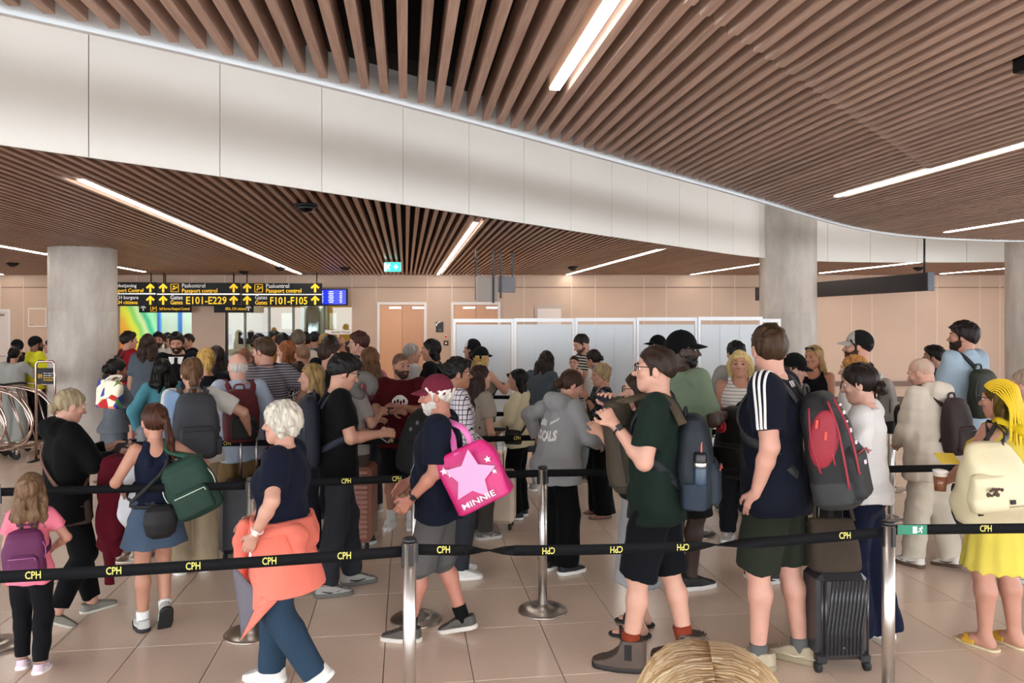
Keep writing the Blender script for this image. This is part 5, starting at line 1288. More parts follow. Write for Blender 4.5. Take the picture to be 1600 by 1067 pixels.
SHOES = {}
def shoe_mesh(style, cu, cs, cl, side):
    key = (style, cu, cs, cl, side)
    if key in SHOES: return SHOES[key]
    s_ = -1 if side == 0 else 1
    def outline(off, r=0.0):
        def fn(x, y, z):
            out = None
            for a, b, r1, r2 in (((0, -.038), (s_*.003, .05), .042, .043), ((s_*.003, .05), (-s_*.006, .135), .044, .038)):
                ba = (b[0]-a[0], b[1]-a[1]); L = ba[0]**2+ba[1]**2; t = np.clip(((x-a[0])*ba[0]+(y-a[1])*ba[1])/L, 0, 1); d = np.sqrt((x-a[0]-ba[0]*t)**2+(y-a[1]-ba[1]*t)**2)-(r1+(r2-r1)*t)-off
                out = d if out is None else np.minimum(out, d)
            return out
        return fn
    st = .030 if style in ('sneaker', 'boot') else .018
    Sol = Field(); ol = outline(.006 if style != 'boot' else .012); Sol._add(lambda x, y, z: np.maximum(ol(x, y, z), np.abs(z-st/2)-st/2), V(-.07, -.10, 0), V(.07, .195, st), .002, 1); sv = Sol.mesh(.0065)
    U = Field(); 
    if style != 'sandal':
        ou = outline(.010 if style == 'boot' else .001)
        hz = (lambda y: np.interp(y, [-.09, -.05, .0, .05, .11, .17], [.085, .085, .078, .078, .052, .036])) if style != 'slipon' else (lambda y: np.interp(y, [-.09, -.05, .0, .05, .11, .17], [.068, .065, .055, .062, .048, .034]))
        if style == 'boot': hz = lambda y: np.interp(y, [-.09, .03, .05, .08, .11, .17], [.16, .16, .10, .075, .058, .042])
        def fn(x, y, z):
            t = z/np.maximum(hz(y), .01); return np.maximum(ou(x, y, z)+.008*np.clip(t-.35, 0, 2)**1.5*(1 if style != 'boot' else .0), z-hz(y))
        U._add(fn, V(-.07, -.10, .01), V(.07, .19, .17 if style == 'boot' else .09), .004, 1); U.cut(lambda x, y, z: st*.7-z)
    else:
        for y0, y1 in ((.04, .115),): U._add(lambda x, y, z: np.maximum(np.abs(np.sqrt((x/.046)**2+((z-.012)/.046)**2)-1)*.046-.004, np.maximum(y0-y, y-y1)), V(-.055, y0, .01), V(.055, y1, .065), .003, 1)
        U.cut(lambda x, y, z: .01-z)
    uv_ = U.mesh(.0062)
    cu_m = mat('shoe_upper', cu, .6, bump=.2, bscale=200, noise=.12, nscale=14); so_m = mat('shoe_sole', cs, .6); up = np_mesh('shoe', [(*uv_, 0)], [cu_m]); so = np_mesh('sole', [(*sv, 0)], [so_m])
    la = None
    if style == 'sneaker':
        mb = MB()
        for k in range(4): y_ = .035+.020*k; z_ = float(np.interp(y_, [.0, .05, .11], [.078, .078, .052]))+.002; mb.tube([(-.022, y_, z_-.008), (0, y_+.004, z_), (.022, y_, z_-.008)], .0035, 5)
        mb.rbox((0, .018, .086), (.036, .012, .05), .005, Matrix.Rotation(.5, 3, 'X'))
        for s2 in (-1, 1): mb.tube([(s2*.0405, -.03, .045), (s2*.043, .02, .034), (s2*.041, .07, .040), (s2*.036, .10, .046)], [.004, .006, .005, .002], 5)
        mb.tube([(0, .03, .085), (-.02, .022, .088), (-.012, .012, .082), (0, .03, .085), (.02, .022, .088), (.012, .012, .082)], .0025, 5); la = mb.mesh('laces', mat('laces', cl, .7))
    elif style == 'boot':
        mb = MB()
        for s2 in (-1, 1): mb.rbox((s2*.0485, .0, .105), (.012, .046, .085), .004)
        mb.tube([(0, -.083, .145), (0, -.098, .165), (0, -.085, .175), (0, -.078, .15)], .004, 5); mb.tube([(0, .035, .145), (0, .05, .165), (0, .04, .175), (0, .03, .15)], .004, 5); la = mb.mesh('elastic_side', mat('elastic', cl, .8))
    SHOES[key] = (up, so, la, style); return SHOES[key]
def put_shoe(root, spec, Mf, side):
    style, cu = spec[0], spec[1]; cs = spec[2] if len(spec) > 2 else 'f0eeea'; cl = spec[3] if len(spec) > 3 else cs; sc = spec[4] if len(spec) > 4 else 1.08
    up, so, la, st = shoe_mesh(style, cu, cs, cl, side); o = link('shoe' if st != 'sandal' else 'sandal', up, root, Mf @ Matrix.Scale(sc, 4)); link('sole', so, o)
    if la: link('laces' if st == 'sneaker' else 'elastic_side', la, o)

# ------------------------------------------------------------------ bags and things held
from mathutils.bvhtree import BVHTree
def bvh_of(ob):
    me = ob.data; return BVHTree.FromPolygons([v.co[:] for v in me.vertices], [p.vertices[:] for p in me.polygons])
def hug(rec, pts, ups, off=.007):
    """strap points moved onto the wearer's top"""
    if 'top_ob' not in rec: return pts
    if 'bvh' not in rec: rec['bvh'] = bvh_of(rec['top_ob'])
    bv = rec['bvh']; zs = min(rec['sho'][0][2], rec['sho'][1][2]); out = []
    for p, u in zip(pts, ups):
        p = Vector(p)
        if p.z > zs-.02:
            h, n, i, d = bv.ray_cast(p+Vector((0, 0, .25)), Vector((0, 0, -1)), .4); out.append(h+Vector((0, 0, off)) if h is not None and abs(h.z-p.z) < .12 else p); continue
        v = rec['sp'](p.z); ax = Vector((v[0]+(p.x-v[0])*.55, v[1], p.z)); d_ = Vector((p.x-ax.x, p.y-ax.y, 0))
        if d_.length < .02: out.append(p); continue
        L_ = d_.length; d_.normalize(); h, n, i, d = bv.ray_cast(ax, d_, L_+.09); out.append(h+d_*off if h is not None and abs(d-L_) < .07 else p)
    for _ in range(2): out = [out[0]]+[(a+b*2+c)/4 for a, b, c in zip(out, out[1:], out[2:])]+[out[-1]]
    return out
def wearer_mx(rec, loc=(0, 0, 0)):
    r = rec['root']; return Matrix.Translation(r.location) @ Matrix.Rotation(r.rotation_euler.z, 4, 'Z') @ Matrix.Scale(rec['S'], 4) @ Matrix.Translation(loc)
def to_world(rec, p): return wearer_mx(rec) @ Vector(p)
def bag_root(rec, name, loc, label, cat='backpack', rot=(0, 0, 0), group=None):
    o = bpy.data.objects.new(name, None); COL.objects.link(o); o.empty_display_size = .1
    m = wearer_mx(rec, loc) @ Euler(tuple(math.radians(a) for a in rot)).to_matrix().to_4x4(); o.location = m.translation; o.rotation_euler = m.to_euler(); o.scale = (rec['S'],)*3
    return tag(o, label, cat, group)
def softbox(secs, h, p=3.2, fold=.004, seed=1, dome=.5):
    G = Field(); G.loft(secs, k=.01, p=p); G.disp = wav(fold, 20, seed); return G.mesh(h)
def backpack(rec, label, c, pocket=None, strap='17171a', size=(.30, .17, .44), dz=0.0, dx=0.0, rot=(0, 0, 0), gap=.015, zipc=None, straps=(1, 1), group='backpacks in the queue', tex=None, side_pocket=None, strapc=None, dy=0.0, res=None, front='back', lowpanel=None, sling=False):
    """backpack on the wearer's back; straps run over the shoulders"""
    W, D, Hh = size; h = res or (.009 if rec['Y'] < 5.3 else .013 if rec['Y'] < 7 else .017); zc = 1.17+dz-rec['drop']-rec['low']*.5; v = rec['sp'](zc)
    sg = -1 if front == 'back' else 1
    yb = v[1]+sg*(.118*(.6+.4*rec['bulk'])+gap+D/2)+dy; loc = (v[0]+dx, yb, zc-Hh/2); b = bag_root(rec, 'backpack', loc, label, 'backpack', rot, group)
    a, d = W/2, D/2
    secs = [(0, a*.78, d*.72, 0, 0), (.025, a*.95, d*.95, 0, 0), (Hh*.3, a, d, 0, 0), (Hh*.65, a*.98, d*.92, 0, 0), (Hh*.85, a*.90, d*.78, 0, .01*-sg), (Hh*.96, a*.72, d*.55, 0, .015*-sg), (Hh, a*.45, d*.3, 0, .02*-sg)]
    bm = tex or mat('bag_fabric', dim(c, .62), .7, noise=.12, nscale=8, bump=.2, bscale=220)
    v_, f_ = softbox(secs, h, 3.0, .004, len(PEOPLE)); link('bag_body', np_mesh('bag_body', [(v_, f_, 0)], [bm]), b)
    pm = mat('bag_fabric', dim(pocket or c, .62), .7, noise=.12, nscale=8, bump=.2, bscale=220)
    ph = Hh*.52; secs = [(.03, a*.66, .03, 0, sg*(d-.012)), (.05, a*.76, .042, 0, sg*(d-.01)), (ph*.8, a*.76, .042, 0, sg*(d-.012)), (ph, a*.62, .022, 0, sg*(d-.02))]
    v_, f_ = softbox(secs, h, 3.5, .003, 3+len(PEOPLE)); link('front_pocket', np_mesh('front_pocket', [(v_, f_, 0)], [pm]), b)
    if lowpanel:
        secs = [(-.004, a*.80, d*.76, 0, 0), (.025, a*.975, d*.98, 0, 0), (Hh*.22, a*1.02, d*1.03, 0, 0), (Hh*.24, a*.98, d*.98, 0, 0)]; v_, f_ = softbox(secs, h, 3.0, .002, 5); link('base_panel', np_mesh('base_panel', [(v_, f_, 0)], [mat('bag_fabric', lowpanel, .7)]), b)
    if zipc is not False:
        mb = MB(); zc_ = zipc or '2a2a2e'; n = 18
        mb.tube([(a*1.0*math.cos(t)*(1 if math.sin(t) < .5 else .97), sg*d*.35, Hh*.52+Hh*.42*math.sin(t)) for t in [math.radians(-20+220*i/n) for i in range(n+1)]], .005, 5)
        mb.tube([(-a*.6, sg*(d+.028), ph*.86), (a*.6, sg*(d+.028), ph*.86)], .004, 5); mb.tube([(a*.6, sg*(d+.028), ph*.86), (a*.62, sg*(d+.034), ph*.76)], .004, 5); mb.build('zipper', mat('zip', zc_, .4), b)
    MB().tube(smoothpath([(-.045, -sg*d*.55, Hh*.94), (-.035, -sg*d*.55, Hh+.03), (.035, -sg*d*.55, Hh+.03), (.045, -sg*d*.55, Hh*.94)], 4), .009, 6).build('top_handle', mat('strap', strap, .7), b)
    if side_pocket:
        for s_ in (-1, 1):
            secs = [(.02, .03, d*.6, s_*(a-.006), 0), (.16, .035, d*.65, s_*(a-.006), 0)]; v_, f_ = softbox(secs, h, 2.5, .002, 7); link('side_pocket', np_mesh('side_pocket', [(v_, f_, 0)], [mat('bag_fabric', side_pocket, .75)]), b)
    sm = mat('strap', strapc or strap, .75, bump=.2, bscale=200); inv = (Matrix.Translation(loc) @ Euler(tuple(math.radians(q) for q in rot)).to_matrix().to_4x4()).inverted()
    for i, s_ in enumerate((-1, 1)):
        if not straps[i]: continue
        sh = rec['sho'][i]; bw = .120*(.5+.5*rec['bulk'])+.016+.022*(rec.get('loose', 1)-1); xs = sh[0]-s_*.062; v0 = rec['sp'](1.3-rec['drop']); v1 = rec['sp'](1.10-rec['drop'])
        P_ = [(xs*.7, sh[1]+sg*bw*.95, sh[2]-.06), (xs, sh[1]+sg*.045, sh[2]+.052+.016*(rec.get('loose', 1)-1)), (xs, sh[1]-sg*.045, sh[2]+.045+.016*(rec.get('loose', 1)-1)), (xs+s_*.005, sh[1]-sg*(bw*.86), sh[2]-.07), (xs+s_*.02, v0[1]-sg*(bw+.006), sh[2]-.18), (xs+s_*.058, v1[1]-sg*(bw*.72), sh[2]-.25), (xs+s_*.082, v1[1]+sg*.02, sh[2]-.29), (xs*.9, v1[1]+sg*bw, zc-Hh*.25)]
        if sling:
            c_ = Vector((loc[0], loc[1], loc[2])); P_ = [c_+Vector((0, .05, Hh*.93)), (xs+s_*.01, sh[1]-.10, sh[2]-.03), (xs, sh[1]-.03, sh[2]+.045), (xs, sh[1]+.04, sh[2]+.045), (xs+s_*.02, sh[1]+.12, sh[2]-.09), (xs+s_*.075, sh[1]+.09, sh[2]-.26), (xs+s_*.12, .0, sh[2]-.38), c_+Vector((-s_*W*.3, .05, Hh*.25))]
        ups = [(0, sg, .4), (0, sg*.4, 1), (0, -sg*.4, 1), (0, -sg, .5), (0, -sg, 0), (s_*.7, -sg*.7, 0), (s_, 0, 0), (0, sg, 0)]
        pp = smoothpath(P_, 4); uu = smoothpath(ups, 4); n_ = 6; pp = (pp[:n_]+hug(rec, pp[n_:-5], uu[n_:-5])+pp[-5:]) if not sling else pp; pp = [inv @ p for p in pp]; uu = [inv.to_3x3() @ u for u in uu]
        MB().ribbon(pp, uu, .046, .012).build('shoulder_strap', sm, b)
    b['sg'] = sg; return b
def phone(rec, i, label, c='111216', size=(.074, .15, .009), fwd=.0, up=.02):
    hd_ = rec['hands'][i]; n = Vector(hd_['n']); d = Vector(hd_['d']); 
    p = Vector(hd_['c'])-n*.012+d*fwd; m = wearer_mx(rec)
    t = Vector(hd_['t']); y_ = (d*.8+t*.6).normalized(); R = Matrix((y_.cross(n), y_, n)).transposed().to_4x4(); W = m @ Matrix.Translation(p) @ R
    o = bpy.data.objects.new('phone', None); COL.objects.link(o); o.location = W.translation; o.rotation_euler = W.to_euler(); o.scale = (rec['S'],)*3; tag(o, label, 'phone')
    MB().rbox((0, 0, 0), size, .006).build('case', mat('phone_case', c, .3), o); MB().box((0, 0, size[2]/2+.0004), (size[0]-.008, size[1]-.01, .001)).build('screen', mat('phone_screen', '1b2230', .1), o)
    MB().rbox((-.02, .05, -size[2]/2-.001), (.024, .024, .004), .003).build('camera_bump', mat('phone_cam', '0b0b0c', .2), o); return o
def paper(rec, i, label, size=(.1, .14), c='f3efe8', name='paper'):
    hd_ = rec['hands'][i]; n = Vector(hd_['n']); d = Vector(hd_['d']); R = Matrix((d.cross(n), d, n)).transposed().to_4x4(); W = wearer_mx(rec) @ Matrix.Translation(Vector(hd_['c'])-n*.012+d*.03) @ R
    o = MB().box((0, 0, 0), (*size, .0015)).box((.012, .008, .002), (size[0]*.9, size[1]*.9, .001)).build(name, mat('paper', c, .7)); o.location = W.translation; o.rotation_euler = W.to_euler(); o.scale = (rec['S'],)*3; return tag(o, label, 'paper')
# ------------------------------------------------------------------ the crowd, front rows first (x, y = head top in the photograph, Y = distance)
Q = 'travellers waiting in the passport queue'
def crossbody(rec, label, side, c, bag=None, bsize=(.18, .08, .2), zb=.86, name='shoulder_bag', both=True, round_=False, dy=0.0, dxb=0.0):
    """strap over one shoulder to a small bag at the other hip"""
    s_ = -1 if side == 'L' else 1; k = (.5+.5*rec['bulk']); sh = rec['sho'][0 if side == 'L' else 1]; sp = rec['sp']; d = rec['drop']
    hipx = -s_*(.195*k); bz = zb-d
    b = bag_root(rec, name, (hipx+dxb, sp(bz)[1]+dy, bz), label, 'bag'); inv = Matrix.Translation((hipx+dxb, sp(bz)[1]+dy, bz)).inverted()
    P_ = [(hipx+dxb, dy, bz+bsize[2]*.45), (hipx*.95, .07*k, 1.05-d), (-s_*.06, .150*k, 1.20-d), (s_*.06, .145*k, 1.33-d), (sh[0]*.55, .05, sh[2]+.035), (sh[0]*.55, -.05, sh[2]+.03), (s_*.05, -.140*k, 1.30-d), (-s_*.07, -.138*k, 1.16-d), (hipx*.95, -.08*k, 1.02-d), (hipx+dxb, dy, bz+bsize[2]*.45)]
    P_ = [Vector((p[0]+(sp(p[2])[0] if i not in (4, 5) else 0), p[1]+(sp(p[2])[1] if i not in (4, 5) else sp(1.43-d)[1]), p[2])) for i, p in enumerate(P_)]
    ups = [(-s_, 0, 0), (-s_, .5, 0), (0, 1, 0), (0, 1, .2), (0, .5, 1), (0, -.5, 1), (0, -1, .2), (0, -1, 0), (-s_, -.5, 0), (-s_, 0, 0)]
    MB().ribbon([inv @ p for p in smoothpath(P_, 4)], smoothpath(ups, 4), .03, .006).build('strap', mat('strap', c, .7), b)
    a, q, hh = bsize[0]/2, bsize[1]/2, bsize[2]/2
    if round_: secs = [(-hh, a*.3, q*.5, 0, 0), (-hh*.7, a*.75, q*.9, 0, 0), (0, a, q, 0, 0), (hh*.7, a*.75, q*.9, 0, 0), (hh, a*.3, q*.5, 0, 0)]
    else: secs = [(-hh, a*.85, q*.8, 0, 0), (-hh*.8, a, q, 0, 0), (hh*.8, a*.97, q*.9, 0, 0), (hh, a*.8, q*.5, 0, 0)]
    secs = [(z, y_, x_, 0, 0) for z, x_, y_, _, _ in secs]
    v_, f_ = softbox(secs, .008 if rec['Y'] < 6 else .013, 2.6, .003, 3); link('bag_body', np_mesh('bag_body', [(v_, f_, 0)], [mat('bag_fabric', bag or c, .65, noise=.1, nscale=9)]), b)
    MB().tube([(-s_*(q+.004), -a*.6, hh*.5), (-s_*(q+.004), a*.6, hh*.5)], .004, 5).build('zipper', mat('zip', '5a5a5e', .4), b)
    return b
P = person
# --- front row
p1 = P('small girl in a pink T-shirt and black leggings with long wavy hair', 48, 741, 4.13, -12, 'f', hd=1.28, w=.88, skin='c98f78', hair=('long', '7d5f45', .36, 1.0, '4d3626'), top=dict(c='ef7f93', sl=.55, hem=.84, straight=1.0), bottom=dict(c='131316', wide=.2, ln=1.92, name='leggings'), shoes=('sneaker', 'cfb9c2', 'f2e9ea'), arms=('hang', ((.0, .16, -.36), (1, -.7, .2))), legs=((.08, .06, 5, 10), (.09, -.08, 12, 8)), eyes=True, bust=0)
backpack(p1, 'small purple backpack with white dots worn by the girl in pink', '6e1f57', size=(.34, .17, .40), dz=-.02, strap='4e173f', zipc='b06aa0', group='backpacks in the queue')
p2 = P('woman in a black hooded sweatshirt with grey blond hair in a bun', 116, 610, 4.85, -72, 'f', look=(0, -16, 0), hair=('bun', 'a08e70', -.035, .8, '75664e'), skin='c9957f', top=dict(c='0b0b0d', sl=1.78, hem=.80, hood=True, loose=1.6, straight=1.0, name='hooded_sweatshirt'), bottom=dict(c='0c0c0f', wide=.2, ln=1.90, name='leggings'), shoes=('slipon', '7b776c', 'd2ccc0'), arms=(((-.04, .38, -.17), (.4, -.4, -.8)), ((-.05, .37, -.21), (.5, -.4, -.8))), legs=((.09, .22, 4, 0), (.09, -.14, 10, 30)), bulk=1.15)
phone(p2, 0, 'dark phone held by the woman in the black hooded sweatshirt')
crossbody(p2, 'slim brown shoulder bag strap over the black hooded sweatshirt', 'L', '6b4634', '3a2a22', (.2, .06, .18))
p3 = P('girl in a navy strappy top and denim skirt with a brown ponytail', 240, 633, 4.68, 10, 'f', look=(14, -6, 0), hd=1.07, w=.86, hair=('ponytail', '4f2d1e', .34, 1.15, '2e1a12', .07), skin='c28a70', top=dict(c='1b2136', sl=0, hem=1.0, tuck=True, scoop=.17, name='strappy_top'), bottom=dict(c='53657a', kind='skirt', hem=.68, flare=.045, waist=1.03, name='denim_skirt'), shoes=('sneaker', 'b4b2ac', '17171a', 'd8d8d8'), socks=('ecebe8', .16), arms=(((.05, .20, -.36), (.6, -.8, 0)), ((.16, .12, -.34), (.8, -.6, 0))), legs=((.07, .10, 4, 0), (.075, -.10, 2, 62)), bust=.6)
backpack(p3, 'dark green backpack slung on the right shoulder of the girl in the denim skirt', '14402f', size=(.38, .21, .46), dx=.31, dz=-.02, rot=(0, -24, -20), straps=(0, 1), sling=True, dy=.02, strap='1d4a38', zipc='cfd6c4')
crossbody(p3, 'small round black bag hanging behind the denim skirt', 'R', '111114', '0e0e11', (.13, .25, .25), zb=.90, round_=True, dxb=.20, dy=-.21)
p4 = P('older woman with curly white hair, navy T-shirt and coral sweatshirt round her waist', 441, 632, 3.95, 70, 'f', look=(-6, 0, 0), hair=('curly', 'cdc6b8', None, 1.1, '958c7e'), skin='cc9883', bulk=1.28, top=dict(c='161b2d', sl=.75, hem=1.02, tuck=True, o=.02), bottom=[dict(c='31465a', wide=1.3, ln=2.0, name='jeans', fold=.006), dict(c='ee7f6c', kind='skirt', hem=.40, hemfn=lambda X, Y: .64-.10*np.maximum(0, 1-np.abs(Y-.13)/.17)*(X < .02), flare=.06, waist=1.06, o=.052, name='tied_sweatshirt')], shoes=('sneaker', 'd8d4ce', 'ece8e2'), arms=(((.13, .07, -.41), (1, -.75, .1)), 'low'), watch=('L', 'band', 'f0e0d8'), legs=((.07, -.30, 4, 38), (.09, .10, 6, 0)), curl=(.35, .6))
p5 = P('young man with thick dark hair and glasses in a black T-shirt, holding a phone', 545, 558, 5.4, -80, look=(0, -20, 0), hair=('mop', '15100e'), skin='c48f76', glasses='y', top=dict(c='0d0d0f', sl=.68, hem=.84, straight=1.0), bottom=dict(c='303136', wide=1.0, ln=1.95, name='jeans'), shoes=('sneaker', '8e8a84', '5f5c57', '17171a'), arms=(((-.06, .29, -.30), (.4, -.4, -.8)), ((-.06, .30, -.27), (.4, -.5, -.8))), legs=((.09, .12, 4, 0), (.09, -.10, 8, 0)), w=.95)
backpack(p5, 'navy backpack worn by the young man in the black T-shirt', '10162a', size=(.32, .20, .52), dz=.03, strap='141a2c')
phone(p5, 1, 'phone held by the young man in the black T-shirt')
p6 = P('bearded older man in a maroon cap, navy T-shirt and grey shorts', 680, 590, 4.59, 80, look=(4, -6, 0), hair=('short', 'd9d2c8', None, 1.15, 'a8a098'), beard=('d4cdc4', .007), cap=('75283a', 'front'), skin='bd7f6a', belly=.05, bulk=1.1, top=dict(c='171c2c', sl=.82, hem=.82, straight=1.0, o=.02), bottom=dict(c='63615f', ln=1.06, wide=2.0, name='shorts'), socks=('121214', .20), shoes=('sneaker', '4a453f', 'c9c2b8', '4a453f'), arms=(((.03, .16, -.46), (.5, -.9, 0)), ((-.02, .24, -.42), (.5, -.7, 0))), watch=('L', 'watch', '131315'), legs=((.08, .19, 2, 0), (.08, -.17, 4, 12)))
p7 = P('young woman in a loose grey hooded sweatshirt bending her head, hair in a low bun', 900, 582, 5.85, -48, 'f', look=(-22, -24, 0), lean=.10, hair=('bun', '3c261b', -.03, 1.1, '24160f'), skin='c48e76', top=dict(c='a2a2a3', sl=1.85, hem=.80, hood=True, loose=2.4, straight=1.08, fold=.008, name='hooded_sweatshirt'), bottom=dict(c='0b0b0d', wide=1.8, ln=2.0), shoes=('sneaker', '17171a', 'e8e6e2', '2a2a2c'), arms=(((.22, .02, -.34), (1, -.4, .2)), ((-.02, .28, -.34), (.6, -.6, -.4))), legs=((.09, 0, 10, 0), (.09, .04, 10, 0)), bulk=1.12)
p8 = P('man with short dark hair, glasses and a dark green T-shirt holding an olive bag strap', 1026, 544, 4.2, 84, look=(4, 2, 0), hair=('crop', '33231b', None, 1.4), skin='cf9c86', glasses='y', top=dict(c='1b2a23', sl=.70, hem=.82, straight=.98), bottom=dict(c='101218', ln=.98, wide=1.7, name='shorts'), socks=('8a3824', .30), shoes=('boot', '4a3b31', '17120f', '121010'), arms=(((-.03, .21, -.10), (.35, -.35, -1)), ((-.10, .24, -.04), (.4, -.2, -1))), watch=('L', 'watch'), curl=(1.0, .8), legs=((.08, .14, 4, 0), (.09, -.16, 6, 0)), bulk=1.05)
phone(p8, 1, 'phone held up by the man in the dark green T-shirt')
backpack(p8, 'navy hiking backpack with a water bottle worn over the dark green T-shirt', '17242f', pocket='1b2c3c', size=(.32, .20, .50), dz=-.03, gap=-.005, strap='14181e', zipc='c0665a', side_pocket='182636')
p9 = P('tall man in a navy T-shirt with three white shoulder stripes and olive shorts', 1202, 511, 4.25, 74, look=(-54, 0, 0), lean=.02, hair=('short', '44301f', None, .9, '2a1c12'), skin='cf9a86', bulk=1.12, w=.97, top=dict(c='141826', sl=.72, hem=.80, straight=.98, o=.018), bottom=dict(c='2b3025', ln=.98, wide=1.9, name='shorts'), socks=('6a6a68', .10), shoes=('sneaker', 'a89a80', '94876c', 'c8bda4'), arms=(((.03, .03, -.51), (.7, -.8, 0)), ((.08, .12, -.46), (.6, -.7, 0))), legs=((.10, .06, 8, 0), (.10, -.10, -2, 0)))
bp9 = backpack(p9, 'black and red backpack with grey base worn by the tall man in navy', '19191b', pocket='26282a', size=(.33, .23, .57), dz=-.02, dx=.02, rot=(-11, 0, 0), dy=-.075, strap='232324', zipc='a8323f', lowpanel='2b2c2c')
p10 = P('woman in a white T-shirt and wide navy trousers with dark hair in a low bun', 1338, 571, 4.6, 78, 'f', look=(2, -12, 0), hair=('bun', '231712', -.045, 1.05), skin='d0a08c', top=dict(c='dedad7', sl=.72, hem=.90, straight=1.05, o=.022), bottom=dict(c='141930', wide=2.6, ln=2.06), shoes=('sneaker', '23252b', 'e6e4e0', 'e6e4e0'), arms=(((.0, .16, -.42), (.6, -.7, 0)), 'low'), legs=((.09, .05, 6, 0), (.09, -.08, 6, 0)))
p11 = P('woman with long yellow braids, glasses and a yellow sleeveless dress', 1560, 596, 4.45, 62, 'f', look=(8, -4, 0), hair=('braids', '4e3d08', None, .4, '3a2c06'), skin='c08872', glasses='y', bulk=1.42, w=1.04, eyebrow='3a2a18', top=dict(c='d8bf4e', sl=0, hem=.92, o=.016, tuck=True, name='dress_bodice'), bottom=dict(c='dfca58', kind='skirt', hem=.53, flare=.055, waist=1.10, scallop=True, pleat=16, name='dress_skirt'), shoes=('sandal', 'c9982c', 'cdbb98'), arms=(((.02, .26, -.36), (.7, -.6, -.1)), ((.0, .24, -.30), (.7, -.5, -.2))), legs=((.10, .05, 5, 0), (.10, -.03, 8, 0)))  # dark hair base painted as the shade between the yellow braids
p12 = P('balding old man in a cream padded jacket with a dark plum backpack', 1432, 562, 5.97, 58, look=(14, -20, 0), lean=.05, hair=('buzz', 'a39a90', None, .7, 'b98a74'), skin='d09c86', bulk=1.3, top=dict(c='d8cdbd', sl=1.95, hem=.76, hood=True, loose=2.2, straight=1.0, fold=.006, ff=34, quilt=True, name='padded_jacket'), bottom=dict(c='d2c7b4', wide=1.5, ln=2.0), shoes=('sneaker', 'd6d0c6', '5a4334'), arms=('low', 'low'), legs=((.10, .10, 5, 0), (.10, -.12, 6, 10)), eyebrow='9a9088')
backpack(p12, 'dark plum leather backpack worn over the cream padded jacket', '34211f', size=(.30, .17, .46), dz=.04, strap='2c1c1a', straps=(1, 1))
# --- second rows, right side
p13 = P('tall bearded man with dark curly hair in a light denim shirt', 1506, 505, 7.0, 58, look=(24, 0, 0), hair=('short', '231b17', None, 1.5), beard=('32251d', .010), skin='b9836c', bulk=1.25, w=1.05, top=dict(c='a6bac9', sl=2.0, hem=.80, collar=True, straight=1.0, name='denim_shirt'), bottom=dict(c='262c3a'), shoes=('sneaker', '3a3a3c'), arms=('low', 'low'))
backpack(p13, 'dark olive backpack on one shoulder of the man in the denim shirt', '2b3124', size=(.30, .16, .40), dz=.0, dx=-.10, straps=(1, 0), strap='17191a')
P('person with dark hair mostly hidden before the man in the denim shirt', 1460, 541, 8.0, 80, hair=('short', '17110f'), skin='b08068', top=dict(c='3a3a40', sl=2), bottom=dict(c='22242a'), group=Q)
p14 = P('older woman with grey brown hair cut off by the right edge of the photo', 1602, 580, 5.6, 70, 'f', hair=('crop', '9a8672', None, 1.6), skin='cc9480', top=dict(c='8d5d66', sl=1.5, hem=.85), bottom=dict(c='6a6258'))
p15 = P('bearded man in a grey and black cap and black T-shirt', 1342, 520, 6.6, 85, look=(4, 0, 0), hair=('crop', '2a1d16'), beard=('4e3020', .010), cap=('a9a298', 'front', '161618', 'a9a298'), skin='c68f78', top=dict(c='101012', sl=.8, hem=.84), bottom=dict(c='1d1f24'), shoes=('sneaker', '2a2a2c'))
backpack(p15, 'small grey and white backpack with black base on the man in the grey cap', '9f9a94', pocket='1a1a1c', size=(.28, .16, .44), dz=-.02, strap='d0ccc6', lowpanel='141416')
p16 = P('woman with ginger blond hair and a pale top behind the white T-shirt woman', 1334, 557, 6.0, 70, 'f', hair=('bob', 'a9743c', .16, 1.0, '7d5226'), skin='d0a08a', top=dict(c='d2ceca', sl=1.6), bottom=dict(c='3a3a44'))
p17 = P('tanned blond woman in a black vest top with sunglasses on her head', 1272, 541, 7.6, 162, 'f', look=(-18, 0, 0), hair=('loose', 'a68457', .32, .85, '775a38'), skin='b67c5e', glasses='top', top=dict(c='101013', sl=0, hem=.92, tuck=True, name='vest_top'), bottom=dict(c='1b1c22'), shoes=('sneaker', 'e6e4e0', 'f0eeea', '17171a'), arms=('low', 'hang'))
p18 = P('woman in a black cap looking down between the tall man and the tanned woman', 1246, 556, 6.35, -115, 'f', look=(0, -14, 0), hair=('bob', '3a2a20', .14), cap=('0f0f11', 'front'), skin='cfa08c', top=dict(c='b8a294', sl=.6), bottom=dict(c='2a2a30'))
p19 = P('blond older woman in a white striped vest holding papers', 1156, 549, 6.6, 178, 'f', hair=('bob', 'cbb27a', .15, .9, '9a8252'), skin='bd866b', eyebrow='8a6a48', top=dict(c=pattern('thinstripe', 'e2ddd6', 'a8a39c', 1.0), sl=0, hem=.90, name='striped_vest'), bottom=dict(c='20222a'), shoes=('sneaker', 'b0aaa2'), arms=('low', 'low'))
paper(p19, 1, 'white papers and passport held by the blond woman in the striped vest', (.12, .17))
p20 = P('man with black hair seen from behind with a charcoal backpack by the partition', 1150, 535, 7.5, 28, hair=('short', '120e0d'), skin='b88870', top=dict(c='9a958f', sl=.7), bottom=dict(c='2a2c33'))
backpack(p20, 'charcoal backpack worn by the black haired man at the partition', '2a2826', size=(.32, .20, .52), dz=.02, strap='1c1b1a')
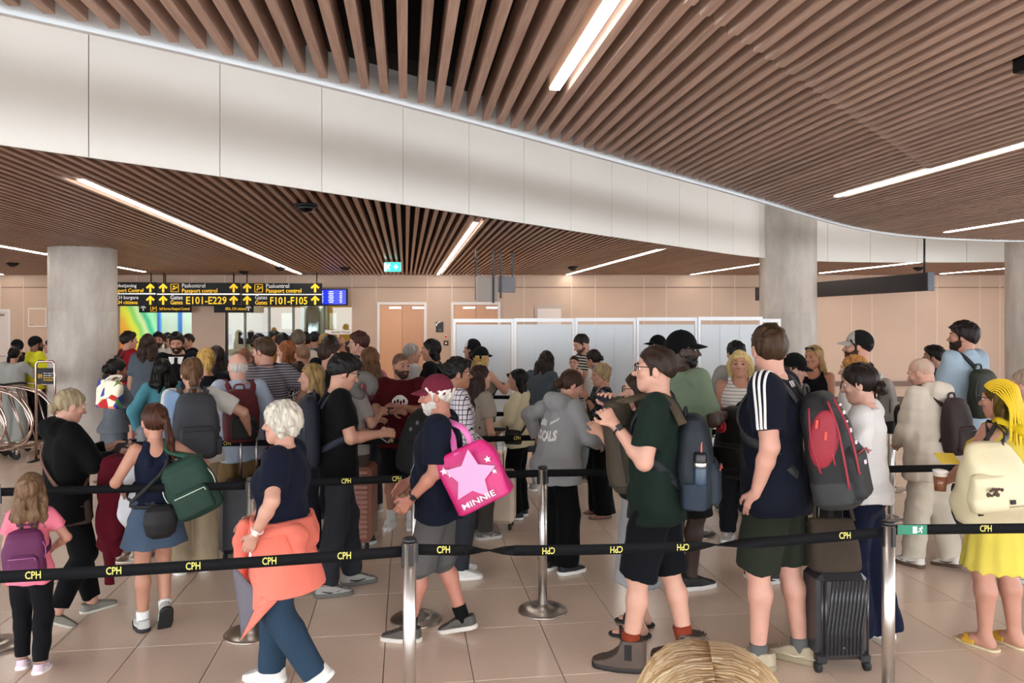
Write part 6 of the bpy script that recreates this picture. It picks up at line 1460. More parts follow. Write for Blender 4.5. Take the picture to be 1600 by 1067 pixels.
p21 = P('man in a sage green T-shirt and black cap with glasses', 1066, 521, 5.5, -52, look=(-34, 0, 0), hair=('buzz', '0c0a09'), beard=('120e0c', .005), cap=('0c0c0e', 'front'), glasses='y', skin='3f281d', lips='4a2c26', bulk=1.22, w=1.03, top=dict(c='7f9077', sl=.80, hem=.82, straight=1.02), bottom=dict(c='232324', ln=1.0, wide=1.8, name='shorts'), shoes=('sneaker', '131315', 'e6e4e0', '131315'), arms=('hang', 'front'))
p22 = P('dark haired person in black hidden behind the tall man, wearing a big black backpack', 1190, 586, 5.6, -38, hair=('short', '17110f'), skin='b9866f', top=dict(c='0e0e10', sl=.7), bottom=dict(c='0e0e10', ln=.95, wide=1.7, name='shorts'), socks=('121214', .22), shoes=('sneaker', '101012', 'd8d6d2', 'f0f0f0'), arms=('front', 'front'))
bp22 = backpack(p22, 'big black backpack with a round red badge between the two men', '0c0c0d', size=(.40, .28, .58), dz=.03, dx=-.02, strap='17171a')
P('man in a black cap at the back by the white partition', 1027, 526, 9.5, 95, hair=('crop', '2a1e18'), cap=('0e0e10', 'front'), skin='c8947e', top=dict(c='55504a', sl=.7), bottom=dict(c='2a2c33'))
p24 = P('woman with long dark brown hair, glasses and a long striped dress behind the olive bag', 999, 583, 4.68, 82, 'f', hair=('loose', '2a1710', .40, 1.05, '170c08'), skin='c89680', glasses='y', top=dict(c='1b1c22', sl=.8, hem=.92), bottom=dict(c=pattern('vstripe', '6d7684', 'c6c4c0', .42), kind='skirt', hem=.36, flare=.04, waist=1.05, name='striped_skirt'), shoes=('sandal', '121214', '1c1a18'), arms=(((-.08, .26, -.10), (.4, -.2, -1)), 'chest'))
# --- middle, before the partition
p25 = P('older woman with short blond hair, purple flower clip and dark floral blouse', 938, 570, 7.4, 105, 'f', look=(10, -4, 0), hair=('curly', '9d8662', None, .55, '6f5c40'), skin='c08a72', bulk=1.12, top=dict(c=pattern('floral', '16181e', '5c6672', .8), sl=1.3, hem=.80, straight=1.0, flare=.02, vneck=.13, name='blouse'), bottom=dict(c='0b0b0d', wide=2.4, ln=2.05), shoes=('sandal', '8a5a4a', '6a4a3e'), arms=(((-.12, .20, -.06), (.5, -.1, -1)), ((-.02, .28, -.30), (.6, -.4, -.6))), watch=('L', 'watch'))
E_ = Field()
for k in range(6): E_.ell((.018*math.cos(k*1.047), .018*math.sin(k*1.047), 0), (.014, .014, .007), k=.004)
v_, f_ = E_.mesh(.004); hp_ = p25['hc']+p25['Rh']@np.array([.062, .055, .088]); link('flower_clip', np_mesh('flower_clip', [(v_, f_, 0)], [mat('purple_petals', '3d2f9a', .6)]), p25['root'], Matrix.Translation(Vector(hp_)) @ Matrix.Rotation(.7, 4, 'Y') @ Matrix.Rotation(-.9, 4, 'X'))
p26 = P('woman with long dark hair and a grey dress bending forward by the partition', 856, 552, 8.95, -30, 'f', look=(10, -34, 0), lean=.34, hair=('loose', '241712', .36, 1.1), skin='b9866f', top=dict(c='525b63', sl=.75, hem=.90, straight=1.0), bottom=dict(c='525b63', kind='skirt', hem=.5, flare=.05, name='dress_skirt'), shoes=('sneaker', '9a948c'), arms=(((.0, .20, -.48), (.5, -.7, 0)), ((.0, .24, -.46), (.5, -.7, 0))))
P('man in a black and white striped polo shirt looking down at the partition', 903, 524, 9.5, 112, look=(0, -26, 0), hair=('crop', '231915'), skin='c48f78', beard=('6a4a3a', .004), top=dict(c=pattern('hstripe', '141416', 'c9c5be', 1.1), sl=.75, collar=True), bottom=dict(c='1f2228'), arms=('front', 'front'))
p28 = P('woman in a white strappy top seen from behind, holding a baby', 925, 548, 9.0, 25, 'f', look=(30, -14, 0), hair=('bun', '211612', 0, 1.0), skin='bd8a72', top=dict(c='d6d2cc', sl=0, hem=.95, name='strappy_top'), bottom=dict(c='8d99a2', wide=1.8), arms=('phone', 'front'))
P('baby with dark hair looking over the shoulder of the woman in the white strappy top', 897, 556, 8.85, 165, S_=.42, hd=1.55, w=.85, hair=('buzz', '2e1d16'), skin='c58f78', top=dict(c='d8a890', sl=1.5, hem=.86), bottom=dict(c='cfc8be', ln=1.9), legs=((.14, .22, 10, 0, .35), (.14, .22, 10, 0, .35)), arms=('front', 'front'), bust=0, group='children in the queue')
p29 = P('woman with short black hair in a cream cardigan and black trousers', 810, 578, 7.35, 72, 'f', look=(4, 0, 0), hair=('bob', '140f0d', .13, .95), skin='b98872', top=dict(c='e4dab8', sl=1.95, hem=.86, loose=1.5, straight=1.0, name='cardigan'), bottom=dict(c='0d0d0f', wide=1.5, ln=2.0), shoes=('sneaker', '131316', 'e2e0dc', '131316'), arms=(((-.02, .26, -.34), (.6, -.6, -.3)), 'low'))
crossbody(p29, 'small black crossbody bag worn with the cream cardigan', 'R', '121214', '141416', (.2, .09, .16), zb=.98)
p30 = P('blond woman in a black cap and vest raising a phone, red backpack on her back', 752, 544, 8.45, -48, 'f', hair=('loose', 'b9985c', .30, .95, '8a6c3c'), cap=('101012', 'front'), skin='c8937a', top=dict(c='9a8f84', sl=0, name='vest_top'), bottom=dict(c='6d6a66', wide=1.6), arms=('phone', ((.04, .32, -.06), (.6, 0, -1))))
phone(p30, 1, 'phone raised by the blond woman in the black cap')
backpack(p30, 'red and black backpack worn by the blond woman in the black cap', '8a1f2a', pocket='1a1416', size=(.30, .17, .42), dz=-.04, strap='17171a')
P('man with a black and white cap turned backwards near the partition', 738, 532, 9.1, 65, hair=('loose', '1a1310', .10, .8), cap=('d8d4ce', 'back', '111113', '111113'), skin='c08a72', top=dict(c='26262c', sl=.7), bottom=dict(c='23252c'))
P('woman with very long straight brown hair behind the man in the checked shirt', 750, 572, 6.7, -62, 'f', hair=('loose', '34201a', .50, .9), skin='c9967e', top=dict(c='a89a8c', sl=.7), bottom=dict(c='4a4540'))
p32 = P('man with slicked dark hair and glasses in a white checked shirt', 714, 561, 5.7, -80, look=(0, 0, 0), hair=('short', '17110f', None, .8), glasses='y', skin='a8745a', top=dict(c=pattern('plaid', 'd9cfd6', '221e2e', .9), sl=2, collar=True, hem=.80, straight=1.0, name='checked_shirt'), bottom=dict(c='3c3e46'), shoes=('sneaker', 'd4d0ca', 'e8e4de'), arms=('low', 'low'), bulk=1.1)
p33 = P('bald bearded man in a maroon T-shirt with a white round print, arms folded', 627, 553, 7.0, 172, look=(38, -4, 0), hair=('buzz', '6a4a3a', None, .4), eyebrow='3a281e', beard=('4a3428', .007), skin='b67f68', bulk=1.22, w=1.05, top=dict(c='571219', sl=.72, hem=.82, straight=1.0), bottom=dict(c='131315', ln=.98, wide=1.8, name='shorts'), socks=('e0ded8', .25), shoes=('sneaker', 'e0ddd8', 'efece8'), arms=('fold', ((-.15, .25, -.24), (.5, .1, -.9))), watch=('R', 'band', '1b1b1d'))
P('grey haired man in a white shirt before the wooden doors', 643, 538, 9.0, -72, hair=('crop', '9d958d', None, 1.3, '77706a'), skin='c58f78', top=dict(c='d4ccc8', sl=.8), bottom=dict(c='4a4c54'))
p35 = P('man with long black hair tied back in a black jacket before the wooden doors', 674, 531, 8.4, 78, hair=('bob', '0f0c0b', .10, .95), skin='b17c64', top=dict(c='121215', sl=2, hem=.82, name='jacket'), bottom=dict(c='17171a'))
backpack(p35, 'blue grey bag on the back of the man in the black jacket', '5f6f86', pocket='c0a48c', size=(.28, .16, .36), dz=-.02)
# --- left of the middle
p36 = P('woman with long brown hair in a pink T-shirt and a black backpack', 577, 544, 7.5, 48, 'f', hair=('long', '6d4a30', .28, .95, '442c1c'), skin='c9957e', top=dict(c='c97888', sl=.75), bottom=dict(c='3a3c46'), shoes=('sneaker', 'b8b4ae'))
backpack(p36, 'black backpack on the woman in the pink T-shirt', '121113', size=(.30, .18, .42), dz=-.02, dx=.04)
P('young man with auburn hair and glasses in a black top beside the wooden doors', 561, 520, 8.5, 75, look=(4, 0, 0), hair=('short', '44241a', None, 1.1), glasses='y', skin='cf9c86', top=dict(c='131316', sl=.8), bottom=dict(c='23252c'))
P('bearded man with brown hair and glasses in a black T-shirt facing the doors', 515, 535, 7.15, -72, look=(0, 0, 0), hair=('short', '38251b', None, 1.0), beard=('4a3428', .010), glasses='y', skin='c48f78', top=dict(c='101012', sl=.75), bottom=dict(c='23252c'))
P('blond long haired woman in a navy top behind the curly white hair', 488, 570, 6.2, 84, 'f', hair=('loose', '97794c', .36, 1.0, '5f4a2c'), skin='c8947c', top=dict(c='14161f', sl=.9), bottom=dict(c='2a2c36'))
P('bald man in a dark checked shirt seen from behind', 473, 538, 8.0, 12, hair=('buzz', '8a6650', None, .5), eyebrow='5a4030', skin='b9826a', top=dict(c=pattern('check', '17191d', '43464d', .9), sl=2, collar=True), bottom=dict(c='2a2c33'), bulk=1.1)
P('person in a black and white floral blouse behind the blond woman', 466, 566, 7.5, 15, 'f', hair=('bob', '3a281e', .14), skin='c8947c', top=dict(c=pattern('floral', '17171a', 'd8d2cc', .7), sl=1.8, straight=1.05), bottom=dict(c='1a1a1e'))
p42 = P('man in a grey striped polo shirt with his hand on his hip', 412, 529, 7.0, 30, look=(24, -4, 0), hair=('short', '47321f', None, .9), skin='c08a74', bulk=1.2, top=dict(c=pattern('thinstripe', '66606a', 'b9b4b6', .8), sl=.72, collar=True, straight=.98, name='polo_shirt'), bottom=dict(c='101012'), arms=('low', ((.08, -.02, -.38), (1, -.5, .1))))
p43 = P('white haired man in a pale blue shirt with a dark red backpack', 371, 553, 6.4, 15, look=(8, -4, 0), hair=('ring', 'cfc6bc', None, 1.0, 'a8a098'), skin='d49c88', bulk=1.2, top=dict(c='b4bfd0', sl=2, collar=True, hem=.80, straight=1.0), bottom=dict(c='826844', wide=1.2), shoes=('sneaker', '4a4038', '3a322c'), arms=('low', ((.12, .02, -.50), (.6, -.8, 0))), eyebrow='b8b0a8')
backpack(p43, 'dark red and black backpack worn over the pale blue shirt', '6a1420', pocket='1c1214', size=(.30, .20, .46), dz=.05, dx=-.04, strap='6a1824')
P('reddish bald man half hidden behind the white haired man', 381, 544, 7.7, -18, hair=('buzz', '8a5a44', None, .3), eyebrow='6a4432', skin='b9785f', top=dict(c='3f444e', sl=.7), bottom=dict(c='2a2c33'))
p45 = P('woman with a loose brown ponytail, white T-shirt and a large grey backpack', 300, 561, 5.8, 6, 'f', look=(0, -6, 0), hair=('ponytail', '6a4a30', .20, 1.1, '442d1c'), skin='c48e76', bulk=1.2, top=dict(c='d2cbc2', sl=.70, hem=.90, straight=1.0), bottom=dict(c='a8957a', wide=2.0), shoes=('sneaker', '9a948c', 'd8d4ce'), arms=('low', ((.30, .12, -.30), (.7, -.6, -.2))))
backpack(p45, 'large grey backpack with a top handle worn over the white T-shirt', '3d3f45', size=(.34, .22, .52), dz=.06, strap='4c4a4a', side_pocket='34363b')
P('blond woman with a high ponytail ahead of the grey backpack', 322, 545, 7.2, 10, 'f', hair=('ponytail', 'b8924f', .14, 1.0, '8a6a36'), skin='c9967e', top=dict(c='1d1d22', sl=.8), bottom=dict(c='22242a'))
P('woman with dark hair in a striped top beside the pale pillar', 338, 542, 7.9, 20, 'f', hair=('loose', '2e211f', .22), skin='c08a74', top=dict(c=pattern('hstripe', '17171c', 'd0c8c4', .9), sl=.9), bottom=dict(c='22242a'))
p48 = P('woman with black hair in a teal cardigan seen from behind', 254, 562, 7.3, 8, 'f', hair=('loose', '100c0b', .22, 1.0), skin='b98870', top=dict(c='4e8a97', sl=1.95, hem=.94, name='cardigan'), bottom=dict(c='131317'), arms=(((.08, .05, -.46), (.8, -.6, 0)), 'low'), shoes=('sneaker', '2a2a2c'))
crossbody(p48, 'grey shoulder bag hanging left of the teal cardigan', 'R', 'd8d4d0', '6a6a6e', (.34, .16, .38), zb=.86)
p54 = P('woman in a grey dress with a black bun reading a paper beside the column', 184, 562, 7.6, -68, 'f', look=(0, -8, 0), hair=('bun', '120d0b', 0, 1.2), skin='94624a', top=dict(c='6c7077', sl=.85, hem=.92), bottom=dict(c='676b73', kind='skirt', hem=.24, flare=.015, name='dress_skirt'), shoes=('sandal', '1a1a1c', '2a2622'), arms=('phone', ((-.06, .30, -.12), (.5, -.3, -.9))))
paper(p54, 1, 'white paper held by the woman in the grey dress', (.10, .13))
# --- far left
p49 = P('man in a dark suit with white shirt and tie facing the camera', 276, 521, 9.4, 172, look=(0, -12, 0), hair=('short', '0f0c0a', None, .9), beard=('32251d', .005), skin='b78068', top=dict(c='0f1016', sl=2, hem=.80, straight=1.0, name='suit_jacket'), bottom=dict(c='0f1016'), shoes=('slipon', '101012', '0c0c0e'), group='airport staff')
def shirt_tie(rec, c='e8e6e2', tie='101014', w=.085):
    y0 = rec['sp'](1.3)[1]+.112; mb = MB(); mb.add([(-w, y0+.0, 1.455), (w, y0, 1.455), (.012, y0+.024, 1.16), (-.012, y0+.024, 1.16), (-w, y0-.05, 1.455), (w, y0-.05, 1.455), (.012, y0-.03, 1.16), (-.012, y0-.03, 1.16)], [(0, 1, 2, 3), (7, 6, 5, 4), (0, 3, 7, 4), (1, 5, 6, 2), (0, 4, 5, 1)]); mb.build('shirt_front', cloth(c), rec['root'])
    mb = MB(); mb.add([(-.016, y0+.012, 1.45), (.016, y0+.012, 1.45), (.022, y0+.032, 1.15), (0, y0+.034, 1.11), (-.022, y0+.032, 1.15), (-.022, y0-.01, 1.45), (.022, y0-.01, 1.45), (.03, y0, 1.15), (0, y0, 1.11), (-.03, y0, 1.15)], [(0, 1, 2, 3, 4), (9, 8, 7, 6, 5), (0, 4, 9, 5), (1, 6, 7, 2)]); mb.build('tie', cloth(tie), rec['root'])
shirt_tie(p49)
P('woman with long brown hair in a blue grey top and rust trousers', 231, 523, 10.0, -6, 'f', hair=('loose', '36231b', .30), skin='b98870', top=dict(c='5c646e', sl=.85, straight=1.02), bottom=dict(c='83403a', wide=1.4), bulk=1.12)
p51 = P('young man in a red T-shirt before the coloured wall', 201, 519, 10.7, -72, hair=('short', '251913'), skin='c08a72', top=dict(c='93191f', sl=.8), bottom=dict(c='33343a', ln=1.1, name='shorts'), arms=('front', 'front'))
backpack(p51, 'black backpack on the young man in the red T-shirt', '141416', size=(.28, .16, .42))
p52 = P('bearded staff member in a white shirt and dark tie before the coloured wall', 247, 520, 12.0, 174, hair=('short', '17110e'), beard=('32251d', .006), skin='b07a60', top=dict(c='d9d5cd', sl=.9, collar=True), bottom=dict(c='15161c'), group='airport staff')
shirt_tie(p52, 'd9d5cd', '14151c', .03)
P('person with black hair far off before the coloured wall', 262, 521, 13.2, 20, hair=('short', '120e0c'), skin='b98870', top=dict(c='8fb0b8', sl=.8), bottom=dict(c='2a2c33'))
P('woman with brown hair beside the man in the suit', 268, 523, 12.4, 150, 'f', hair=('loose', '4a2c1e', .24), skin='c9967e', top=dict(c='c0a898', sl=.8), bottom=dict(c='2a2c33'))
P('man in a dark jacket at the edge of the coloured wall', 294, 522, 12.8, 115, hair=('crop', '2a1c15'), skin='c08a72', top=dict(c='131418', sl=2), bottom=dict(c='131418'))
p55 = P('woman in a pale grey jumpsuit raising a pink phone beside the trolleys', 22, 544, 11.5, -24, 'f', hair=('bun', '110d0b', .03, 1.1), skin='c08a74', top=dict(c='a9a9a3', sl=1.3, hem=.94, straight=1.03, tuck=True, name='jumpsuit_top'), bottom=dict(c='a9a9a3', wide=2.6, ln=2.0, name='jumpsuit_trousers'), shoes=('sneaker', 'e4e0da'), arms=('hang', ((.06, .30, .0), (.6, 0, -1))))
phone(p55, 1, 'pink phone raised by the woman in the pale grey jumpsuit', 'd78aa8')
p56 = P('bearded man in a yellow high visibility shirt and black cap, arms folded', 56, 527, 11.8, -70, hair=('crop', '120d0b'), beard=('32251d', .009), cap=('121214', 'beanie'), skin='8a5840', bulk=1.2, top=dict(c='d6d02e', sl=.8, collar=True), bottom=dict(c='15161c'), arms=('fold', 'fold'), group='airport staff')
G_ = MB(); G_.lathe([(.205, 1.19), (.21, 1.20), (.21, 1.24), (.205, 1.25)], n=28); G_.lathe([(.20, 1.30), (.205, 1.31), (.205, 1.345), (.20, 1.355)], n=28)
G_.v = [(x, y*.70+.004, z) for x, y, z in G_.v]; G_.build('reflective_band', mat('reflective', 'cfd4d6', .3), p56['root'])
P('person in a flat black hat behind the jumpsuit woman', 26, 532, 12.6, 60, hair=('short', '17110f'), cap=('121214', 'beanie'), skin='b98870', top=dict(c='1f1f22', sl=2), bottom=dict(c='1a1a1e'))
p58 = P('woman with dark brown hair half behind the left concrete column', 79, 531, 12.8, 80, 'f', hair=('loose', '2a1a14', .18), skin='c08a74', top=dict(c='d6d0c8', sl=.8), bottom=dict(c='2a2c33'))
# --- crowd at the booth glass
far = [(404, 524, 9.9, 15, 'curly', '17110e', '5f4234', 'man with dark curly hair deep in the crowd before the booth'), (429, 518, 11.6, 10, 'short', '140f0d', '7a6c5c', 'man with black hair farthest back left of the booth pillar'),
       (434, 525, 10.8, -60, 'crop', '8a5626', 'b06a22', 'person in an ochre shirt in the crowd before the booth'), (441, 522, 9.8, 30, 'short', '1a110d', 'b8742f', 'dark haired man in an orange shirt in the crowd'),
       (466, 517, 9.6, 5, 'short', '5f5040', 'd8c8b8', 'man with grey brown hair and a pale shirt in the crowd'), (456, 526, 10.2, -20, 'short', '3a2317', '8a5a3c', 'brown haired man half hidden in the crowd'),
       (477, 520, 11.2, 10, 'short', '17110e', '4a4a52', 'dark haired man behind the pale shirt man'), (491, 519, 13.0, 0, 'short', '14100e', '727a84', 'distant dark haired person with a grey back before the steel pillar'),
       (516, 527, 8.9, 8, 'mop', '0d0a09', '222226', 'man with shaggy black hair before the booth sign'), (508, 523, 10.6, 20, 'short', 'a8874f', '9a8f84', 'blond person near the booth sign'),
       (532, 526, 11.2, 175, 'ring', 'b8b0a8', 'b8b0a8', 'old man facing the camera near the booth sign'), (549, 533, 10.1, 10, 'short', '3a281e', 'd6d0c6', 'man in a white shirt with dark bag straps by the doors')]
for i, (x, y, Y, fc, hk, hc_, tc_, lb) in enumerate(far):
    r = P(lb, x, y, Y, fc, hair=(hk, hc_), skin=('c9967e', 'b07a60', 'c08a72')[i % 3], top=dict(c=tc_, sl=.8+.6*(i % 2)), bottom=dict(c=('2a2c33', '3a3c46', '4a4238')[i % 3]), eyes=fc > 90)
    if i in (7, 11): backpack(r, 'small dark backpack on the '+('distant person before the steel pillar' if i == 7 else 'man in the white shirt by the doors'), '17171a', size=(.28, .16, .40))
P('woman with copper hair and a black top in the crowd', 447, 534, 8.6, 20, 'f', hair=('bob', '8d5230', .15, .95, '5f3418'), skin='cf9a82', top=dict(c='111114', sl=.9), bottom=dict(c='22242a'), look=(40, -6, 0))
p5b = P('traveller hidden behind the young man with glasses, forearms forward', 552, 571, 6.5, -58, 'f', hair=('bob', '4a3324', .15), skin='cf9a84', top=dict(c='a39a95', sl=.7), bottom=dict(c='5a4c46'), arms=('front', 'phone'))
# --- person right below the camera
P('blond head of a short person right in front of the camera', 1110, 1040, 1.06, 4, 'f', hd=1.12, hair=('loose', 'c6a67a', .24, 1.3, 'a88a5e'), skin='cf9c86', top=dict(c='5a5f6a', sl=.8), bottom=dict(c='2a2c33'), res=.014, eyes=True, shoes=('sneaker', 'b8b4ae'))

# single strands over the parted blond head
pz = PEOPLE[-1]; hc_, Rq = pz['hc'], pz['Rh']; rs = np.random.RandomState(5); sets = [MB(), MB(), MB()]
for k in range(900):
    s_ = -1 if k % 2 else 1; y0 = rs.uniform(-.115, .085); lim = rs.uniform(1.5, 2.1); r_ = 1.0+rs.uniform(-.03, .035); pts = []
    for i in range(8):
        t = i/7; a = s_*(.0+lim*t); yy = y0-.05*t+.012*math.sin(3*t+k); q = math.sqrt(max(1-((yy+.02)/.150)**2, .05)); wv = 1+.018*math.sin(6*t+y0*30+s_)
        pts.append(hc_+Rq@(np.array([.118*math.sin(a)*q*r_*wv, -.02+(yy+.02), .018+.120*math.cos(a)*q*r_*wv+.010*abs(math.sin(a*2))])*1.12))
    sets[k % 3].tube(pts, [.0024, .0032, .0034, .0034, .0034, .0032, .0028, .0014], 4)
for mb, c in zip(sets, ('cfae84', 'b8976a', 'dcc29c')): mb.build('hair_strands', mat('hair_strand', dim(c, .8), .45), pz['root'])
# ------------------------------------------------------------------ prints and stripes laid on the clothes
def lay(bv, p, d, off=.003):
    """first hit of a ray from p along d, lifted a little"""
    h, n, i, dist = bv.ray_cast(Vector(p), Vector(d).normalized(), 1.0)
    return (h-Vector(d).normalized()*off, n) if h is not None else (None, None)
def decal(rec, me_or_poly, c, right, up, m, name='print', off=.004, part=None, ob=None):
    """flat outline (list of polygons) or text mesh laid on the shirt; c centre, right/up its axes in the wearer's frame"""
    ob = ob or rec['top_ob']; bv = bvh_of(ob); right, up = Vector(right).normalized(), Vector(up).normalized(); n = right.cross(up); mb = MB()
    for poly in me_or_poly:
        vs = []
        for u, v in poly:
            p = Vector(c)+right*u+up*v+n*.6; h, _ = lay(bv, p, -n, off)
            if h is None: vs = None; break
            vs.append(h)
        if vs: mb.add(vs, [tuple(range(len(vs)))])
    if mb.v: mb.build(name, m, ob)
def text_polys(s, size, bold=.02, width=None):
    c = bpy.data.curves.new('t', 'FONT'); c.body = s; c.size = size; c.align_x = 'CENTER'; c.align_y = 'CENTER'; c.resolution_u = 2; c.offset = bold*size
    o = bpy.data.objects.new('t', c); me = bpy.data.meshes.new_from_object(o); bpy.data.objects.remove(o); bpy.data.curves.remove(c)
    k = width/(max(v.co.x for v in me.vertices)-min(v.co.x for v in me.vertices)) if width else 1
    out = [[(me.vertices[i].co.x*k, me.vertices[i].co.y) for i in p.vertices] for p in me.polygons]; bpy.data.meshes.remove(me); return out
def arc(polys, bend): return [[(u, v+bend*u*u) for u, v in p] for p in polys]
WINK = mat('print_white', 'dedad6', .8)
# white stripes along the left sleeve and on the collar of the tall man
bv = bvh_of(p9['top_ob']); sh, el = Vector(p9['sho'][0]), Vector(p9['elb'][0]); nk = Vector(p9['sp'](1.48))+Vector((0, -.015, 1.475))
for k in (-1, 0, 1):
    ctrl = [(sh.lerp(nk, .62), .0), (sh.lerp(nk, .3), 0), (sh, .02), (sh.lerp(el, .2), 0), (sh.lerp(el, .42), 0), (sh.lerp(el, .66), 0)]; pts, ups = [], []
    base = smoothpath([c for c, _ in ctrl], 5); ax = (el-sh).normalized()
    for i, c in enumerate(base):
        t = i/(len(base)-1); out = Vector((-.25-1.1*min(t*1.8, 1), .04, 1.0-1.05*min(t*1.8, 1))).normalized()
        tang = (base[min(i+1, len(base)-1)]-base[max(i-1, 0)]).normalized(); sd = tang.cross(out).normalized()
        spread = .024*(1-.42*t); p = c+sd*spread*k*1.25+out*.35
        h, n = lay(bv, p, -out, .001)
        if h is not None: pts.append(h); ups.append(n if n @ out > 0 else -n)
    if len(pts) > 3: MB().ribbon(pts, ups, .0125, .006).build('sleeve_stripe', WINK, p9['top_ob'])
for k in range(3): decal(p9, [[(-.006, -.016), (.006, -.016), (.006, .016), (-.006, .016)]], (-.03+.024*k, -.10+p9['sp'](1.44)[1], 1.452), (1, 0, .0), (0, .55, .8), WINK, 'collar_stripe')
# grey hoodie lettering
z = 1.22-p7['drop']-p7['low']*.6; yy = p7['sp'](1.2)[1]
decal(p7, arc(text_polys('LOCALS', .115, .05, .27), .9), (-.03, yy, z-.03), (1, 0, 0), (0, 0, 1), WINK, 'lettering', .006)
decal(p7, [[(-.11+.022*k, .06), (-.095+.022*k, .06), (-.092+.02*k, .10+.01*(k % 3)), (-.108+.022*k, .11)] for k in range(5)]+[[(.05+.02*k, .075+.012*k), (.062+.02*k, .078+.012*k), (.07+.02*k, .105+.012*k), (.058+.02*k, .10+.012*k)] for k in range(4)], (-.02, yy, z), (1, 0, 0), (0, 0, 1), WINK, 'print_strokes', .006)
# white round print on the maroon T-shirt (seen from the front: right of the picture is the wearer's left)
yy = p33['sp'](1.25)[1]; R_ = .078
disc = [[(R_*math.cos(a)*(.55 if r_ else 0)+0, R_*math.sin(a)*(.55 if r_ else 0)) for a, r_ in ((t0, 1), (t1, 1), (0, 0))] for t0, t1 in [(i*math.pi/10, (i+1)*math.pi/10) for i in range(20)]]
ring = [[(R_*math.cos(a)*q*(1+.06*math.sin(5*a)), R_*math.sin(a)*q) for a, q in ((t0, .55), (t0, 1), (t1, 1), (t1, .55))] for t0, t1 in [(i*math.pi/10, (i+1)*math.pi/10) for i in range(20)]]
decal(p33, disc+ring, (-.01, yy, 1.27), (-1, 0, 0), (0, 0, 1), WINK, 'round_print', .004)
MARO = cloth('571219')
decal(p33, [[(-.05+.03*k+.012*math.cos(a), .012*(k % 2)+.022*math.sin(a)) for a in [i*math.pi/4 for i in range(8)]] for k in range(4)], (-.01, yy, 1.275), (-1, 0, 0), (0, 0, 1), MARO, 'print_mark', .007)
# fine light line print on the navy T-shirt of the bearded man
yy = p6['sp'](1.2)[1]
lines = []
for (a, b) in (((-.12, .05), (-.06, .10)), ((-.06, .10), (-.02, .02)), ((-.12, .05), (-.14, -.06)), ((-.02, .02), (-.05, -.06)), ((-.05, -.06), (-.12, -.10)), ((-.09, .13), (-.07, .15))):
    d = (Vector((*b, 0))-Vector((*a, 0))); q = Vector((-d.y, d.x, 0)).normalized()*.003; lines += [[(a[0]-q.x+(b[0]-a[0])*t0, a[1]-q.y+(b[1]-a[1])*t0), (a[0]-q.x+(b[0]-a[0])*t1, a[1]-q.y+(b[1]-a[1])*t1), (a[0]+q.x+(b[0]-a[0])*t1, a[1]+q.y+(b[1]-a[1])*t1), (a[0]+q.x+(b[0]-a[0])*t0, a[1]+q.y+(b[1]-a[1])*t0)] for t0, t1 in ((0, .33), (.33, .66), (.66, 1))]
decal(p6, lines, (0, yy, 1.16), (-.75, -.66, 0), (0, 0, 1), mat('print_pale', 'aab0b8', .8), 'line_print', .004)
# round red badge on the big black backpack
for o_ in [bp22]:
    RED = mat('badge_red', 'd8303a', .6); sg = -1; rt = .052
    W = o_; Hh, D = .58, .28
    for r, m_, nm in ((.056, RED, 'badge_ring'), (.040, mat('badge_black', '17090b', .6), 'badge_disc'), (.034, RED, 'badge_ring')):
        MB().lathe([(0, 0), (r, 0), (r, .004), (0, .004)], (-.03, -D/2-.036-.004*(.06-r)/.01, .43), 24, Matrix.Rotation(math.pi/2, 3, 'X')).build(nm, m_, o_)
    mb = MB()
    for a, b in (((-.014, 0), (.014, 0)), ((0, -.014), (0, .014)), ((-.012, -.012), (.012, .012))): mb.tube([(-.03+a[0], -D/2-.062, .43+a[1]), (-.03+b[0], -D/2-.062, .43+b[1])], .004, 5)
    mb.build('badge_emblem', mat('badge_black', '17090b', .6), o_)

# ------------------------------------------------------------------ bags, cases and clothes carried
def place(name, x, y, Y, label, cat, roll=0.0, yaw=0.0, pitch=0.0, group=None, z=None):
    p = PX(x, y, Y); p.z = p.z if z is None else z
    o = empty(name, p, 0, label, cat, group); o.rotation_euler = (Matrix.Rotation(math.radians(yaw), 3, 'Z') @ Matrix.Rotation(math.radians(roll), 3, 'Y') @ Matrix.Rotation(math.radians(pitch), 3, 'X')).to_euler(); return o
def lofted(parent, name, secs, m, h=.01, p=2.6, fold=.004, ff=20, seed=1, cuts=(), st=(1, 1, 1)):
    G = Field(); G.loft(secs, k=.01, p=p); G.disp = wav(fold, ff, seed, st) if fold else None
    for c in cuts: G.cut(c)
    v, f = G.mesh(h); return link(name, np_mesh(name, [(v, f, 0)], [m]), parent)
fab = lambda c, r=.75: mat('bag_fabric', dim(c, .7), r, noise=.12, nscale=8, bump=.2, bscale=220)
# olive duffel carried in front of the man in the green T-shirt
o = place('duffel_bag', 973, 694, 4.30, 'large olive duffel bag hanging before the man in the dark green T-shirt', 'bag', roll=-8)
lofted(o, 'bag_body', [(-.27, .05, .05), (-.255, .085, .085), (-.2, .103, .10), (0, .100, .10), (.16, .088, .09), (.24, .065, .07), (.265, .03, .04)], fab('3f3423'), .009, 2.2, .006, 16)
MB().tube([(.104*math.cos(t), .10*math.sin(t), -.215) for t in [i*math.pi/12 for i in range(24)]], .006, 5, closed=True).build('end_seam', fab('31281b'), o)
MB().tube(smoothpath([(-.02, -.10, -.20), (-.03, -.099, 0), (-.02, -.09, .16)], 4), .004, 5).build('zipper', mat('zip', '2a2218', .4), o)
sA = to_world(p8, Vector(p8['sho'][0])+Vector((.07, .06, .055))); sB = to_world(p8, Vector(p8['sho'][0])+Vector((.07, -.06, .045))); sC = to_world(p8, Vector(p8['sho'][0])+Vector((.02, -.145, -.08)))
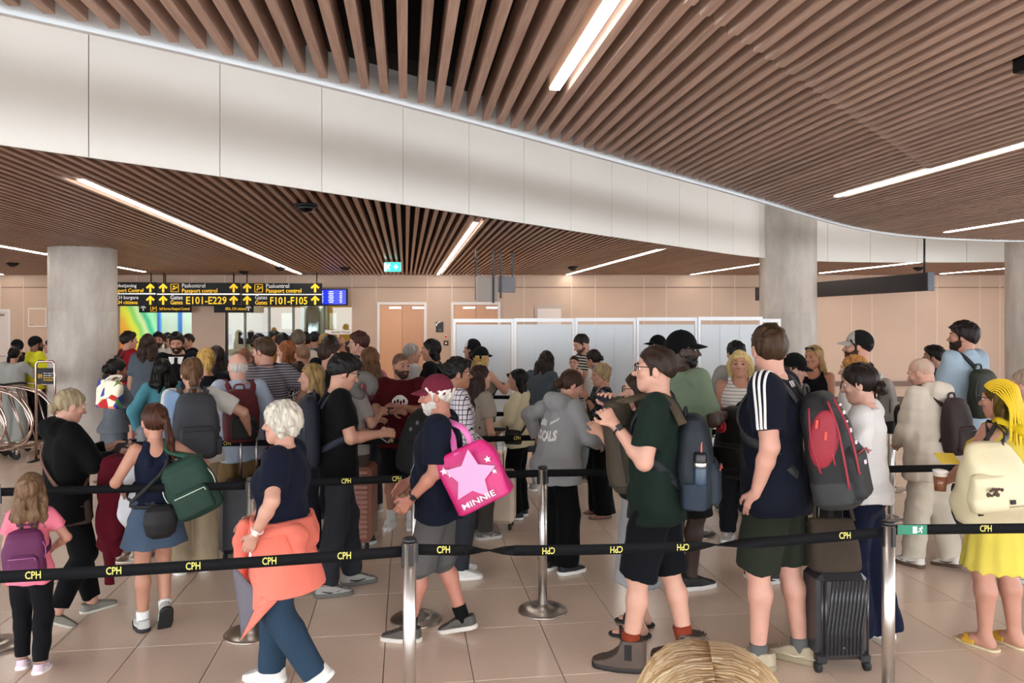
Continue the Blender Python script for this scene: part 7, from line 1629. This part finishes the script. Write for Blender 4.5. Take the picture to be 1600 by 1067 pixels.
inv = (Matrix.Translation(o.location) @ o.rotation_euler.to_matrix().to_4x4()).inverted()
pts = smoothpath([Vector((0, .02, .25)), inv @ (sA+Vector((-.10, 0, -.02))), inv @ sA, inv @ sB, inv @ sC], 5); MB().ribbon(pts, [Vector((-.2, -.6, .8))]*len(pts), .046, .008).build('shoulder_strap', fab('4d4029'), o)
# water bottle in the side pocket
o = place('water_bottle', 1094, 752, 3.98, 'dark water bottle with a silver band in the side pocket of the navy hiking backpack', 'bottle')
MB().lathe([(.0, -.02), (.034, -.02), (.036, -.01), (.036, .07), (.034, .075)], n=20).build('bottle_body', mat('bottle_navy', '22384c', .35), o)
MB().lathe([(.0345, .074), (.0365, .078), (.0365, .098), (.034, .102)], n=20).build('steel_band', STEEL, o); MB().lathe([(.034, .10), (.035, .105), (.033, .14), (.028, .15), (0, .15)], n=20).build('lid', mat('lid_black', '101012', .4), o)
# pink tote of the bearded man
o = place('tote_bag', 741, 742, 4.33, 'bright pink shopping tote on the shoulder of the bearded man in the cap', 'bag', roll=-27, yaw=-6)
PINK = mat('tote_pink', 'c4186c', .45, noise=.1, nscale=6)
lofted(o, 'bag_body', [(-.17, .145, .075), (-.165, .165, .085), (-.05, .172, .07), (.10, .165, .04), (.165, .15, .02), (.17, .145, .012)], PINK, .008, 5, .004, 14)
def star(parent, cx, cz, r, y, m, rot=0.0, inner=.42, name='star_print'):
    pts = [(cx+r*(1 if k % 2 == 0 else inner)*math.sin(rot+k*math.pi/5), cz+r*(1 if k % 2 == 0 else inner)*math.cos(rot+k*math.pi/5)) for k in range(10)]
    vs = [(a, y-.002, b) for a, b in pts]+[(cx, y-.002, cz)]+[(a, y+.02, b) for a, b in pts]
    MB().add(vs, [(k, 10, (k+1) % 10) for k in range(10)]+[(k, (k+1) % 10, 11+(k+1) % 10, 11+k) for k in range(10)]).build(name, m, parent)
PALE = mat('tote_pale_pink', 'ea9cc4', .5); star(o, .0, .01, .15, -.088, PALE, .35, .52)
for cx, cz, r in ((-.125, .10, .022), (-.10, .068, .018), (.125, .055, .02), (.13, -.02, .016)): star(o, cx, cz, r, -.087, mat('tote_white', 'f6dcea', .5), .2)
text('lettering', 'MINNIE', .045, mat('tote_white', 'f6dcea', .5), o, (-.02, -.0925, -.125), FACE, xs=1.0, bold=.02, width=.20)
sh = to_world(p6, Vector(p6['sho'][0])+Vector((.05, -.02, .056))); inv = (Matrix.Translation(o.location) @ o.rotation_euler.to_matrix().to_4x4()).inverted(); s1 = to_world(p6, Vector(p6['sho'][0])+Vector((.02, -.10, -.05))); s0 = to_world(p6, Vector(p6['sho'][0])+Vector((.03, .06, .03)))
pts = smoothpath([Vector((-.03, -.03, .15)), inv @ (s1+Vector((.02, -.08, -.06))), inv @ s1, inv @ sh, inv @ s0], 6); MB().ribbon(pts, [Vector((.2, -.8, .5))]*len(pts), .035, .006).build('strap', mat('tote_strap', 'e070b0', .5), o)
pts = smoothpath([Vector((.06, .03, .15)), Vector((.05, .05, .26)), inv @ (sh+Vector((.02, .05, -.02)))], 6); MB().ribbon(pts, [Vector((.2, -.8, .5))]*len(pts), .035, .006).build('strap', mat('tote_strap', 'e070b0', .5), o)
# cream tote of the woman with braids
o = place('tote_bag', 1553, 766, 4.12, 'big slouchy cream fabric tote on the arm of the woman with yellow braids', 'bag', roll=-4, yaw=8)
CREAM = mat('cream_nylon', 'd8cca6', .5, noise=.06, nscale=6, bump=.25, bscale=30)
lofted(o, 'bag_body', [(-.17, .17, .09), (-.15, .215, .13), (-.06, .225, .14), (.06, .20, .12), (.16, .165, .08), (.24, .12, .04), (.26, .10, .02)], CREAM, .009, 2.6, .009, 20)
lofted(o, 'front_pocket', [(-.07, .10, .04, -.12, -.11), (.0, .105, .045, -.12, -.105), (.10, .09, .03, -.11, -.085), (.115, .08, .012, -.11, -.08)], CREAM, .008, 4, .004, 22)
mb = MB()
for k in range(9): mb.lathe([(0, 0), (.007+.003*(k % 3), 0), (.007, .003), (0, .003)], (-.15+.017*(k % 5), -.157+.012*(k//5), .045-.028*(k//5)+.006*(k % 2)), 8, Matrix.Rotation(math.pi/2, 3, 'X'))
mb.build('brown_print', mat('print_brown', '4a2f22', .7), o)
for cx, cz in ((-.01, -.03), (.17, .06), (-.20, -.07)): MB().box((cx, -.142 if cx < .1 else -.10, cz), (.026, .008, .022)).build('label_tab', mat('tab_black', '141214', .6), o)
MB().tube(smoothpath([(-.21, -.07, -.065), (-.1, -.125, -.06), (0, -.14, -.055), (.12, -.125, -.06), (.22, -.06, -.065)], 4), .004, 5).build('seam', mat('cream_seam', 'b8ab84', .6), o)
sh = to_world(p11, Vector(p11['sho'][0])+Vector((.035, .02, .058))); sh2 = to_world(p11, Vector(p11['sho'][0])+Vector((.04, -.035, .052))); inv = (Matrix.Translation(o.location) @ o.rotation_euler.to_matrix().to_4x4()).inverted()
for a, b, q in (((-.06, -.05, .20), (.05, -.03, .24), sh), ((-.02, .04, .24), (.09, .03, .24), sh2)):
    h = inv @ q; pts = smoothpath([Vector(a), Vector(a).lerp(h, .55)+Vector((-.03, -.03, 0)), h, Vector(b).lerp(h, .5)+Vector((.04, -.01, 0)), Vector(b)], 6); MB().ribbon(pts, [Vector((0, -1, .2))]*len(pts), .026, .005).build('strap', mat('strap', '17151a', .6), o)
# iced drink and yellow paper
hd_ = p11['hands'][0]; hw = to_world(p11, hd_['c'])
o = empty('drink_cup', PX(1469, 752, 4.2), 0, 'clear plastic cup of brown iced drink held by the woman with braids', 'cup')
MB().lathe([(.028, -.055), (.036, .05), (.037, .055)], n=20).build('cup', mat('cup_clear', 'cfc0b0', .15), o); MB().lathe([(.0, -.05), (.0285, -.05), (.0355, .03), (0, .03)], n=20).build('drink', mat('drink_brown', '7a4d33', .2), o); MB().lathe([(.038, .055), (.038, .061), (.02, .066), (0, .066)], n=20).build('lid', mat('cup_lid', 'e6e0da', .3), o)
o = place('folded_paper', 1480, 716, 4.25, 'yellow folded paper held by the woman with braids', 'paper', roll=2, pitch=-60); MB().rbox((0, 0, 0), (.11, .006, .09), .002).build('sheet', mat('yellow_paper', 'd9b93e', .7), o)
# grey ribbed suitcase with brown bag on it
o = place('suitcase', 1304, 1032, 4.22, 'dark grey ribbed hard shell suitcase behind the tall man in navy', 'suitcase', yaw=4, z=0.0)
SHELL = mat('shell_grey', '2c2b2d', .28, noise=.1, nscale=6, bump=.1, bscale=90)
MB().rbox((0, 0, .295), (.285, .22, .47), .035).build('shell', SHELL, o)
mb = MB()
for k in range(13): x0 = -.125+.021*k; mb.tube([(x0+.018, -.112, .50), (x0+.01, -.114, .38), (x0-.012, -.114, .22), (x0-.018, -.112, .10)] if -.12 < x0-.018 and x0+.018 < .135 else [(x0, -.112, .50), (x0, -.112, .10)], .0062, 6)
mb.build('ribs', SHELL, o)
for s_ in (-1, 1):
    MB().rbox((s_*.12, -.085, .08), (.055, .07, .055), .012).build('corner_guard', mat('guard', '1c1b1d', .45), o)
    for y_ in (-.085, .085):
        c = MB().box((s_*.128, y_, .055), (.02, .03, .04)).build('caster', BCAP, o); MB().lathe([(.008, -.014), (.028, -.014), (.031, 0), (.028, .014), (.008, .014)], (s_*.135, y_, .031), 16, Matrix.Rotation(math.pi/2, 3, 'Y')).build('wheel', RUB, c)
for s_ in (-1, 1): MB().tube([(s_*.07, .06, .5), (s_*.07, .06, .88)], .007, 6).build('handle_rod', mat('rod_dark', '3a3a3c', .35, .8), o)
MB().rbox((0, .06, .89), (.18, .03, .025), .008).build('handle_grip', BCAP, o); MB().box((.0, -.113, .14), (.02, .003, .006)).build('badge', STEEL, o)
o2 = place('shoulder_bag', 1302, 893, 4.2, 'dark brown suede bag resting on top of the grey ribbed suitcase', 'bag', z=.535, yaw=4)
lofted(o2, 'bag_body', [(0, .125, .075), (.015, .138, .085), (.12, .136, .07), (.22, .128, .045), (.275, .12, .02)], mat('suede', '33271a', .9, noise=.25, nscale=7, bump=.2, bscale=120), .009, 4, .004, 12)
pts = smoothpath([(-.11, -.01, .26), (-.10, 0, .36), (-.02, .0, .43), (.08, 0, .36), (.11, -.01, .26)], 5); MB().ribbon(pts, [Vector((0, -1, 0))]*len(pts), .02, .005).build('strap', mat('suede', '33271a', .9), o2)
# dark red jacket and white bag over the arm of the woman in black
o = place('jacket', 176, 800, 4.78, 'dark red jacket draped over the forearm of the woman in black', 'jacket')
RJ = cloth('5a0c1c')
lofted(o, 'jacket_body', [(-.26, .045, .035, .0, 0), (-.2, .085, .05, -.005, 0), (0, .080, .055, .0, 0), (.22, .07, .06, .0, 0), (.30, .085, .06, .02, 0), (.345, .06, .05, .03, 0), (.355, .03, .03, .03, 0)], RJ, .008, 2.4, .011, 48, st=(1, 1, .22))
lofted(o, 'sleeve', [(-.44, .026, .022, -.01, -.02), (-.25, .034, .028, -.012, -.02), (-.1, .04, .03, -.01, -.02)], RJ, .009, 2, .005, 30)
o = place('plastic_bag', 205, 772, 4.80, 'crumpled white carrier bag held between the woman in black and the girl', 'bag', roll=18)
lofted(o, 'bag_body', [(-.22, .05, .03), (-.19, .10, .05), (-.05, .125, .06), (.08, .10, .05), (.17, .06, .035), (.2, .03, .02)], mat('white_plastic', 'cfcfd2', .35), .008, 2.3, .010, 30)
MB().tube(smoothpath([(-.03, 0, .18), (-.05, .0, .26), (0, .02, .30), (.03, 0, .2)], 4), .008, 6).build('handle', mat('white_plastic', 'cfcfd2', .35), o)
# pale blue shirt beside the grey backpack
o = place('folded_shirt', 268, 655, 5.55, 'pale blue shirt hanging at the side of the large grey backpack', 'shirt', roll=8)
lofted(o, 'shirt_body', [(-.17, .05, .03), (-.13, .075, .04), (.05, .06, .045), (.18, .05, .03), (.2, .03, .02)], cloth('8fa8c8'), .009, 2.2, .010, 50, st=(1, 1, .25))
lofted(o, 'sleeve', [(-.25, .022, .02, -.03, -.01), (-.05, .03, .03, -.04, -.02)], cloth('7f9cc0'), .01, 2, .004, 30)
# suitcases in the crowd
def case(x, Y, w, d, hgt, c, label, yaw=0, rods=.45, ribs=True, group='suitcases in the crowd'):
    o = place('suitcase', x, 0, Y, label, 'suitcase', yaw=yaw, z=0.0, group=group); m = mat('shell', c, .4, noise=.08, nscale=6)
    MB().rbox((0, 0, hgt/2+.06), (w, d, hgt), .03).build('shell', m, o)
    if ribs:
        mb = MB()
        for k in range(int(hgt/.04)-1): mb.tube([(-w/2+.02, -d/2-.002, .1+.04*k), (w/2-.02, -d/2-.002, .1+.04*k)], .008, 5)
        mb.build('ribs', m, o)
    for s_ in (-1, 1):
        for y_ in (-1, 1): MB().lathe([(.008, -.014), (.028, -.014), (.030, 0), (.028, .014), (.008, .014)], (s_*(w/2-.04), y_*(d/2-.04), .030), 14, Matrix.Rotation(math.pi/2, 3, 'Y')).build('wheel', RUB, o)
        MB().tube([(s_*.06, .02, hgt+.05), (s_*.06, .02, hgt+.06+rods)], .008, 6).build('handle_rod', STEEL, o)
    MB().rbox((0, .02, hgt+.07+rods), (.17, .03, .03), .01).build('handle_grip', BCAP, o); return o
case(563, 6.45, .24, .34, .62, '8a5a4a', 'dusty pink ribbed suitcase behind the young man in black', 0, .36)
case(388, 6.15, .40, .24, .55, '26262b', 'dark suitcase held by the woman with the grey backpack', 8, .40, False)
case(776, 7.0, .34, .24, .46, 'c8b49e', 'pale beige suitcase behind the checked shirt man', -6, .36, False)
case(1322, 6.2, .36, .24, .50, '3a3a40', 'slate suitcase behind the woman in the white T-shirt', 0, .30)
# colourful tote of the woman in the grey dress
o = place('tote_bag', 172, 616, 7.30, 'colourful patchwork tote on the arm of the woman in the grey dress', 'bag', yaw=-14, roll=4)
lofted(o, 'bag_body', [(-.13, .11, .05), (-.12, .125, .06), (.05, .125, .05), (.12, .12, .025), (.13, .11, .015)], pattern('patches', 'f0e6cf', 'd8452e', .8), .011, 5, .003, 14)
for y_ in (-.03, .03):
    pts = smoothpath([(-.05, y_, .12), (-.02, y_*.6+.04, .165), (.03, y_*.4+.09, .165), (.05, y_, .12)], 5); MB().ribbon(pts, [Vector((0, -1, 0))]*len(pts), .02, .004).build('strap', mat('strap_white', 'e2dcd2', .7), o)
# black backpack carried in front of the maroon T-shirt man
o = place('backpack', 660, 690, 6.15, 'black backpack with a green tag held before the man in the maroon T-shirt', 'backpack', roll=12, group='backpacks in the queue')
lofted(o, 'bag_body', [(-.26, .13, .09), (-.23, .17, .11), (0, .18, .12), (.17, .15, .10), (.25, .08, .05)], fab('0d0d0e'), .011, 2.8, .006, 18)
lofted(o, 'front_pocket', [(-.2, .11, .04, 0, -.11), (-.02, .12, .045, 0, -.11), (.02, .09, .02, 0, -.10)], fab('131314'), .011, 3, .004, 18)
MB().rbox((.07, -.135, -.01), (.055, .012, .02), .005, Matrix.Rotation(.35, 3, 'Y')).build('green_tag', mat('tag_bright_green', '4fae3c', .5), o)
for x_, z_ in ((-.1, .1), (-.06, .16), (-.11, -.05), (-.02, .08)): MB().rbox((x_, -.125, z_), (.022, .012, .030), .004).build('buckle', mat('buckle_grey', '6a6a6c', .4), o)
MB().tube(smoothpath([(-.05, 0, .24), (-.04, 0, .29), (.04, 0, .29), (.05, 0, .24)], 4), .012, 6).build('top_handle', fab('151516'), o)
# grey neck pillow
o = place('neck_pillow', 568, 603, 6.2, 'grey plush neck pillow carried behind the young man in black', 'pillow', roll=-20)
G = Field(); G.chain([(.075*math.cos(t), 0, .075*math.sin(t)) for t in [math.radians(-50+i*28) for i in range(11)]], [.042]*11, k=.02, kk=.02); v_, f_ = G.mesh(.011); link('cushion', np_mesh('cushion', [(v_, f_, 0)], [cloth('77726c')]), o); MB().tube(smoothpath([(.05, -.04, -.07), (.06, -.045, -.10), (.03, -.045, -.12)], 3), .004, 5).build('cord', mat('strap', '3a3a3c', .7), o)
# sweatshirt details of the white haired woman: hanging sleeve, knot, grey lining flap
root = p4['root']; CO = cloth('ee7f6c')
G = Field(); G.chain([(-.10, .19, 1.02), (-.06, .235, .92), (-.02, .25, .70)], [.045, .048, .040], k=.02, kk=.02); G.chain([(-.16, -.14, 1.03), (-.20, -.165, .99), (-.17, -.15, .86)], [.040, .055, .035], k=.02, kk=.02); G.chain([(-.235, .05, 1.00), (-.24, -.02, 1.02), (-.20, -.12, 1.03)], [.030, .034, .036], k=.02, kk=.02)
G.disp = wav(.004, 40, 3); v_, f_ = G.mesh(.010); link('sweatshirt_sleeves', np_mesh('sweatshirt_sleeves', [(v_, f_, 0)], [CO]), root)
def flap(name, tri, m, t=.008):
    a, b, c = (Vector(q) for q in tri); n = (b-a).cross(c-a).normalized()*t; vs = []; N = 8
    for off in (0, 1):
        for i in range(N+1):
            for j in range(N+1-i):
                p = a+(b-a)*(i/N)+(c-a)*(j/N); w = .010*math.sin(9*i/N+2*j/N); vs.append(p+n*(off+w/t*.6))
    idx = {}; k = 0
    for i in range(N+1):
        for j in range(N+1-i): idx[i, j] = k; k += 1
    fs = []
    for i in range(N):
        for j in range(N-i):
            f1 = (idx[i, j], idx[i+1, j], idx[i, j+1]); fs += [f1, tuple(q+k for q in reversed(f1))]
            if j < N-i-1: f2 = (idx[i+1, j], idx[i+1, j+1], idx[i, j+1]); fs += [f2, tuple(q+k for q in reversed(f2))]
    edge = [idx[i, 0] for i in range(N+1)]+[idx[N-j, j] for j in range(1, N+1)]+[idx[0, N-j] for j in range(1, N)]
    fs += [(edge[q], edge[q-1], edge[q-1]+k, edge[q]+k) for q in range(len(edge))]
    MB().add(vs, fs, True).build(name, m, root)
flap('sweatshirt_lining', ((-.165, .25, .80), (-.268, .0, .64), (-.235, .165, .40)), cloth('77727a'))
flap('sweatshirt_hem', ((-.278, .03, .66), (-.272, -.06, .63), (-.245, .17, .385)), CO, .010)
# white bra strap of the girl, shoe stripes, lanyards
bv = bvh_of(p3['root'].children[0]); pts, ups = [], []
for t in np.linspace(0, 1, 9):
    q = Vector((-.085+.055*t, -.35, 1.445-.17*t)); h, n = lay(bv, q, (0, 1, 0), .003)
    if h is not None: pts.append(h); ups.append(-n if n.y > 0 else n)
if len(pts) > 2: MB().ribbon(pts, ups, .016, .004).build('white_strap', cloth('e6e2dc'), p3['root'])
# vivid hood lining, dress straps and neck scarf of the woman with braids
G = Field(); nk = p11['sho']; c = (nk[0]+nk[1])/2
G.chain([(c[0]-.10, c[1]+.07, c[2]+.02), (c[0]-.11, c[1]-.03, c[2]+.055), (c[0]-.06, c[1]-.13, c[2]+.02), (c[0]+.03, c[1]-.16, c[2]-.08), (c[0]+.06, c[1]-.17, c[2]-.30)], [.022, .026, .03, .034, .036], k=.02, kk=.02); G.disp = wav(.004, 40, 8); v_, f_ = G.mesh(.011); link('yellow_scarf', np_mesh('yellow_scarf', [(v_, f_, 0)], [cloth('d2b21e')]), p11['root'])

# red side pocket, piping, straps and lettering of the black and red backpack
W_, D_, H_b = .33, .23, .57; RB = mat('bag_red', dim('a02234', .7), .6, bump=.2, bscale=220)
G = Field(); G.ell((-W_/2+.012, -.01, .34), (.026, .07, .15), Matrix.Rotation(.28, 3, 'X'), k=.01); v_, f_ = G.mesh(.009); link('side_panel', np_mesh('side_panel', [(v_, f_, 0)], [RB]), bp9)
for pts in ([(-W_/2-.004, -.085, .10), (-W_/2-.008, -.09, .26), (-W_/2+.004, -.085, .40), (-W_/2+.03, -.06, .52)], [(-W_/2+.035, -.135, .16), (-W_/2+.03, -.135, .30), (-W_/2+.05, -.115, .42), (-W_/2+.07, -.08, .53)], [(-W_/2-.0, .03, .18), (-W_/2-.004, .045, .34), (-W_/2+.02, .03, .50)]): MB().tube(smoothpath(pts, 5), .006, 6).build('red_piping', RB, bp9)
for z_ in (.42, .36): MB().rbox((-W_/2-.016, .0-.03*(z_ < .4), z_), (.008, .014, .045), .003, Matrix.Rotation(.3, 3, 'X')).build('zip_pull', mat('zip_pull_red', 'd0483e', .5), bp9)
for k, (zz, b) in enumerate(((.49, .012), (.45, .018), (.405, .010), (.36, .022), (.30, .018), (.20, .020))):
    dd = float(np.interp(zz, [.17, .28, .31, .37, .48, .55], [D_/2+.030, D_/2+.030, D_/2*.985, D_/2*.92, D_/2*.78, D_/2*.58])); MB().rbox((-.02+.012*(k % 2), -dd-.003, zz), (.03, .008, b), .002).build('white_mark', mat('tote_white', 'f6dcea', .5), bp9)
